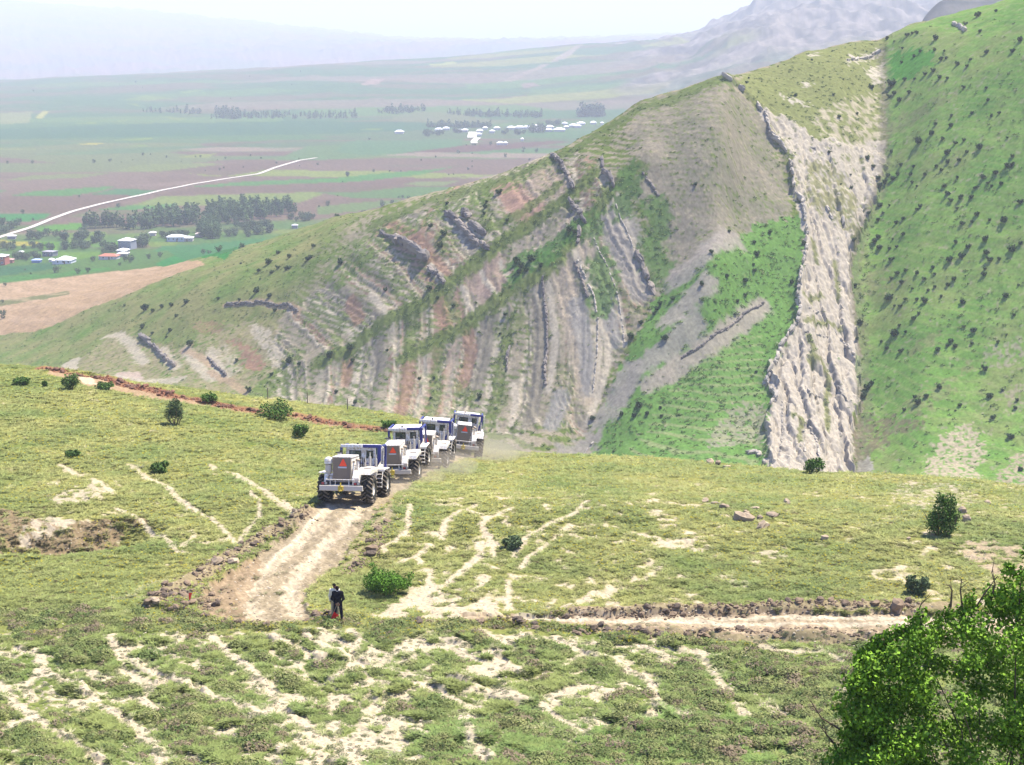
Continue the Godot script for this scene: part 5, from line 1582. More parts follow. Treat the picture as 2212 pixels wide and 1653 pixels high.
func head(b: Mb, neck: Vector3, face: Vector3, skin: Color, hair: Color) -> void:   # neck: base of the skull's underside
	var side := Vector3.UP.cross(face).normalized()
	var c := neck + Vector3.UP * 0.115
	var bones := [[neck - Vector3.UP * 0.06 - face * 0.01, neck + Vector3.UP * 0.05, 0.055, 0.05, skin],
		[c + Vector3.UP * 0.03 - face * 0.02, c + Vector3.UP * 0.03 + face * 0.015, 0.088, 0.082, skin], [c - Vector3.UP * 0.02 + face * 0.03, c - Vector3.UP * 0.085 + face * 0.055, 0.062, 0.036, skin],
		[c + face * 0.095, c - Vector3.UP * 0.03 + face * 0.112, 0.010, 0.015, skin]]
	for s in [-1.0, 1.0]:
		bones.append([c + side * 0.082 * s + Vector3.UP * 0.02, c + side * 0.084 * s - Vector3.UP * 0.025, 0.014, 0.011, skin])
		bones.append([c + side * 0.032 * s + Vector3.UP * 0.012 + face * 0.086, c + side * 0.036 * s + Vector3.UP * 0.012 + face * 0.087, 0.012, 0.012, Color(0.03, 0.02, 0.018)])
	bones.append([c - Vector3.UP * 0.06 - side * 0.02 + face * 0.086, c - Vector3.UP * 0.06 + side * 0.02 + face * 0.086, 0.009, 0.009, skin * 0.6])
	flesh(b, bones, 0.009, 0.02, neck + Vector3(-0.14, -0.08, -0.16), neck + Vector3(0.14, 0.27, 0.16))


func hair_mesh(neck: Vector3, face: Vector3, hair: Color) -> ArrayMesh:
	var b := Mb.new()
	var c := neck + Vector3.UP * 0.115
	flesh(b, [[c + Vector3.UP * 0.052 - face * 0.035, c + Vector3.UP * 0.058 + face * 0.02, 0.086, 0.076, hair], [c + Vector3.UP * 0.02 - face * 0.05, c - Vector3.UP * 0.05 - face * 0.045, 0.072, 0.05, hair]], 0.012, 0.03, neck + Vector3(-0.15, -0.06, -0.18), neck + Vector3(0.15, 0.3, 0.18))
	return b.done()


func build_people() -> void:
	var cloth := leaf_mat(0.9)
	cloth.backlight_enabled = false
	cloth.specular_mode = BaseMaterial3D.SPECULAR_DISABLED
	var skin := Color(0.30, 0.17, 0.11)
	var black := Color(0.012, 0.012, 0.016)
	var navy := Color(0.016, 0.017, 0.028)
	# a man in dark clothes, his back to the camera, hands behind him round the stick of a red flag
	var at := hit(731, 1341)
	var o := thing("person", "person in black jacket and dark trousers seen from behind holding a red flag", "person", at)
	var b := Mb.new()
	var hipl := Vector3(-0.10, 0.90, 0)
	var hipr := Vector3(0.11, 0.90, 0)
	var shl := Vector3(-0.185, 1.43, 0.0)
	var shr := Vector3(0.20, 1.42, 0.0)
	var ell := Vector3(-0.27, 1.16, 0.09)
	var elr := Vector3(0.29, 1.15, 0.08)
	var wl := Vector3(-0.09, 0.97, 0.19)
	var wr := Vector3(0.12, 0.96, 0.20)
	var bones := [[Vector3(0, 0.97, 0), Vector3(0, 1.15, 0.0), 0.155, 0.150, black], [Vector3(-0.07, 1.2, 0), Vector3(-0.10, 1.36, 0), 0.135, 0.115, black], [Vector3(0.07, 1.2, 0), Vector3(0.11, 1.36, 0), 0.135, 0.115, black],
		[shl, shr, 0.078, 0.078, black], [Vector3(0, 1.42, 0), Vector3(0, 1.5, -0.01), 0.075, 0.06, black], [shl, ell, 0.068, 0.055, black], [ell, wl, 0.053, 0.040, black], [shr, elr, 0.068, 0.055, black], [elr, wr, 0.053, 0.040, black],
		[hipl, Vector3(-0.15, 0.48, -0.03), 0.105, 0.075, navy], [Vector3(-0.15, 0.48, -0.03), Vector3(-0.16, 0.10, 0.03), 0.075, 0.062, navy], [hipr, Vector3(0.14, 0.48, -0.02), 0.105, 0.075, navy], [Vector3(0.14, 0.48, -0.02), Vector3(0.17, 0.10, 0.02), 0.075, 0.062, navy],
		[Vector3(-0.16, 0.045, 0.05), Vector3(-0.18, 0.04, -0.15), 0.045, 0.040, Color(0.02, 0.018, 0.015)], [Vector3(0.17, 0.045, 0.04), Vector3(0.20, 0.04, -0.15), 0.045, 0.040, Color(0.02, 0.018, 0.015)]]
	flesh(b, bones, 0.02, 0.05, Vector3(-0.5, -0.04, -0.32), Vector3(0.5, 1.66, 0.4))
	head(b, Vector3(-0.02, 1.50, -0.02), Vector3(-0.35, -0.15, -1).normalized(), skin, black)
	hand(b, wl, Vector3(0.6, -0.7, 0.25).normalized(), Vector3(0.3, 0.1, -1).normalized(), 1.0, 0.5, skin)
	hand(b, wr, Vector3(-0.5, -0.75, 0.25).normalized(), Vector3(-0.3, 0.1, -1).normalized(), -1.0, 0.5, skin)
	part(o, "body", b.done(), cloth)
	part(o, "hair", hair_mesh(Vector3(-0.02, 1.50, -0.02), Vector3(-0.35, -0.1, -1).normalized(), Color(0.012, 0.011, 0.012)), cloth)
	part(o, "shirt_collar", made(func(q: Mb): q.tube(Vector3(-0.005, 1.485, -0.01), Vector3(-0.01, 1.535, -0.015), 0.072, 0.066, 12, false)), mat(Color(0.6, 0.62, 0.66), 0.9))
	# the flag he holds
	var fl := thing("signal_flag", "red cloth signal flag on a thin stick held low by the person in black", "flag", at + Vector3(-0.02, 0, 0.20))
	part(fl, "stick", made(func(q: Mb): q.tube(Vector3(0.06, 1.02, 0.03), Vector3(-0.36, 0.12, 0.08), 0.012, 0.011, 7)), mat(Color(0.35, 0.27, 0.18), 0.8))
	part(fl, "flag_cloth", made(func(q: Mb):
		var top := Vector3(-0.13, 0.58, 0.05)
		var low := Vector3(-0.37, 0.10, 0.08)
		for s in 10:
			for r in 5:
				var pts := []
				for e in [[s, r], [s + 1, r], [s + 1, r + 1], [s, r + 1]]:
					var u: float = e[0] / 10.0
					var w: float = e[1] / 5.0
					var p := top.lerp(low, u)
					p += Vector3(0.20 * w * (1.0 - 0.6 * u), -0.20 * w * (1.0 - u), 0.03 * sin(w * 5.0 + u * 4.0) + 0.02 * sin(u * 9.0))
					pts.append(p)
				q.quad(pts[0], pts[1], pts[2], pts[3])), mat(Color(0.62, 0.012, 0.012), 0.85))
	# his companion in a cream shirt, half hidden behind his left shoulder
	var at2 := Vector3(at.x - 0.19, 0, at.z - 0.40)
	at2.y = ground(at2.x, -at2.z)
	var p2 := thing("person", "person in a long cream shirt standing half behind the person in black", "person", at2)
	p2.scale = Vector3.ONE * 0.95
	var c := Mb.new()
	var cream := Color(0.62, 0.58, 0.45)
	var tan_ := Color(0.40, 0.35, 0.25)
	var b2 := [[Vector3(0, 0.92, 0), Vector3(0, 1.15, 0), 0.165, 0.155, cream], [Vector3(-0.08, 1.2, 0), Vector3(-0.10, 1.36, 0), 0.13, 0.11, cream], [Vector3(0.08, 1.2, 0), Vector3(0.10, 1.36, 0), 0.13, 0.11, cream],
		[Vector3(-0.19, 1.43, 0), Vector3(0.19, 1.43, 0), 0.076, 0.076, cream], [Vector3(0, 1.42, 0), Vector3(0, 1.5, 0.01), 0.07, 0.058, cream], [Vector3(-0.19, 1.43, 0), Vector3(-0.26, 1.14, 0.02), 0.066, 0.054, cream], [Vector3(-0.26, 1.14, 0.02), Vector3(-0.24, 0.90, 0.10), 0.052, 0.04, cream],
		[Vector3(0.19, 1.43, 0), Vector3(0.26, 1.14, 0.02), 0.066, 0.054, cream], [Vector3(0.26, 1.14, 0.02), Vector3(0.22, 0.90, 0.10), 0.052, 0.04, cream], [Vector3(-0.10, 0.88, 0), Vector3(-0.12, 0.48, 0.03), 0.11, 0.075, tan_], [Vector3(-0.12, 0.48, 0.03), Vector3(-0.13, 0.1, -0.02), 0.075, 0.06, tan_],
		[Vector3(0.10, 0.88, 0), Vector3(0.12, 0.48, 0.03), 0.11, 0.075, tan_], [Vector3(0.12, 0.48, 0.03), Vector3(0.13, 0.1, -0.02), 0.075, 0.06, tan_], [Vector3(-0.13, 0.045, -0.04), Vector3(-0.15, 0.04, 0.15), 0.045, 0.04, Color(0.03, 0.02, 0.015)], [Vector3(0.13, 0.045, -0.04), Vector3(0.15, 0.04, 0.15), 0.045, 0.04, Color(0.03, 0.02, 0.015)]]
	flesh(c, b2, 0.02, 0.05, Vector3(-0.5, -0.04, -0.32), Vector3(0.5, 1.66, 0.36))
	head(c, Vector3(0, 1.52, 0.0), Vector3(0.6, -0.1, 0.8).normalized(), Color(0.22, 0.12, 0.08), black)
	hand(c, Vector3(-0.24, 0.90, 0.10), Vector3(0.05, -0.97, 0.2).normalized(), Vector3(1, 0, 0), -1.0, 0.25, skin)
	hand(c, Vector3(0.22, 0.90, 0.10), Vector3(-0.05, -0.97, 0.2).normalized(), Vector3(-1, 0, 0), 1.0, 0.25, skin)
	part(p2, "body", c.done(), cloth)
	part(p2, "hair", hair_mesh(Vector3(0, 1.52, 0.0), Vector3(0.6, 0, 0.8).normalized(), Color(0.015, 0.012, 0.01)), cloth)
	# marker flag planted in the pushed-up soil
	var mk := hit(408, 1302)
	var f2 := thing("marker_flag", "small red marker flag planted among the clods at the track's turn", "flag", mk)
	part(f2, "stick", made(func(q: Mb): q.tube(Vector3(0, -0.1, 0), Vector3(0.02, 0.55, 0), 0.012, 0.010, 6)), mat(Color(0.3, 0.25, 0.18), 0.8))
	part(f2, "flag_cloth", made(func(q: Mb):
		for s in 4:
			var y0 := 0.52 - 0.09 * s
			var y1 := y0 - 0.09
			q.quad(Vector3(0.01, y1, 0.01), Vector3(0.16 - 0.03 * s, y1 - 0.02, 0.03 * sin(s * 2.0)), Vector3(0.18 - 0.03 * s, y0 - 0.02, 0.03 * sin(s * 2.0 - 2.0)), Vector3(0.01, y0, 0.01))), mat(Color(0.75, 0.05, 0.02), 0.85))


# ------------------------------------------------------------------ plants
const GROUPS := {"dark shrub on the grassy left flank of the ridge": "shrubs of the left flank", "dark shrub on the banded face of the ridge": "shrubs of the banded face",
	"dark green shrub dotted over the green hillside beyond the limestone band": "shrubs of the green hillside", "dark shrub in the gully between limestone band and green hillside": "shrubs of the gully",
	"small shrub on the stony grass above the limestone band": "shrubs above the limestone", "dark shrub on the green slope between banded face and limestone band": "shrubs of the green slope"}
var bark_mat: StandardMaterial3D
var green_mat: StandardMaterial3D


func make_shrub(called: String, label: String, category: String, lobes: Array, leaves: int, leaf: float, dark: Color, light: Color, stem_n: int, h: float, group := "") -> Node3D:
	var o := thing(called, label, category, Vector3.ZERO, 0.0, group)
	o.set_meta("called", called)
	part(o, "foliage", foliage(lobes, leaves, leaf, dark, light), green_mat)
	if stem_n > 0:
		part(o, "stem", stems(stem_n, h * 0.8, 0.5, h * 0.035, Color(0.10, 0.075, 0.05)), bark_mat)
	return o


func dome(w: float, h: float, n: int) -> Array:      # lobes of a rounded bush about 2w wide and h high
	var l := [[Vector3(0, h * 0.42, 0), Vector3(w * 0.62, h * 0.46, w * 0.62)]]
	for i in n:
		var a := TAU * (i + rng.randf() * 0.7) / n
		var r := rng.randf_range(0.35, 0.68)
		var s := rng.randf_range(0.26, 0.46)
		l.append([Vector3(cos(a) * w * r, h * rng.randf_range(0.3, 0.72), sin(a) * w * r), Vector3(w * s, h * s * 0.8, w * s)])
	for i in n / 2:                                   # ragged sprigs
		var a := rng.randf() * TAU
		var r := rng.randf_range(0.5, 0.95)
		l.append([Vector3(cos(a) * w * r, h * (1.12 - 0.7 * r) + h * rng.randf_range(-0.1, 0.15), sin(a) * w * r), Vector3(w, h, w) * rng.randf_range(0.08, 0.17)])
	return l


func plant_at(o: Node3D, p: Vector3, size: Vector3, turn: float) -> void:
	o.position = p
	o.scale = size
	o.rotation.y = turn


func build_plants() -> void:
	bark_mat = leaf_mat(0.95)
	bark_mat.backlight_enabled = false
	green_mat = leaf_mat()
	var d1 := Color(0.030, 0.062, 0.014)
	var l1 := Color(0.095, 0.165, 0.034)
	# bushes on the near hill, each with its own size: [u, v of its foot, width, height in pixels, label, leafy tint]
	var near := [
		[48, 830, 40, 17, "low flat green shrub alone on the grass near the red earth bank's end", 0.3], [153, 840, 46, 36, "dark dense rounded bush in front of the pale end of the red bank", 0.0], [97, 836, 12, 15, "tiny upright sprig between the flat shrub and the dark rounded bush", 0.5],
		[226, 841, 42, 18, "low bush growing against the red earth bank beside the dark one", 0.3], [455, 868, 42, 22, "bright green spreading bush just above the red earth bank", 0.9], [600, 905, 86, 42, "wide ragged bush of several clumps straddling the red bank", 0.6],
		[648, 945, 40, 34, "rounded green bush on grass below the wide ragged bush", 0.4], [155, 985, 36, 14, "flat dark cushion shrub alone in the yellowish meadow", 0.1], [345, 1020, 40, 24, "small dark bush in meadow above the pale sheep paths", 0.2],
		[838, 925, 38, 20, "fresh green bush beside the half hidden trucks", 1.0], [1107, 1180, 56, 24, "grey green cushion shrub in the meadow of sheep paths", -0.5], [1757, 1023, 52, 38, "bright green bush on the brow in front of the limestone band", 1.0],
		[1980, 1285, 56, 44, "bluish green bush on stony slope above the level track", -0.6],
	]
	var k := 0
	for q in near:
		var p := hit(q[0], q[1])
		if p.z < -200.0: p = hit(q[0], q[1] + 12)
		var m: float = Vector3(p).length() / F * 1.02
		var w: float = q[2] * m * 0.5
		var h: float = q[3] * m
		var tint: float = q[5]
		var dk := d1
		var lt := l1.lerp(Color(0.12, 0.235, 0.028), clampf(tint, 0, 1)).lerp(Color(0.11, 0.135, 0.075), clampf(-tint, 0, 1))
		if tint < 0: dk = Color(0.05, 0.07, 0.035)
		var o := make_shrub("hill_bush", q[4], "bush", dome(w, h, 8), int(900 + 500 * w), 0.13 + 0.02 * w, dk, lt, 5, h)
		o.position = p - Vector3(0, 0.05, 0)
		k += 1
	# the upright bush with visible stems
	var p5 := hit(378, 917)
	var up := make_shrub("upright_bush", "upright grey green bush on bare forking stems in the meadow", "bush", [[Vector3(0, 1.45, 0), Vector3(0.7, 0.75, 0.7)], [Vector3(-0.3, 1.0, 0.1), Vector3(0.55, 0.5, 0.5)], [Vector3(0.35, 1.1, 0), Vector3(0.5, 0.6, 0.5)], [Vector3(0.1, 1.9, 0), Vector3(0.5, 0.45, 0.5)]], 1500, 0.14, Color(0.035, 0.06, 0.022), Color(0.10, 0.15, 0.055), 7, 2.1)
	up.position = p5 - Vector3(0, 0.05, 0)
	# the big rounded bush by the turning place, with a tall shoot
	var p6 := hit(836, 1280)
	var w6 := 1.42
	var l6 := dome(w6, 1.35, 9)
	l6.append([Vector3(-0.75, 1.5, 0), Vector3(0.24, 0.22, 0.2)])
	l6.append([Vector3(-0.62, 1.25, 0), Vector3(0.2, 0.24, 0.2)])
	var big := make_shrub("round_bush", "bright green rounded bush with one tall shoot beside bare pale earth", "bush", l6, 6500, 0.085, Color(0.03, 0.075, 0.008), Color(0.13, 0.27, 0.025), 8, 1.3)
	big.position = p6 - Vector3(0, 0.05, 0)
	# the dark bush among stones on the right
	var p7 := hit(2033, 1156)
	var dk7 := make_shrub("dark_bush", "tall dark leaning bush among stones on the right slope", "bush", [[Vector3(0, 0.7, 0), Vector3(0.95, 0.7, 0.9)], [Vector3(0.1, 1.5, 0), Vector3(0.75, 0.75, 0.7)], [Vector3(0.3, 2.1, 0), Vector3(0.5, 0.5, 0.5)], [Vector3(-0.45, 1.1, 0.2), Vector3(0.5, 0.5, 0.5)], [Vector3(-0.2, 2.3, 0), Vector3(0.3, 0.35, 0.3)], [Vector3(0.55, 1.3, 0.1), Vector3(0.45, 0.5, 0.45)]], 4200, 0.11, Color(0.020, 0.048, 0.008), Color(0.09, 0.185, 0.022), 8, 2.3)
	dk7.position = p7 - Vector3(0, 0.05, 0)
	corner_bush()
	# five kinds of hillside shrub, copied over the slopes
	var kinds := []
	for i in 6:
		var o := make_shrub("hillside_shrub", "dark green shrub dotted over the steep slopes of the ridge", "shrub", dome(1.0, rng.randf_range(1.2, 1.7), 6), 260, 0.36, Color(0.016, 0.036, 0.013), Color(0.045, 0.088, 0.024), 3, 1.3, "shrubs dotted over the ridge slopes")
		kinds.append(o)
	var n := 0
	var hill := [["C3", 1390, 535, 9, 1410, 582, 6, 1440, 625, 6, 1380, 602, 5, 1500, 578, 5, 1475, 495, 5, 1535, 492, 4, 1560, 885, 9, 1640, 832, 6, 1760, 782, 6, 1665, 772, 4, 1710, 862, 4, 1735, 955, 7, 1790, 888, 5, 1840, 872, 4, 1860, 942, 5, 1940, 920, 8, 1890, 702, 5, 1765, 718, 4, 1700, 372, 6, 1730, 362, 4, 1660, 312, 4, 1570, 322, 4, 1530, 352, 4, 1455, 388, 4, 1665, 245, 6, 1600, 462, 5, 1650, 442, 6, 1690, 482, 6, 1740, 487, 4, 1800, 402, 5, 1860, 412, 5, 1880, 372, 4, 1980, 328, 5, 2140, 322, 5, 2190, 252, 6, 1940, 198, 4, 1925, 102, 7, 2040, 72, 4, 1850, 152, 4, 1490, 220, 6, 1520, 208, 4, 1550, 208, 4, 1365, 243, 5, 1460, 302, 3, 1410, 257, 3, 1720, 318, 3, 1980, 548, 4, 1840, 542, 4, 1990, 622, 4, 2010, 722, 4, 2060, 702, 4, 2110, 852, 3, 2140, 972, 5, 2120, 1034, 9, 2040, 1074, 7, 1960, 1104, 6, 1990, 1134, 4, 2010, 1154, 4, 2070, 1142, 5, 1740, 1008, 5, 1810, 998, 5, 1700, 1054, 5, 1600, 1084, 5, 1510, 1084, 5, 1670, 1032, 4, 1530, 1034, 4, 1450, 1024, 4, 1390, 944, 4, 1370, 1092, 5, 1430, 1084, 5, 1320, 1154, 7, 1350, 1134, 6, 1400, 1114, 6, 1520, 1134, 4, 1550, 1154, 3, 1720, 1155, 6, 1800, 1102, 4, 1820, 1232, 6, 1760, 1244, 6, 1740, 1204, 6, 1885, 1228, 6, 1910, 1168, 5, 1800, 1292, 4, 1570, 1282, 5, 1550, 1298, 5, 1380, 1272, 3, 1320, 1275, 7, 1250, 1324, 5, 1340, 1322, 4, 1310, 1364, 5, 1420, 1382, 4, 1465, 1358, 5, 1830, 1388, 6, 1890, 1378, 4, 1920, 1332, 6, 2090, 1375, 9, 2000, 1364, 4, 2190, 1255, 8, 1310, 1470, 7, 1290, 1504, 6, 1400, 1482, 3, 1465, 1454, 5, 1320, 1535, 7, 1380, 1542, 4, 1160, 1488, 5,
		510, 484, 3, 495, 512, 4, 900, 372, 3, 690, 412, 2, 1270, 546, 6, 1035, 587, 3, 1095, 492, 2, 1070, 728, 4, 1180, 707, 3, 800, 592, 4, 1010, 944, 5, 1245, 984, 6, 1280, 1034, 5, 1310, 1104, 6, 1080, 1142, 3, 1140, 1082, 3, 1145, 1168, 4, 850, 1504, 5, 640, 1444, 5, 560, 1584, 5, 545, 1504, 4, 180, 1144, 5, 280, 1564, 5, 390, 1434, 4],
		["C6", 1160, 18, 4, 1290, 20, 6, 1320, 64, 7, 1390, 135, 6, 1425, 54, 4, 1380, 68, 4, 1650, 184, 5, 1750, 142, 8, 1825, 118, 9, 1865, 60, 7, 1980, 95, 7, 2140, 78, 10, 2000, 140, 7, 2060, 134, 4, 1970, 16, 7, 1790, 28, 5, 2190, 36, 6, 1430, 218, 6, 1480, 202, 5, 1550, 222, 5, 1390, 254, 4, 1455, 279, 6, 1595, 254, 5, 1660, 222, 4, 1780, 260, 6, 1740, 293, 5, 1700, 362, 4, 1375, 378, 11, 1480, 380, 5, 1600, 396, 9, 1550, 384, 4, 1445, 424, 5, 1410, 422, 3, 1830, 402, 8, 2100, 362, 8, 1965, 230, 6, 1970, 194, 4, 2180, 292, 3, 1660, 304, 4, 1620, 324, 4, 1520, 314, 4, 2150, 478, 4, 1530, 500, 7, 1560, 468, 4, 1440, 543, 4, 1410, 598, 11, 1480, 583, 4, 1330, 644, 4, 1365, 684, 6, 1760, 640, 7, 1785, 674, 5, 1890, 654, 4, 1900, 578, 8, 2050, 648, 4, 1840, 548, 4, 2105, 598, 3, 1680, 693, 7, 1740, 668, 5, 1450, 703, 6, 1970, 816, 7, 2000, 982, 9, 2080, 943, 4, 1815, 1039, 5, 1790, 1068, 3, 1690, 926, 7, 1610, 980, 7, 1555, 1022, 10, 1535, 990, 5, 1470, 1069, 5, 1270, 904, 6, 1240, 934, 8, 1220, 982, 7, 1200, 528, 7, 1180, 624, 5, 1170, 294, 6, 850, 38, 4, 560, 99, 6, 375, 236, 6, 490, 266, 8, 545, 206, 5, 540, 164, 4, 440, 394, 5, 490, 354, 5, 775, 279, 5, 220, 289, 6, 40, 376, 6, 425, 474, 4, 555, 829, 4, 2190, 1434, 7, 2130, 1236, 9, 2020, 1114, 6, 2170, 1004, 5, 2160, 1054, 5],
		["C5", 140, 646, 7, 420, 814, 6, 690, 806, 7, 780, 466, 8, 700, 419, 7, 1045, 268, 4, 1120, 211, 8, 800, 280, 5, 1035, 304, 5, 760, 544, 8, 630, 1364, 5, 720, 1359, 4, 700, 1484, 4, 1000, 1480, 7, 740, 864, 4, 840, 914, 5, 980, 893, 3, 1160, 966, 5, 1130, 1084, 4, 200, 1178, 9, 70, 1222, 7, 215, 1254, 6, 115, 1443, 5, 230, 1514, 6, 1230, 640, 10, 1260, 678, 9, 1320, 628, 10, 1250, 706, 7, 1290, 694, 7, 1380, 664, 6, 1560, 446, 8, 1590, 456, 6, 2100, 936, 6, 2000, 1018, 6, 2150, 1117, 8, 1940, 1116, 8, 2080, 966, 5, 2120, 905, 6, 1990, 1536, 9, 1960, 1595, 7, 1880, 1585, 6, 2040, 1584, 6, 2120, 1544, 4, 2130, 1594, 5, 1700, 1614, 7, 430, 1190, 4, 690, 720, 5, 1170, 385, 5, 1030, 340, 4],
		["C4", 1585, 336, 8, 900, 442, 9, 1000, 430, 6, 1060, 420, 5, 1150, 400, 7, 880, 556, 7, 1050, 575, 6, 1090, 484, 5, 1175, 662, 8, 1670, 360, 7, 1700, 449, 5, 2110, 156, 8, 1790, 768, 9, 1850, 785, 5, 1680, 846, 5, 1540, 945, 7, 2180, 761, 6, 2040, 735, 7, 2080, 955, 5, 1465, 759, 4, 1030, 613, 4, 940, 593, 4, 1720, 95, 6, 1790, 119, 5, 1600, 205, 5, 1660, 158, 8, 1680, 214, 5, 1610, 254, 3, 1900, 134, 6, 1940, 54, 5, 1920, 120, 6, 1720, 184, 5, 1790, 186, 6, 1770, 194, 5, 1350, 379, 4, 1480, 384, 4, 770, 419, 3, 1490, 158, 3, 715, 403, 2, 945, 454, 5]]
	for l in hill:
		for i in range(1, l.size(), 3):
			var p := spot(l[0], l[i], l[i + 1] + 2, 260.0)
			if p.z < -700.0: continue
			var size: float = l[i + 2] / 2.865 * 3.3 * -p.z / F
			shrub_copy(kinds, n, p, size, where_of(l[0], p))
			n += 1
	while n < 312:
		var p := hit(rng.randf_range(1880, 2230), rng.randf_range(20, 1000), 260.0)
		if -p.z > 560.0 or p.x / -p.z < 0.262: continue
		shrub_copy(kinds, n, p, rng.randf_range(0.6, 1.5), where_of("C6", p))
		n += 1
	# low ground-hugging scrub and tussocks along the ridge slopes: no one could count them
	scrub()


func where_of(crop: String, p: Vector3) -> String:
	var side := p.x / -p.z
	if crop == "C4": return "dark shrub on the grassy left flank of the ridge"
	if crop == "C5" and side < 0.10: return "dark shrub on the banded face of the ridge"
	if side > 0.268: return "dark green shrub dotted over the green hillside beyond the limestone band"
	if side > 0.245: return "dark shrub in the gully between limestone band and green hillside"
	if -p.z > 425.0: return "small shrub on the stony grass above the limestone band"
	return "dark shrub on the green slope between banded face and limestone band"


func shrub_copy(kinds: Array, n: int, p: Vector3, size: float, label: String) -> void:
	var at := p - Vector3(0, 0.12 * size, 0)
	var s := Vector3(size * rng.randf_range(0.85, 1.15), size * rng.randf_range(0.75, 1.1), size)
	if n < kinds.size():
		plant_at(kinds[n], at, s, rng.randf() * TAU)
		kinds[n].set_meta("label", label)
		kinds[n].set_meta("group", GROUPS[label])
	else:
		copy_of(kinds[rng.randi() % kinds.size()], at, rng.randf() * TAU, s, label, GROUPS[label])


func scrub() -> void:
	var b := Mb.new()
	for i in 16:
		var d := rvec()
		d.y = absf(d.y)
		var p := d * Vector3(0.5, 0.42, 0.5)
		var nn := (rvec() + d).normalized()
		var s := nn.cross(rvec()).normalized() * 0.26
		b.col = Color.WHITE * rng.randf_range(0.7, 1.25)
		b.tri(p - s, p + s, p + nn.cross(s) * 1.1)
	var mesh := b.done()
	var at := []
	var cols := []
	for i in 24000:
		var p := hit(rng.randf_range(-20, 2232), rng.randf_range(40, 1040), 260.0)
		if -p.z > 620.0 or -p.z < 262.0: continue
		var j := row_of(-p.z)
		var c := C[j * NC + clampi(int((p.x / -p.z - A0) / DA), 0, NC - 1)]
		var green := c.g / (c.r + 0.001)
		if green < 0.98 and rng.randf() < 0.93: continue
		if p.x / -p.z > 0.262 and rng.randf() < 0.72: continue
		var s := rng.randf_range(0.35, 0.95) * (1.0 if green > 0.98 else 0.7)
		at.append(Transform3D(Basis(Vector3.UP, rng.randf() * TAU).scaled(Vector3(s * 1.25, s * 0.7, s)), p - Vector3(0, 0.05, 0)))
		cols.append(Color(0.06, 0.105, 0.026).lerp(Color(0.15, 0.20, 0.055), rng.randf()))
	scatter("slope_scrub", mesh, at, cols, "low green scrub and grass clumps covering the ridge slopes")


func scatter(called: String, mesh: Mesh, at: Array, cols: Array, label: String) -> void:
	var mm := MultiMesh.new()
	mm.transform_format = MultiMesh.TRANSFORM_3D
	mm.use_colors = true
	mm.mesh = mesh
	mm.instance_count = at.size()
	for i in at.size():
		mm.set_instance_transform(i, at[i])
		mm.set_instance_color(i, cols[i])
	var o := MultiMeshInstance3D.new()
	o.name = called
	o.multimesh = mm
	o.material_override = bark_mat if called.begins_with("soil") else green_mat
	o.set_meta("kind", "stuff")
	tag(o, label, "ground cover")
	add_child(o)


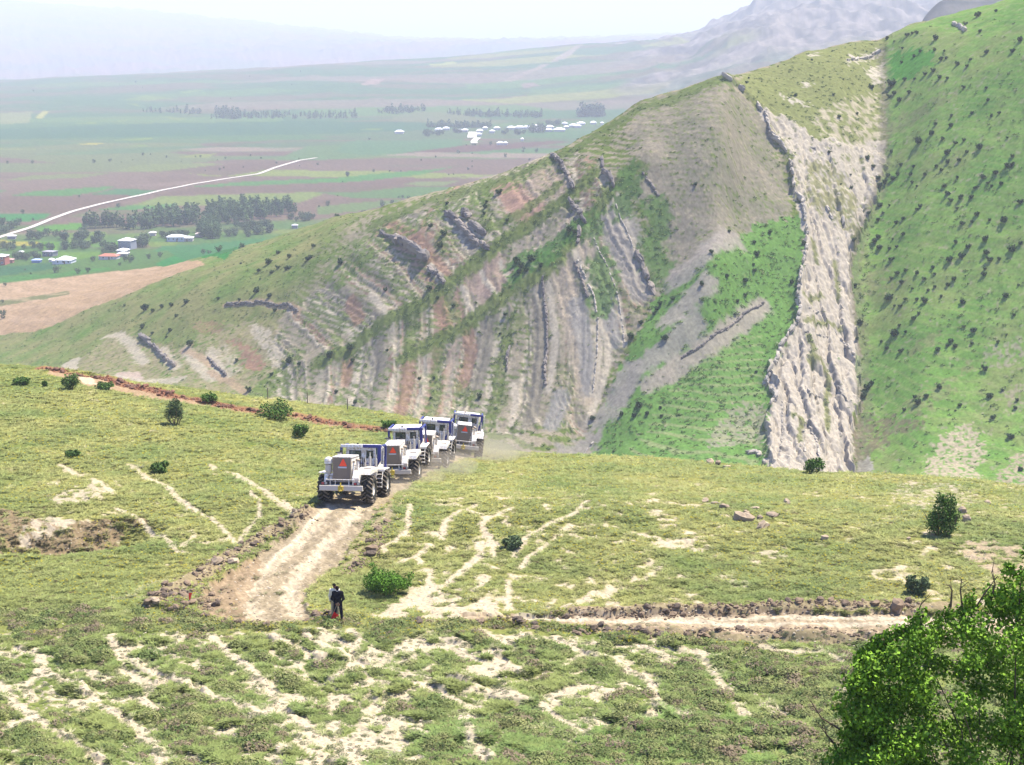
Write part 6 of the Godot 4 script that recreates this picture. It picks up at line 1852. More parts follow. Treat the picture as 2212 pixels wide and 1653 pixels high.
func corner_bush() -> void:
	# a tall leafy bush close to the camera, rising from below the frame
	var d := 21.5
	var foot := Vector3(8.6, ground(8.6, d), -d)
	var o := thing("leafy_bush", "large leafy bright green bush with dark inside close to the viewer", "bush", foot)
	var top := 6.6
	var lobes := []
	var b := Mb.new()
	b.col = Color(0.085, 0.062, 0.045)
	# branches reach out to clumps of leaves spread over the crown
	var edge := [[1790, 1690], [1815, 1610], [1835, 1540], [1846, 1480], [1858, 1425], [1890, 1402], [1935, 1385], [1968, 1352], [2046, 1330], [2129, 1296], [2184, 1232], [2240, 1195], [2400, 1130]]
	for e in edge.size() - 1:
		var n := 3
		for i in n:
			var t := (i + rng.randf()) / n
			var u := lerpf(edge[e][0], edge[e + 1][0], t)
			var v := lerpf(edge[e][1], edge[e + 1][1], t)
			var deep := 0.0
			while v + deep < 1800.0:
				var r := rng.randf_range(0.22, 0.42)
				var q := ae(u + 14.0 + rng.randf_range(-12, 26), v + 36.0 + deep + rng.randf_range(-16, 16))
				var dd := d + rng.randf_range(-1.3, 1.3) * minf(1.0, 0.35 + deep / 200.0)
				var c := Vector3(q.x * dd, q.y * dd, -dd) - foot
				lobes.append([c, Vector3(r, r * 0.75, r)])
				if rng.randf() < 0.22:
					var p := Vector3(rng.randf_range(-0.3, 0.3), rng.randf_range(0, 0.6), rng.randf_range(-0.3, 0.3))
					var rr := 0.035
					for k in 4:
						var w := p.lerp(c, 1.0 / (4 - k)) + rvec() * 0.14
						b.tube(p, w, rr, rr * 0.7, 5, false)
						p = w
						rr *= 0.7
				deep += rng.randf_range(62.0, 110.0)
	for e in 70:
		var i := rng.randi() % (edge.size() - 1)
		var t := rng.randf()
		var q := ae(lerpf(edge[i][0], edge[i + 1][0], t) + rng.randf_range(-14, 12), lerpf(edge[i][1], edge[i + 1][1], t) + rng.randf_range(-16, 10))
		lobes.append([Vector3(q.x * d, q.y * d, -d) - foot, Vector3(0.10, 0.15, 0.10) * rng.randf_range(0.7, 1.5)])
	# bare twigs that stand out of the crown
	for q in [[2096, 1332, 2124, 1287, 2155, 1245], [2082, 1339, 2075, 1276, 2078, 1250], [2054, 1312, 2057, 1276, 2050, 1262], [1818, 1578, 1775, 1552, 1746, 1506], [1806, 1612, 1788, 1590, 1772, 1570], [1990, 1350, 1985, 1318, 1992, 1300], [2140, 1300, 2150, 1262, 2142, 1236]]:
		var pts := []
		for i in 3:
			var r := ae(q[i * 2], q[i * 2 + 1])
			pts.append(Vector3(r.x * d, r.y * d, -d) - foot)
		b.tube(pts[0], pts[1], 0.020, 0.013, 5)
		b.tube(pts[1], pts[2], 0.013, 0.005, 5)
		for k in 3:
			var m: Vector3 = pts[1].lerp(pts[2], rng.randf())
			b.tube(m, m + ((pts[2] - pts[1]).normalized() + rvec() * 0.8) * 0.16, 0.007, 0.003, 4)
	part(o, "branches", b.done(), bark_mat)
	part(o, "foliage", foliage(lobes, 74000, 0.066, Color(0.024, 0.068, 0.004), Color(0.19, 0.34, 0.024)), green_mat)


# ------------------------------------------------------------------ farms, trees and road on the plain
func make_house(label: String, p: Vector3, w: float, dep: float, h: float, roof_h: float, turn: float, wall: Color, roof: Color, windows: int, category := "house", group := "", overhang := 0.5) -> Node3D:
	var o := thing("farm_house" if category == "house" else "farm_shed", label, category, p, turn, group)
	var wm := mat(wall, 0.9, 0.0, 0.3)
	var body := part(o, "wall", made(func(b: Mb): b.box(Vector3(0, h * 0.5 - 0.5, 0), Vector3(w, h + 1.0, dep))), wm)
	part(o, "roof", made(func(b: Mb):
		var x := w * 0.5 + overhang
		var z := dep * 0.5 + overhang
		var r := maxf(x - z, 0.3)
		var e := [Vector3(-x, h, z), Vector3(x, h, z), Vector3(x, h, -z), Vector3(-x, h, -z)]
		var t := [Vector3(-r, h + roof_h, 0), Vector3(r, h + roof_h, 0)]
		b.quad(e[0], e[1], t[1], t[0])
		b.quad(e[2], e[3], t[0], t[1])
		b.tri(e[1], e[2], t[1])
		b.tri(e[3], e[0], t[0])
		b.quad(e[3], e[2], e[1], e[0])), mat(roof, 0.45, 0.0, 0.3))
	if windows > 0:
		var dark := mat(Color(0.03, 0.035, 0.045), 0.15)
		var storeys := 2 if h > 5.0 else 1
		for s in storeys:
			for i in windows:
				var x := w * ((i + 0.5) / windows - 0.5)
				var y := h * (s + 0.58) / storeys
				var win := part(o, "window", made(func(b: Mb): b.box(Vector3(x, y, dep * 0.5 + 0.02), Vector3(1.15, 1.25, 0.10), 0.02)), mat(Color(0.7, 0.7, 0.68), 0.6))
				part(win, "pane", made(func(b: Mb): b.box(Vector3(x, y, dep * 0.5 + 0.065), Vector3(0.92, 1.02, 0.03))), dark)
		part(o, "door", made(func(b: Mb): b.box(Vector3(w * 0.08, 1.0, dep * 0.5 + 0.03), Vector3(1.0, 2.0, 0.1), 0.02)), mat(Color(0.16, 0.10, 0.06), 0.7))
	return o


func ribbon(called: String, label: String, p: PackedVector2Array, width: float, c: Color, lift: float) -> void:
	var b := Mb.new()
	var fine := PackedVector2Array()
	for i in p.size() - 1:
		for k in 12:
			fine.append(p[i].lerp(p[i + 1], k / 12.0))
	fine.append(p[p.size() - 1])
	for i in fine.size() - 1:
		var dir := (fine[i + 1] - fine[i]).normalized()
		var s := Vector2(-dir.y, dir.x) * width * 0.5
		var q := []
		for e in [fine[i] - s, fine[i] + s, fine[i + 1] + s, fine[i + 1] - s]:
			q.append(Vector3(e.x, ground(e.x, e.y) + lift, -e.y))
		b.quad(q[0], q[3], q[2], q[1])
	var o := part(self, called, b.done(), mat(c, 0.95, 0.0, 0.1))
	o.name = numbered(called)
	o.set_meta("kind", "structure")
	tag(o, label, "road")


func build_village() -> void:
	var from := 600.0
	ribbon("country_road", "long pale gravel road curving across the plain", trace("C1", [-60, 1490, 60, 1450, 190, 1410, 300, 1365, 450, 1310, 600, 1270, 800, 1225, 1000, 1180, 1200, 1140, 1400, 1108, 1600, 1078, 1700, 1040, 1850, 995, 1960, 978], from), 5.0, Color(0.47, 0.42, 0.35), 0.5)
	ribbon("village_lane", "short pale lane entering the far village", trace("V3", [900, 410, 895, 395, 910, 375, 935, 360], from), 9.0, Color(0.62, 0.57, 0.5), 0.6)
	ribbon("village_lane", "short pale lane between the far white houses", trace("V3", [878, 358, 880, 335, 890, 305], from), 13.0, Color(0.62, 0.57, 0.5), 0.6)
	var white := Color(0.80, 0.80, 0.80)
	var grey := Color(0.26, 0.28, 0.34)
	var near := [["V1", 1475, 765, 9.5, 8.5, 6.3, 1.8, -0.25, grey, white, 3, "two storey grey house with white hipped roof in the near village", "house"],
		["V1", 1265, 884, 12.0, 6.0, 2.4, 1.4, -0.12, Color(0.5, 0.5, 0.52), Color(0.50, 0.16, 0.08), 2, "low farm building with an orange tin roof", "house"],
		["V1", 1215, 886, 6.0, 4.0, 2.0, 0.9, -0.12, Color(0.55, 0.55, 0.56), Color(0.72, 0.73, 0.76), 0, "small white roofed lean-to in front of the orange roof", "shed"],
		["V1", 1425, 815, 7.0, 6.0, 2.4, 1.2, -0.1, Color(0.4, 0.38, 0.36), white, 0, "white roofed shed directly below the two storey grey house", "shed"], ["V1", 1425, 852, 6.5, 5.0, 2.2, 1.0, -0.1, Color(0.4, 0.38, 0.36), white, 0, "white roofed shed at the end of the orange roof", "shed"],
		["V2", 900, 468, 12.5, 7.0, 3.4, 1.6, 0.04, Color(0.5, 0.55, 0.66), white, 4, "long white roofed building at the edge of the poplar grove", "house"], ["V2", 995, 468, 9.5, 6.0, 2.6, 1.2, 0.04, Color(0.42, 0.38, 0.36), white, 2, "lower white roofed wing beside the long building", "shed"],
		["V1", 760, 930, 10.5, 8.5, 2.6, 2.2, -0.1, Color(0.60, 0.63, 0.70), white, 3, "single storey house with broad white hipped roof beside the dark green field", "house"], ["V1", 680, 935, 6.5, 6.0, 2.2, 1.4, -0.1, Color(0.55, 0.58, 0.64), white, 1, "white roofed annexe joined to the broad white house", "shed"],
		["V1", 595, 915, 2.6, 2.4, 1.8, 0.8, 0.0, Color(0.6, 0.58, 0.5), white, 0, "tiny white hut near the broad white roof", "shed"],
		["V1", 580, 845, 8.0, 6.0, 3.2, 0.3, -0.3, Color(0.20, 0.21, 0.25), Color(0.32, 0.30, 0.30), 2, "dark grey flat roofed farm building among trees", "house"], ["V1", 22, 945, 7.5, 7.0, 5.8, 1.2, -0.1, Color(0.40, 0.12, 0.08), white, 2, "red brick house with white roof in the near village", "house"],
		["V1", 120, 925, 4.0, 3.6, 2.2, 0.8, 0.0, Color(0.36, 0.13, 0.10), Color(0.5, 0.3, 0.25), 0, "small brick outbuilding next to the red brick house", "shed"], ["V1", 138, 648, 5.5, 4.5, 2.2, 1.0, 0.1, Color(0.20, 0.2, 0.24), Color(0.66, 0.64, 0.62), 0, "small grey roadside building where the pale road passes", "shed"],
		["V1", 425, 922, 5.5, 4.0, 1.8, 0.9, 0.0, Color(0.10, 0.20, 0.45), Color(0.35, 0.45, 0.72), 0, "small shed with a blue roof", "shed"], ["V1", 240, 824, 3.2, 3.0, 1.6, 0.8, 0.0, Color(0.5, 0.48, 0.45), white, 0, "white hut roof showing over the orchard trees", "shed"],
		["V1", 1765, 612, 4.6, 4.0, 2.4, 1.0, 0.0, Color(0.5, 0.42, 0.4), white, 0, "little white roofed hut within the poplar grove", "shed"], ["V2", 1112, 428, 5.0, 4.5, 2.4, 1.2, 0.1, Color(0.5, 0.46, 0.42), Color(0.62, 0.50, 0.42), 0, "small house with pinkish roof half hidden by willows", "house"],
		["V2", 2000, 348, 4.2, 4.0, 2.4, 1.0, 0.1, Color(0.3, 0.3, 0.33), Color(0.5, 0.5, 0.52), 0, "lone grey hut on the green slope beside the grove", "shed"]]
	for q in near:
		var p := spot(q[0], q[1], q[2], from)
		make_house(q[11], p, q[3], q[4], q[5], q[6], q[7], q[8], q[9], q[10], q[12])
	for q in [[205, 318, 75], [570, 296, 65], [640, 286, 55], [770, 306, 45], [815, 303, 50], [950, 308, 55], [1000, 282, 42], [945, 342, 42], [1065, 313, 45], [1110, 283, 52], [1240, 280, 70], [1320, 276, 80], [1390, 275, 70], [1475, 264, 62], [1490, 294, 80], [1600, 273, 70], [1590, 300, 62], [1690, 298, 100], [1740, 240, 46], [1755, 272, 42], [1820, 258, 72], [1890, 239, 72], [1860, 263, 60], [2005, 232, 52], [2085, 236, 26], [1140, 425, 55], [1190, 425, 32], [1345, 388, 26]]:
		var p := spot("V3", q[0], q[1], from)
		var w: float = q[2] / 4.297 * -p.z / F * 1.02
		make_house("white roofed house of the far village at the foot of the mountain", p, w, w * 0.6, 3.0, 1.5 + w * 0.08, rng.randf_range(-0.2, 0.2), Color(0.62, 0.60, 0.60), Color(0.85, 0.85, 0.86), 0, "house", "houses of the far village", 0.8)
	# trees of the plain
	var pop := []
	for i in 5:
		var lobes := []
		for k in 6:
			lobes.append([Vector3(rng.randf_range(-0.06, 0.06), 0.24 + 0.14 * k, rng.randf_range(-0.06, 0.06)), Vector3(0.17, 0.15, 0.17) * (1.0 - 0.11 * k + rng.randf() * 0.1)])
		var o := thing("poplar_tree", "slender dark green poplar of the groves on the plain", "tree", Vector3.ZERO, 0.0, "poplars on the plain")
		o.set_meta("called", "poplar_tree")
		part(o, "crown", foliage(lobes, 260, 0.085, Color(0.036, 0.072, 0.022), Color(0.10, 0.165, 0.05)), green_mat)
		part(o, "trunk", made(func(b: Mb):
			b.col = Color(0.22, 0.2, 0.16)
			b.tube(Vector3(0, -0.05, 0), Vector3(0, 0.7, 0), 0.022, 0.008, 6)), bark_mat)
		pop.append(o)
	var rnd := []
	for i in 5:
		var o := make_shrub("broad_tree", "rounded leafy tree or bush standing on the plain", "tree", dome(0.5, 1.0, 7), 300, 0.12, Color(0.026, 0.052, 0.022), Color(0.085, 0.125, 0.05), 2, 0.9, "rounded trees on the plain")
		rnd.append(o)
	var pops := []
	var rounds := []
	# rows and groves of poplars
	for i in 13:
		pops.append([spot("V2", 45 + i * 27 + rng.randf_range(-6, 6), 352 - i * 1.2 + rng.randf_range(-6, 3), from), rng.randf_range(9.5, 13.0) * (1.0 if i < 6 else 1.12), "poplar in the straight row with a yellow strip behind its trunks"])
	for poly in [["V2", 95, 11.0, "poplar in the left part of the grove above the two storey house", 390, 365, 600, 360, 800, 345, 980, 330, 1115, 300, 1100, 225, 800, 250, 560, 290, 400, 330], ["V2", 130, 11.5, "poplar in the tall right part of the grove", 1130, 330, 1350, 330, 1560, 290, 1800, 250, 2010, 215, 2000, 175, 1750, 180, 1300, 200, 1220, 205], ["V2", 55, 9.5, "poplar in the thicket behind the long white building", 1080, 455, 1250, 452, 1330, 450, 1300, 330, 1140, 330]]:
		scatter_in(trace(poly[0], poly.slice(4), from), poly[1], pops, poly[2], poly[3])
	for poly in [["V2", 26, 7.0, "leafy tree in the dense low wood at the right end of the grove", 1340, 452, 1600, 430, 1860, 392, 1720, 300, 1400, 330], ["V2", 12, 6.0, "leafy tree beside the long white building", 740, 455, 1010, 450, 1000, 400, 760, 410], ["V2", 10, 6.5, "tree in the small clump on the slope beyond the grove", 1930, 295, 2190, 280, 2180, 250, 1950, 262], ["V1", 18, 7.0, "tree in the clump beside the pale road", -60, 640, 200, 560, 270, 470, -60, 480], ["V1", 12, 7.0, "tree in the row between bright field and yellow field", 330, 655, 760, 668, 740, 610, 350, 620],
		["V1", 16, 7.5, "leafy tree in the copse beside the grey house", 830, 740, 1060, 720, 1230, 660, 1060, 600, 860, 620], ["V1", 15, 5.5, "tree in the hedge along the yellow field", -60, 790, 380, 790, 640, 790, 600, 750, 100, 745, -60, 745], ["V1", 14, 5.5, "orchard tree near the blue roofed shed", 130, 910, 460, 900, 460, 840, 200, 830], ["V1", 12, 6.0, "tree in the hedge above the broad white roof", 690, 780, 1080, 770, 1080, 740, 700, 740], ["V1", 10, 6.0, "tree behind the orange roofed building", 1180, 820, 1370, 800, 1350, 760, 1190, 760],
		["V1", 8, 9.0, "tall tree beside the two storey grey house", 1590, 760, 1700, 750, 1680, 690, 1600, 700]]:
		scatter_in(trace(poly[0], poly.slice(4), from), poly[1], rounds, poly[2], poly[3])
	# far belts of trees read as one mass
	var far_at := []
	var far_col := []
	for poly in [["C1", 50, 12.0, 870, 700, 1250, 712, 1250, 690, 880, 685], ["C1", 100, 17.0, 1310, 735, 1490, 740, 1490, 690, 1320, 690], ["C1", 220, 11.0, 1480, 735, 2212, 740, 2212, 700, 1480, 705], ["V3", 220, 11.0, 460, 265, 850, 268, 1050, 268, 1050, 250, 800, 243, 470, 245],
		["V3", 180, 13.0, 560, 128, 900, 165, 1500, 175, 1560, 150, 1000, 130], ["V3", 110, 13.0, 0, 140, 240, 140, 480, 105, 300, 90, 0, 105], ["V3", 110, 17.0, 1850, 165, 2110, 160, 2100, 130, 1900, 130]]:
		var got := []
		scatter_in(trace(poly[0], poly.slice(3), from), poly[1], got, poly[2])
		for g in got:
			var sz: float = g[1] * clampf(0.55 + 0.25 * rng.randfn(), 0.3, 1.2)
			far_at.append(Transform3D(Basis(Vector3.UP, rng.randf() * TAU).scaled(Vector3(sz * 0.95, sz, sz * 0.95)), g[0]))
			far_col.append(Color.WHITE * rng.randf_range(0.8, 1.2))
	var far_lobes := []
	for k in 4:
		far_lobes.append([Vector3(rng.randf_range(-0.1, 0.1), 0.22 + 0.2 * k, rng.randf_range(-0.1, 0.1)), Vector3(0.24, 0.2, 0.24) * (1.0 - 0.14 * k)])
	scatter("far_tree_belt", foliage(far_lobes, 90, 0.16, Color(0.06, 0.10, 0.045), Color(0.13, 0.18, 0.085)), far_at, far_col, "far belts of trees that merge into one mass across the plain")
	for poly in [["V3", 11, 9.0, "tree in the clump at the near end of the far village", 440, 350, 610, 352, 610, 320, 440, 330], ["V3", 14, 8.0, "tree among the houses of the far village", 1100, 335, 1420, 330, 1420, 305, 1120, 310], ["V3", 8, 12.0, "tall tree standing between far white roofs", 1420, 330, 1560, 320, 1560, 270, 1430, 270], ["V3", 8, 22.0, "tree of the clump under the far mountain", 1850, 165, 2110, 160, 2100, 130, 1900, 130], ["V3", 5, 9.0, "tree between the first far houses", 690, 315, 780, 315, 780, 300, 690, 300], ["V3", 6, 10.0, "tree behind the far white roofs", 1560, 255, 1700, 250, 1700, 235, 1580, 235]]:
		scatter_in(trace(poly[0], poly.slice(4), from), poly[1], rounds, poly[2], poly[3])
	# single bushes in the fields: pixel and width
	for l in [["C1", 45, 1014, 22, 200, 1014, 24, 580, 1010, 26, 680, 1002, 26, 885, 962, 20, 930, 960, 12, 1030, 976, 13, 1210, 974, 13, 1240, 974, 18, 1345, 993, 10, 1395, 984, 18, 1550, 968, 14, 1615, 984, 15, 1710, 1012, 18, 1850, 984, 12, 1965, 1022, 18, 2150, 1092, 30, 490, 1222, 20, 730, 1285, 30, 1270, 1058, 9, 1360, 1055, 15, 1385, 1044, 12, 1505, 1038, 11, 750, 1008, 9, 820, 993, 9, 1120, 1003, 8, 2120, 1128, 9, 2090, 1214, 9, 1855, 1028, 9, 1975, 1283, 18, 2030, 1274, 30, 140, 1324, 30, 205, 1366, 18, 1500, 1548, 52, 1600, 1528, 40, 2085, 1356, 42, 1810, 1462, 26, 1355, 1560, 54, 1260, 1572, 40, 1295, 1570, 30, 920, 1602, 34, 990, 1594, 40, 775, 1618, 38, 810, 1626, 64, 575, 1618, 38, 840, 514, 14, 740, 524, 8, 880, 544, 8, 205, 566, 12, 1545, 474, 10, 1860, 448, 12, 1805, 526, 9, 2100, 468, 10, 1425, 612, 9],
		["C4", 350, 212, 50, 480, 218, 36, 545, 212, 40, 1220, 194, 44, 1330, 202, 36, 30, 296, 28, 20, 494, 56, 15, 402, 24, 620, 388, 18, 1245, 162, 26, 1295, 162, 22, 1345, 160, 22, 155, 198, 14, 190, 224, 16, 1075, 270, 30, 1150, 274, 24, 1040, 275, 14, 1250, 238, 16, 740, 170, 24, 1690, 70, 18],
		["C2", 870, 950, 28, 955, 953, 14, 640, 997, 14, 730, 976, 13, 345, 1066, 18, 445, 1064, 16, 515, 1064, 13, 185, 1092, 34, 930, 1052, 18, 955, 1035, 14, 955, 1003, 12, 560, 1242, 34, 460, 1266, 32, 400, 1280, 44, 120, 1354, 42, 280, 1342, 40, 810, 1085, 12, 840, 1083, 10, 320, 866, 16, 1275, 930, 22, 1270, 942, 20, 1355, 944, 26, 1070, 898, 26, 960, 900, 18, 975, 902, 16, 920, 902, 12, 1160, 974, 24, 1310, 994, 18, 580, 1270, 14, 500, 1225, 14, 525, 1226, 20]]:
		for i in range(1, l.size(), 3):
			var p := spot(l[0], l[i], l[i + 1], from)
			rounds.append([p, l[i + 2] / 2.865 * -p.z / F * 1.1, "single rounded bush alone in the open fields" if -p.z > 900.0 else "single rounded bush on the slope below the near village"])
	for i in pops.size():
		var s: float = pops[i][1] * rng.randf_range(0.85, 1.15)
		var sz := Vector3(s * rng.randf_range(1.1, 1.7), s, s * 1.3)
		var o: Node3D = pop[i % 5]
		if i < 5: plant_at(o, pops[i][0], sz, rng.randf() * TAU)
		else: o = copy_of(o, pops[i][0], rng.randf() * TAU, sz, "", "")
		tag(o, pops[i][2], "tree", "poplars: " + pops[i][2])
	for i in rounds.size():
		var s: float = rounds[i][1] * rng.randf_range(0.9, 1.1)
		var sz := Vector3(s, s * rng.randf_range(0.75, 1.0), s)
		var o: Node3D = rnd[i % 5]
		if i < 5: plant_at(o, rounds[i][0], sz, rng.randf() * TAU)
		else: o = copy_of(o, rounds[i][0], rng.randf() * TAU, sz, "", "")
		tag(o, rounds[i][2], "bush" if "bush" in rounds[i][2] else "tree", "trees: " + rounds[i][2])
	print("poplars ", pops.size(), " rounds ", rounds.size())


func scatter_in(w: PackedVector2Array, n: int, out: Array, size: float, label := "") -> void:
	var lo := w[0]
	var hi := w[0]
	for q in w:
		lo = lo.min(q)
		hi = hi.max(q)
	var k := 0
	for tries in n * 30:
		var q := Vector2(rng.randf_range(lo.x, hi.x), rng.randf_range(lo.y, hi.y))
		if not Geometry2D.is_point_in_polygon(q, w): continue
		out.append([Vector3(q.x, ground(q.x, q.y), -q.y), size * rng.randf_range(0.75, 1.2), label])
		k += 1
		if k >= n: return


# ------------------------------------------------------------------ stones, clods, ledges, tufts, dust
func build_stones() -> void:
	var shapes := []
	for i in 7:
		shapes.append(stone_mesh(100 + i, rng.randf_range(0.55, 0.9), rng.randf_range(0.25, 0.6)))
	var clod_mats := [mat(Color(0.15, 0.108, 0.07), 1.0, 0.0, 1.5), mat(Color(0.21, 0.15, 0.095), 1.0, 0.0, 1.5), mat(Color(0.11, 0.082, 0.058), 1.0, 0.0, 1.5)]
	var red_mats := [mat(Color(0.20, 0.095, 0.055), 1.0, 0.0, 1.0), mat(Color(0.14, 0.072, 0.045), 1.0, 0.0, 1.0)]
	# single boulders of the right-hand meadow: crop, middle of foot, width, height, label
	for q in [["C9", 480, 128, 120, 62, "broad flat tan boulder, largest of the meadow stones"], ["C9", 592, 172, 84, 44, "tan boulder leaning against the largest flat boulder"], ["C9", 490, 84, 36, 28, "small upright stone on the far side of the flat boulder"], ["C9", 548, 52, 54, 20, "low grey stone lying behind the flat boulder"],
		["C9", 656, 96, 84, 32, "pale flat stone lying apart in the meadow"], ["C9", 576, 116, 50, 26, "grey stone between the flat boulder and the pale flat stone"], ["C9", 746, 18, 54, 26, "dark stone with a pale top alone in the meadow"], ["C9", 355, 42, 60, 24, "grey stone at the head of the meadow stones"], ["C9", 240, 10, 50, 24, "brownish stone in the row below the brow"],
		["C9", 300, 22, 44, 22, "rusty stone in the row below the brow"], ["C6", 270, 1392, 52, 36, "rusty brown rock on the brow, leftmost of a cluster"], ["C6", 320, 1402, 46, 34, "rusty rock in the middle of the brow cluster"], ["C6", 376, 1420, 40, 18, "pale slab at the end of the brow cluster"],
		["C9", 1830, 80, 60, 46, "pale cracked rock beside the tall dark bush"], ["C9", 1860, 130, 56, 40, "pinkish rock below the pale cracked rock"], ["C9", 1990, 20, 40, 20, "white stone above the tall dark bush"], ["C9", 1500, 240, 24, 16, "single white stone below the dark bush"],
		["C9", 1430, 668, 100, 56, "large dark clod of earth on the upper edge of the level track"], ["C9", 980, 240, 46, 30, "weathered grey stone in the right meadow"], ["C8", 340, 310, 78, 40, "dark upturned clod beside the first dirt track"], ["C7", 1345, 385, 74, 40, "flat grey stone at the outer edge of the bank"], ["C7", 1440, 390, 70, 42, "rounded grey stone in the bank of the turn"], ["C7", 960, 632, 56, 34, "tilted greenish slab at the tip of the turn's bank"]]:
		var p := spot(q[0], q[1], q[2])
		if -p.z > 200.0: p = spot(q[0], q[1], q[2] + 30)
		var m := p.length() / F / 2.865
		var o := part(self, numbered("boulder"), shapes[rng.randi() % 7], clod_mats[1] if "clod" in q[5] else mat(Color(0.37, 0.285, 0.19) * rng.randf_range(0.75, 1.2), 1.0, 0.0, 0.8))
		o.position = p + Vector3(0, q[4] * m * 0.28, 0)
		o.rotation = Vector3(rng.randf_range(-0.2, 0.2), rng.randf() * TAU, rng.randf_range(-0.25, 0.25))
		o.scale = Vector3(q[3], q[4] * 1.5, q[3] * 0.7) * m * 1.1
		tag(o, q[5], "boulder")
	# clods pushed up by the bulldozer, along lines: crop, how many, size, spread, reddish, points
	var lines := [["C7", 52, 0.22, 1.5, 0, "brown clod in the wide heap at the outer corner of the turn", 990, 610, 1080, 560, 1160, 560, 1230, 600, 1200, 650], ["C7", 44, 0.21, 0.8, 0, "brown clod in the bank along the outer side of the track", 1200, 480, 1300, 430, 1400, 345, 1450, 330, 1520, 310, 1650, 200, 1740, 150, 1830, 110, 1900, 50], ["C7", 26, 0.16, 0.3, 0, "small stone in the low rim closing the turn of the track", 1000, 650, 1160, 692, 1400, 752, 1560, 770, 1700, 765], ["C7", 14, 0.24, 0.35, 0, "dark stone in the little heap beside the two persons", 1880, 756, 1930, 750, 1990, 715, 2020, 690],
		["C8", 40, 0.24, 0.35, 0, "dark clod strung along the near edge where the level track begins", 480, 742, 700, 752, 1020, 742, 1130, 742, 1240, 742, 1300, 780, 1440, 800, 1640, 810, 1790, 812, 2050, 822, 2212, 830], ["C9", 48, 0.22, 0.6, 0, "brown clod in the bank on the near edge of the level track", 0, 830, 280, 805, 480, 805, 600, 815, 720, 810, 1000, 815, 1080, 825, 1220, 840, 1350, 860], ["C9", 50, 0.22, 0.5, 0, "brown clod in the bank on the far edge of the level track", 0, 700, 150, 690, 320, 680, 480, 665, 800, 650, 960, 640, 1120, 630, 1330, 660, 1500, 640, 1560, 660],
		["C8", 24, 0.20, 0.3, 0, "small clod on the far edge where the level track begins", 1400, 700, 1700, 690, 1820, 680, 2000, 690, 2150, 690], ["C8", 22, 0.24, 0.6, 0, "scattered dark clod on the strip beside the inner side of the track", 430, 130, 380, 200, 340, 300, 270, 385, 240, 425, 180, 450]]
	var reds := [["C4", 60, 0.34, 0.6, 1, "reddish clod in the higher end of the upper track's bank", 270, 806, 420, 835, 640, 864, 840, 926, 1080, 984], ["C4", 60, 0.28, 0.5, 1, "reddish clod in the thin end of the upper track's bank", 1080, 984, 1200, 994, 1400, 1044, 1600, 1074, 1840, 1098, 2000, 1136, 2212, 1166, 2380, 1192]]
	var first := {}
	for l in lines + reds:
		var w := trace(l[0], l.slice(6), 30.0 if l[4] == 0 else 90.0)
		var total := 0.0
		for i in w.size() - 1: total += w[i].distance_to(w[i + 1])
		for i in int(l[1]):
			var r := rng.randf() * total
			var s := 0
			while s < w.size() - 2 and r > w[s].distance_to(w[s + 1]):
				r -= w[s].distance_to(w[s + 1])
				s += 1
			var q: Vector2 = w[s].lerp(w[s + 1], clampf(r / maxf(w[s].distance_to(w[s + 1]), 0.01), 0, 1)) + Vector2(rng.randfn(), rng.randfn()) * l[3] * 0.5
			var size: float = l[2] * clampf(exp(rng.randfn() * 0.55), 0.35, 1.7)
			var red: bool = l[4] == 1
			var o := part(self, numbered("red_clod" if red else "earth_clod"), shapes[rng.randi() % 7], red_mats[rng.randi() % 2] if red else clod_mats[rng.randi() % 3])
			o.position = Vector3(q.x, ground(q.x, q.y) + size * 0.18, -q.y)
			o.rotation = Vector3(rng.randf_range(-0.5, 0.5), rng.randf() * TAU, rng.randf_range(-0.5, 0.5))
			o.scale = Vector3(size * rng.randf_range(0.9, 1.5), size * rng.randf_range(0.75, 1.1), size)
			tag(o, l[5], "clod" if "clod" in l[5] else "stone", "stones: " + l[5])
	# rubble between the clods
	var r_at := []
	var r_col := []
	for l in lines + reds:
		var w := trace(l[0], l.slice(6), 30.0 if l[4] == 0 else 90.0)
		for s in w.size() - 1:
			var n := int(w[s].distance_to(w[s + 1]) * (26.0 if l[4] == 0 else 12.0))
			for i in n:
				var q: Vector2 = w[s].lerp(w[s + 1], rng.randf()) + Vector2(rng.randfn(), rng.randfn()) * l[3] * 0.55
				var z: float = l[2] * rng.randf_range(0.2, 0.65)
				r_at.append(Transform3D(Basis.from_euler(Vector3(rng.randf() * 3, rng.randf() * 6, rng.randf() * 3)).scaled(Vector3(z * 1.3, z, z)), Vector3(q.x, ground(q.x, q.y) + z * 0.2, -q.y)))
				r_col.append((Color(0.21, 0.155, 0.10) if l[4] == 0 else Color(0.24, 0.105, 0.06)) * rng.randf_range(0.5, 1.4))
	scatter("soil_rubble", shapes[2], r_at, r_col, "loose crumbled soil between the clods of the track banks")
	# fence posts on the far edge of the near hill
	for q in [["C4", 1657, 990], ["C4", 1902, 1018], ["C4", 2150, 1058]]:
		var p := spot(q[0], q[1], q[2] + 4)
		if -p.z > 200: p = spot(q[0], q[1], q[2] + 14)
		var o := part(self, numbered("fence_post"), made(func(b: Mb):
			b.tube(Vector3(0, -0.2, 0), Vector3(0.03, 1.15, 0), 0.055, 0.045, 7)
			b.tube(Vector3(0.03, 1.15, 0), Vector3(0.03, 1.19, 0), 0.045, 0.01, 7)), mat(Color(0.16, 0.13, 0.1), 0.95))
		o.position = p
		tag(o, "thin weathered fence post on the far edge of the near hill", "post", "fence posts on the hill edge")


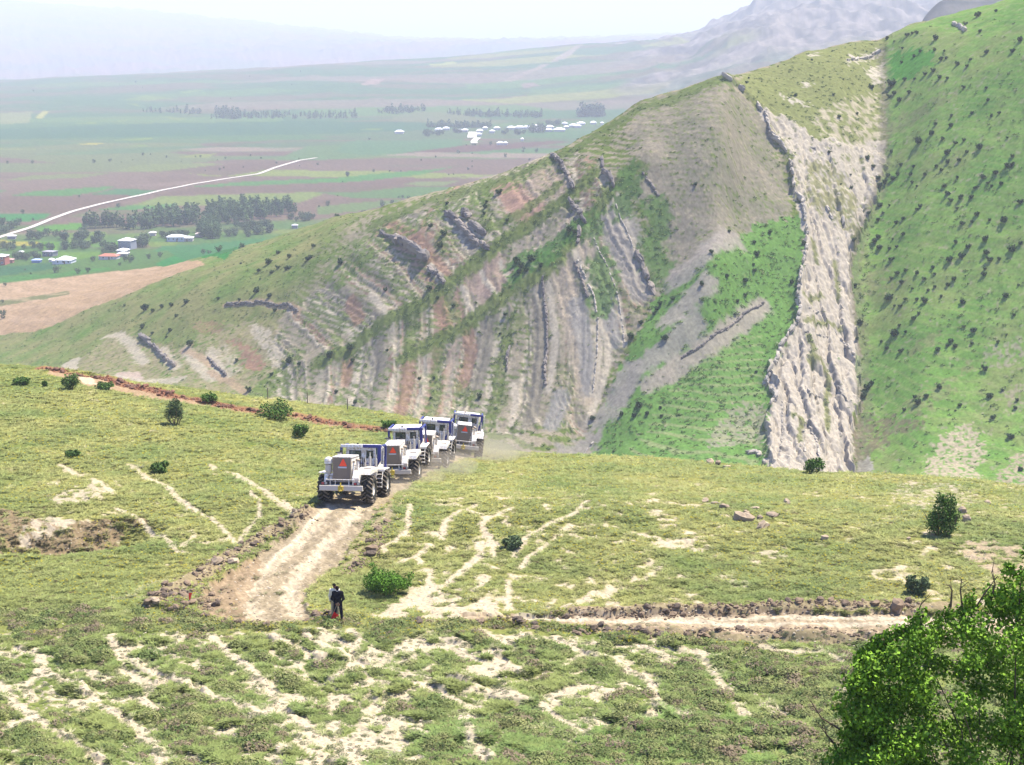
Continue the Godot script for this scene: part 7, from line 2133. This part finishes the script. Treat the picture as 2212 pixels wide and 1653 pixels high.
func build_ledges() -> void:
	var blocks := []
	for i in 6:
		blocks.append(stone_mesh(300 + i, 1.0, 1.0))
	var shaded_ledge_mats := [mat(Color(0.17, 0.15, 0.13), 1.0, 0.0, 0.25), mat(Color(0.125, 0.11, 0.10), 1.0, 0.0, 0.25), mat(Color(0.23, 0.195, 0.16), 1.0, 0.0, 0.25)]  # darker than the rock itself: shade of the ledge faces put into the colour
	var lime_mats := [mat(Color(0.38, 0.335, 0.27), 1.0, 0.0, 0.25), mat(Color(0.30, 0.27, 0.225), 1.0, 0.0, 0.25), mat(Color(0.43, 0.38, 0.305), 1.0, 0.0, 0.25)]
	var from := 260.0
	# crop, pale?, thickness in crop pixels, label, points
	for l in [["C5", 0, 42, "thickest rock ledge darkened as if shaded below the reddish strip at the ridge's left end", 470, 500, 540, 540, 600, 570, 690, 640], ["C5", 0, 22, "thin upper end of the thickest dark ledge", 390, 455, 430, 480, 470, 500], ["C5", 0, 24, "short dark ledge continuing the thickest ledge down to the green spur", 690, 672, 740, 720, 785, 785],
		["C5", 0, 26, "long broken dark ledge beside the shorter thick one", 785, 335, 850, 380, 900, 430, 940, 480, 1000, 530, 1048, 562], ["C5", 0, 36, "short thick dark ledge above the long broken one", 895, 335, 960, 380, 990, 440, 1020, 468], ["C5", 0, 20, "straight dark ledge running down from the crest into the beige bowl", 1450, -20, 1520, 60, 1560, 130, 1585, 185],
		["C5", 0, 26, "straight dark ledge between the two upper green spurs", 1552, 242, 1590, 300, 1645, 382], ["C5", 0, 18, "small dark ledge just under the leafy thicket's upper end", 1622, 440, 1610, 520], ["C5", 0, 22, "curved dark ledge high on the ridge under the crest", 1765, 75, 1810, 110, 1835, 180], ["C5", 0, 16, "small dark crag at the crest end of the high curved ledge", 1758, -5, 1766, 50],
		["C5", 0, 14, "thin dark band high on the grey scree slope", 2010, 90, 2060, 150, 2112, 232], ["C5", 0, 26, "dark ledge ending at the foot of the pale outermost band", 1960, 560, 2000, 640, 2040, 740, 2085, 832], ["C5", 0, 15, "long upright rib of rock darkened as if shaded with a pale strip beside it", 1390, 740, 1400, 850, 1415, 950, 1420, 1050, 1420, 1200, 1405, 1300, 1412, 1400],
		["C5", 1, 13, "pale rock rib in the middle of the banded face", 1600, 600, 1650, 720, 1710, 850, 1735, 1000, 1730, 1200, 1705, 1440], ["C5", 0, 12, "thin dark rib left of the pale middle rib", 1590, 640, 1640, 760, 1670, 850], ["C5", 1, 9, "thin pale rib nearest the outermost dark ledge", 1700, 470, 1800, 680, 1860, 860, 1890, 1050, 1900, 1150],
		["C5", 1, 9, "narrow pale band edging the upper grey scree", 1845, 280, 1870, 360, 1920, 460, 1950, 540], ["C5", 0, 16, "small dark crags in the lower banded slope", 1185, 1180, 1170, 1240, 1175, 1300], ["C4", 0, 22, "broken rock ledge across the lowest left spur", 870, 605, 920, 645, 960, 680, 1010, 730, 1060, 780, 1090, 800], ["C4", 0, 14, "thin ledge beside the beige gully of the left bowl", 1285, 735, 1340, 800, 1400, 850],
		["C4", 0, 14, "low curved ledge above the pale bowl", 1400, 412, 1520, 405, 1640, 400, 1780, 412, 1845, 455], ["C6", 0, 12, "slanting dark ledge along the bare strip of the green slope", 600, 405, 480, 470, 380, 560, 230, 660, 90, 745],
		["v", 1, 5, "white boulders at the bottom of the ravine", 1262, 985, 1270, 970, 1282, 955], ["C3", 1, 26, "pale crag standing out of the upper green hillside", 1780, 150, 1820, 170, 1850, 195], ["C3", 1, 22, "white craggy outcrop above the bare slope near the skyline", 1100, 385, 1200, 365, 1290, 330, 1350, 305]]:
		ledge(l, blocks, lime_mats if l[1] == 1 else shaded_ledge_mats, 1.0)
	# the edge of the limestone band, in stretches
	var rim := RIM.slice(1)
	for q in [[0, 5, "limestone crags along the crest end of the pale band"], [4, 9, "limestone wall at the narrow upper part of the pale band"], [8, 13, "limestone wall at the bend in the middle of the pale band"], [12, 16, "limestone wall where the pale band steps outward"], [15, 20, "limestone wall at the foot of the pale band"]]:
		ledge(["v", 1, 9, q[2]] + rim.slice(q[0] * 2, q[1] * 2), blocks, lime_mats, 1.3)
	for l in [["C6", 1, 20, "slanting slab edge low on the limestone band", 1055, 890, 1100, 980, 1165, 1055], ["C6", 1, 18, "slanting slab edge high on the limestone band", 1040, 570, 1100, 660, 1165, 730], ["C6", 1, 16, "level step across the limestone band under a grassy patch", 860, 580, 950, 600, 1010, 590], ["C6", 1, 16, "short step across the upper limestone band", 870, 440, 980, 440], ["C6", 1, 16, "hooked slab edge in the middle of the limestone band", 862, 920, 890, 970, 950, 980],
		["C6", 1, 14, "upright joint at the lower left of the limestone band", 715, 1010, 720, 1200, 705, 1320], ["C6", 1, 14, "upright joint in the lower middle of the limestone band", 850, 1190, 860, 1330], ["C6", 1, 16, "broken rib above the bright bush on the brow", 880, 1150, 930, 1260, 950, 1380], ["C3", 1, 30, "tumbled pale blocks high in the limestone band", 990, 1280, 1040, 1380, 1080, 1420, 1100, 1340],
		["C6", 1, 34, "rounded rock fall beside the limestone's foot", 500, 1330, 560, 1330, 600, 1370, 620, 1410], ["C3", 1, 16, "small overhanging crag in the stony grass", 890, 910, 930, 915, 910, 960]]:
		ledge(l, blocks, lime_mats, 0.8)


func ledge(l: Array, blocks: Array, mats: Array, tall: float) -> void:
	var w := trace(l[0], l.slice(4), 260.0)
	var scale: float = 2.865 if l[0] != "v" else 1.0
	var thick: float = l[2] / scale * w[0].y / F * (1.0 if l[1] == 1 else 1.45)
	var o := thing("rock_ledge", l[3], "rock ledge", Vector3(w[0].x, ground(w[0].x, w[0].y), -w[0].y))
	var k := 0
	for s in w.size() - 1:
		var a := Vector3(w[s].x, ground(w[s].x, w[s].y), -w[s].y)
		var b := Vector3(w[s + 1].x, ground(w[s + 1].x, w[s + 1].y), -w[s + 1].y)
		var n := clampi(int(a.distance_to(b) / (thick * 1.15)), 1, 14)
		for i in n:
			var p := a.lerp(b, (i + rng.randf_range(0.1, 0.9)) / n)
			p.y = ground(p.x, -p.z)
			var dir := (b - a).normalized()
			var right := dir.cross(Vector3.UP).normalized()
			var bs := Basis(dir, right.cross(dir).normalized(), right)
			bs = bs * Basis.from_euler(Vector3(rng.randf_range(-0.25, 0.25), rng.randf_range(-0.25, 0.25), rng.randf_range(-0.2, 0.2)))
			var h := thick * tall * rng.randf_range(0.6, 1.35)
			if l[1] == 1 and rng.randf() < 0.3: continue
			bs = bs.scaled_local(Vector3(thick * rng.randf_range(1.2, 3.2), h, thick * rng.randf_range(0.5, 1.1)))
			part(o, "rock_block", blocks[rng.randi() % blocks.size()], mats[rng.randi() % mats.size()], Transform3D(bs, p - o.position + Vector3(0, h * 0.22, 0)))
			k += 1


func ground_colour(x: float, d: float) -> Color:
	return C[row_of(d) * NC + clampi(int((x / d - A0) / DA + 0.5), 0, NC - 1)]


func build_tufts() -> void:
	# cushions of herbs and grass on the near hill
	var cushion := Mb.new()
	for i in 130:
		var d := rvec()
		d.y = absf(d.y) * 0.9
		var p := d * Vector3(0.5, 0.4, 0.5) * rng.randf_range(0.75, 1.05)
		var nn := (rvec() * 0.7 + d * 0.7 + Vector3.UP * 0.7).normalized()
		var s := nn.cross(rvec()).normalized() * 0.045
		cushion.col = Color.WHITE * rng.randf_range(0.6, 1.3)
		cushion.tri(p - s, p + s, p + nn.cross(s) * 2.4 + Vector3.UP * 0.06)
	var cm := cushion.done()
	var blade := Mb.new()
	for i in 18:
		var a := rng.randf() * TAU
		var r := rng.randf() * 0.4
		var p := Vector3(cos(a) * r, -0.05, sin(a) * r)
		var lean := Vector3(cos(a), 0, sin(a)) * rng.randf_range(0.5, 1.1) + Vector3.UP * rng.randf_range(0.25, 0.6)
		var s := Vector3(-sin(a), 0, cos(a)).rotated(Vector3.UP, rng.randf_range(-0.5, 0.5)) * 0.09
		blade.col = Color.WHITE * rng.randf_range(0.7, 1.3)
		blade.tri(p - s, p + s, p + lean)
	var bm := blade.done()
	var at1 := []
	var c1 := []
	var at2 := []
	var c2 := []
	var at3 := []
	var c3 := []
	var at4 := []
	var c4 := []
	var soil_like := func(c: Color) -> bool: return c.r > c.g * 1.10
	for i in 150000:
		var p := hit(rng.randf_range(-30, 2242), rng.randf_range(780, 1690))
		var d := -p.z
		if d > 160.0: continue
		var c := ground_colour(p.x, d)
		var soil: bool = soil_like.call(c) and c.r > 0.2
		var m := n_mid.get_noise_2d(p.x * 3.0 + 40.0, d * 3.0)
		if soil or (d < 60.0 and mound(p.x, d) < 0.13):
			if rng.randf() < 0.12:
				var s := rng.randf_range(0.03, 0.10)
				at4.append(Transform3D(Basis.from_euler(Vector3(rng.randf() * 3, rng.randf() * 6, rng.randf() * 3)).scaled(Vector3(s * 1.4, s * 0.8, s)), p))
				c4.append(Color(0.40, 0.34, 0.25) * rng.randf_range(0.45, 1.3))
			elif rng.randf() < 0.06 and d < 61.0:
				var s := rng.randf_range(0.12, 0.3)
				at1.append(Transform3D(Basis(Vector3.UP, rng.randf() * TAU).scaled(Vector3(s * 1.3, s * 0.7, s)), p))
				c1.append(Color(0.10, 0.12, 0.05))
			continue
		var far := clampf((d - 60.0) / 60.0, 0.0, 1.0)
		var by_path := false
		if d < 62.0:
			for e in [Vector2(0.32, 0), Vector2(-0.32, 0), Vector2(0, 0.4), Vector2(0, -0.4)]:
				if soil_like.call(ground_colour(p.x + e.x, d + e.y)): by_path = true
		if d < 62.0 and not by_path and rng.randf() < 0.30 and m < 0.25:
			var s := rng.randf_range(0.22, 0.5) * (1.0 if rng.randf() < 0.8 else 1.7)
			at1.append(Transform3D(Basis(Vector3.UP, rng.randf() * TAU).scaled(Vector3(s * rng.randf_range(1.0, 1.5), s * 0.85, s)), p - Vector3(0, 0.03, 0)))
			c1.append(Color(0.105, 0.150, 0.040).lerp(Color(0.23, 0.235, 0.085), rng.randf()) if rng.randf() < 0.8 else Color(0.20, 0.155, 0.095))
		elif d > 62.0 and rng.randf() < 0.15 + 0.14 * clampf(n_mid.get_noise_2d(p.x * 0.8 - 50.0, d * 0.8) * 2.0, 0.0, 1.0):
			var s := rng.randf_range(0.09, 0.28)
			at1.append(Transform3D(Basis(Vector3.UP, rng.randf() * TAU).scaled(Vector3(s * rng.randf_range(1.0, 1.8), s * 0.8, s)), p - Vector3(0, 0.03, 0)))
			c1.append(Color(0.075, 0.11, 0.03).lerp(Color(0.19, 0.17, 0.07), rng.randf()) if rng.randf() < 0.75 else Color(0.15, 0.105, 0.06))
		else:
			var s := rng.randf_range(0.08, 0.22) * (1.0 + 0.9 * far)
			at2.append(Transform3D(Basis(Vector3.UP, rng.randf() * TAU).scaled(Vector3(s * 1.3, s * 0.8, s * 1.3)), p))
			var g := Color(c.r, c.g, c.b).lerp(Color(0.14, 0.175, 0.045), rng.randf() * 0.5)
			c2.append(g * rng.randf_range(0.85, 1.35))
		if rng.randf() < 0.15 and n_mid.get_noise_2d(p.x * 0.6 + 200.0, d * 0.6) > -0.12 and d > 58.0:
			var s := rng.randf_range(0.05, 0.11) * (1.0 + 0.7 * far)
			at3.append(Transform3D(Basis(Vector3.UP, rng.randf() * TAU).scaled(Vector3.ONE * s), p + Vector3(0, 0.1, 0)))
			c3.append(Color(0.55, 0.46, 0.02) * rng.randf_range(0.7, 1.1))
	scatter("herb_cushions", cm, at1, c1, "cushion shaped tufts of herbs between bare paths")
	scatter("meadow_grass", bm, at2, c2, "short dry yellowish meadow grass on the near hill")
	scatter("yellow_flowers", cm, at3, c3, "small yellow wild flowers dotted through the meadow")
	scatter("soil_crumbs", stone_mesh(55, 0.8, 0.3), at4, c4, "small stones and crumbs of soil on bare paths")
	print("tufts ", at1.size(), " ", at2.size(), " ", at3.size(), " ", at4.size())


func build_dust() -> void:
	# dust hangs low behind the wheels
	for q in [[900, 1042, 2.2, 0.7, 0.12], [962, 1018, 2.6, 0.9, 0.14], [1040, 992, 3.4, 1.0, 0.13], [1075, 984, 3.4, 1.3, 0.08], [850, 1068, 1.8, 0.5, 0.08]]:
		var p := hit(q[0], q[1])
		var fog := FogVolume.new()
		fog.shape = RenderingServer.FOG_VOLUME_SHAPE_ELLIPSOID
		fog.size = Vector3(q[2], q[3], q[2]) * 2.0
		var m := FogMaterial.new()
		m.density = q[4]
		m.albedo = Color(0.93, 0.88, 0.78)
		fog.material = m
		fog.name = numbered("dust_cloud")
		fog.set_meta("kind", "stuff")
		tag(fog, "thin pale dust stirred up beside the truck wheels", "dust", "dust beside the trucks")
		add_child(fog)
		fog.position = p + Vector3(0, q[3] * 0.5, 0)


func build_things() -> void:
	shared_grain = grain_texture(91, 0.02, 0.80, 1.0, 5)
	build_trucks()
	build_people()
	build_plants()
	build_village()
	build_stones()
	build_ledges()
	build_tufts()
	build_dust()
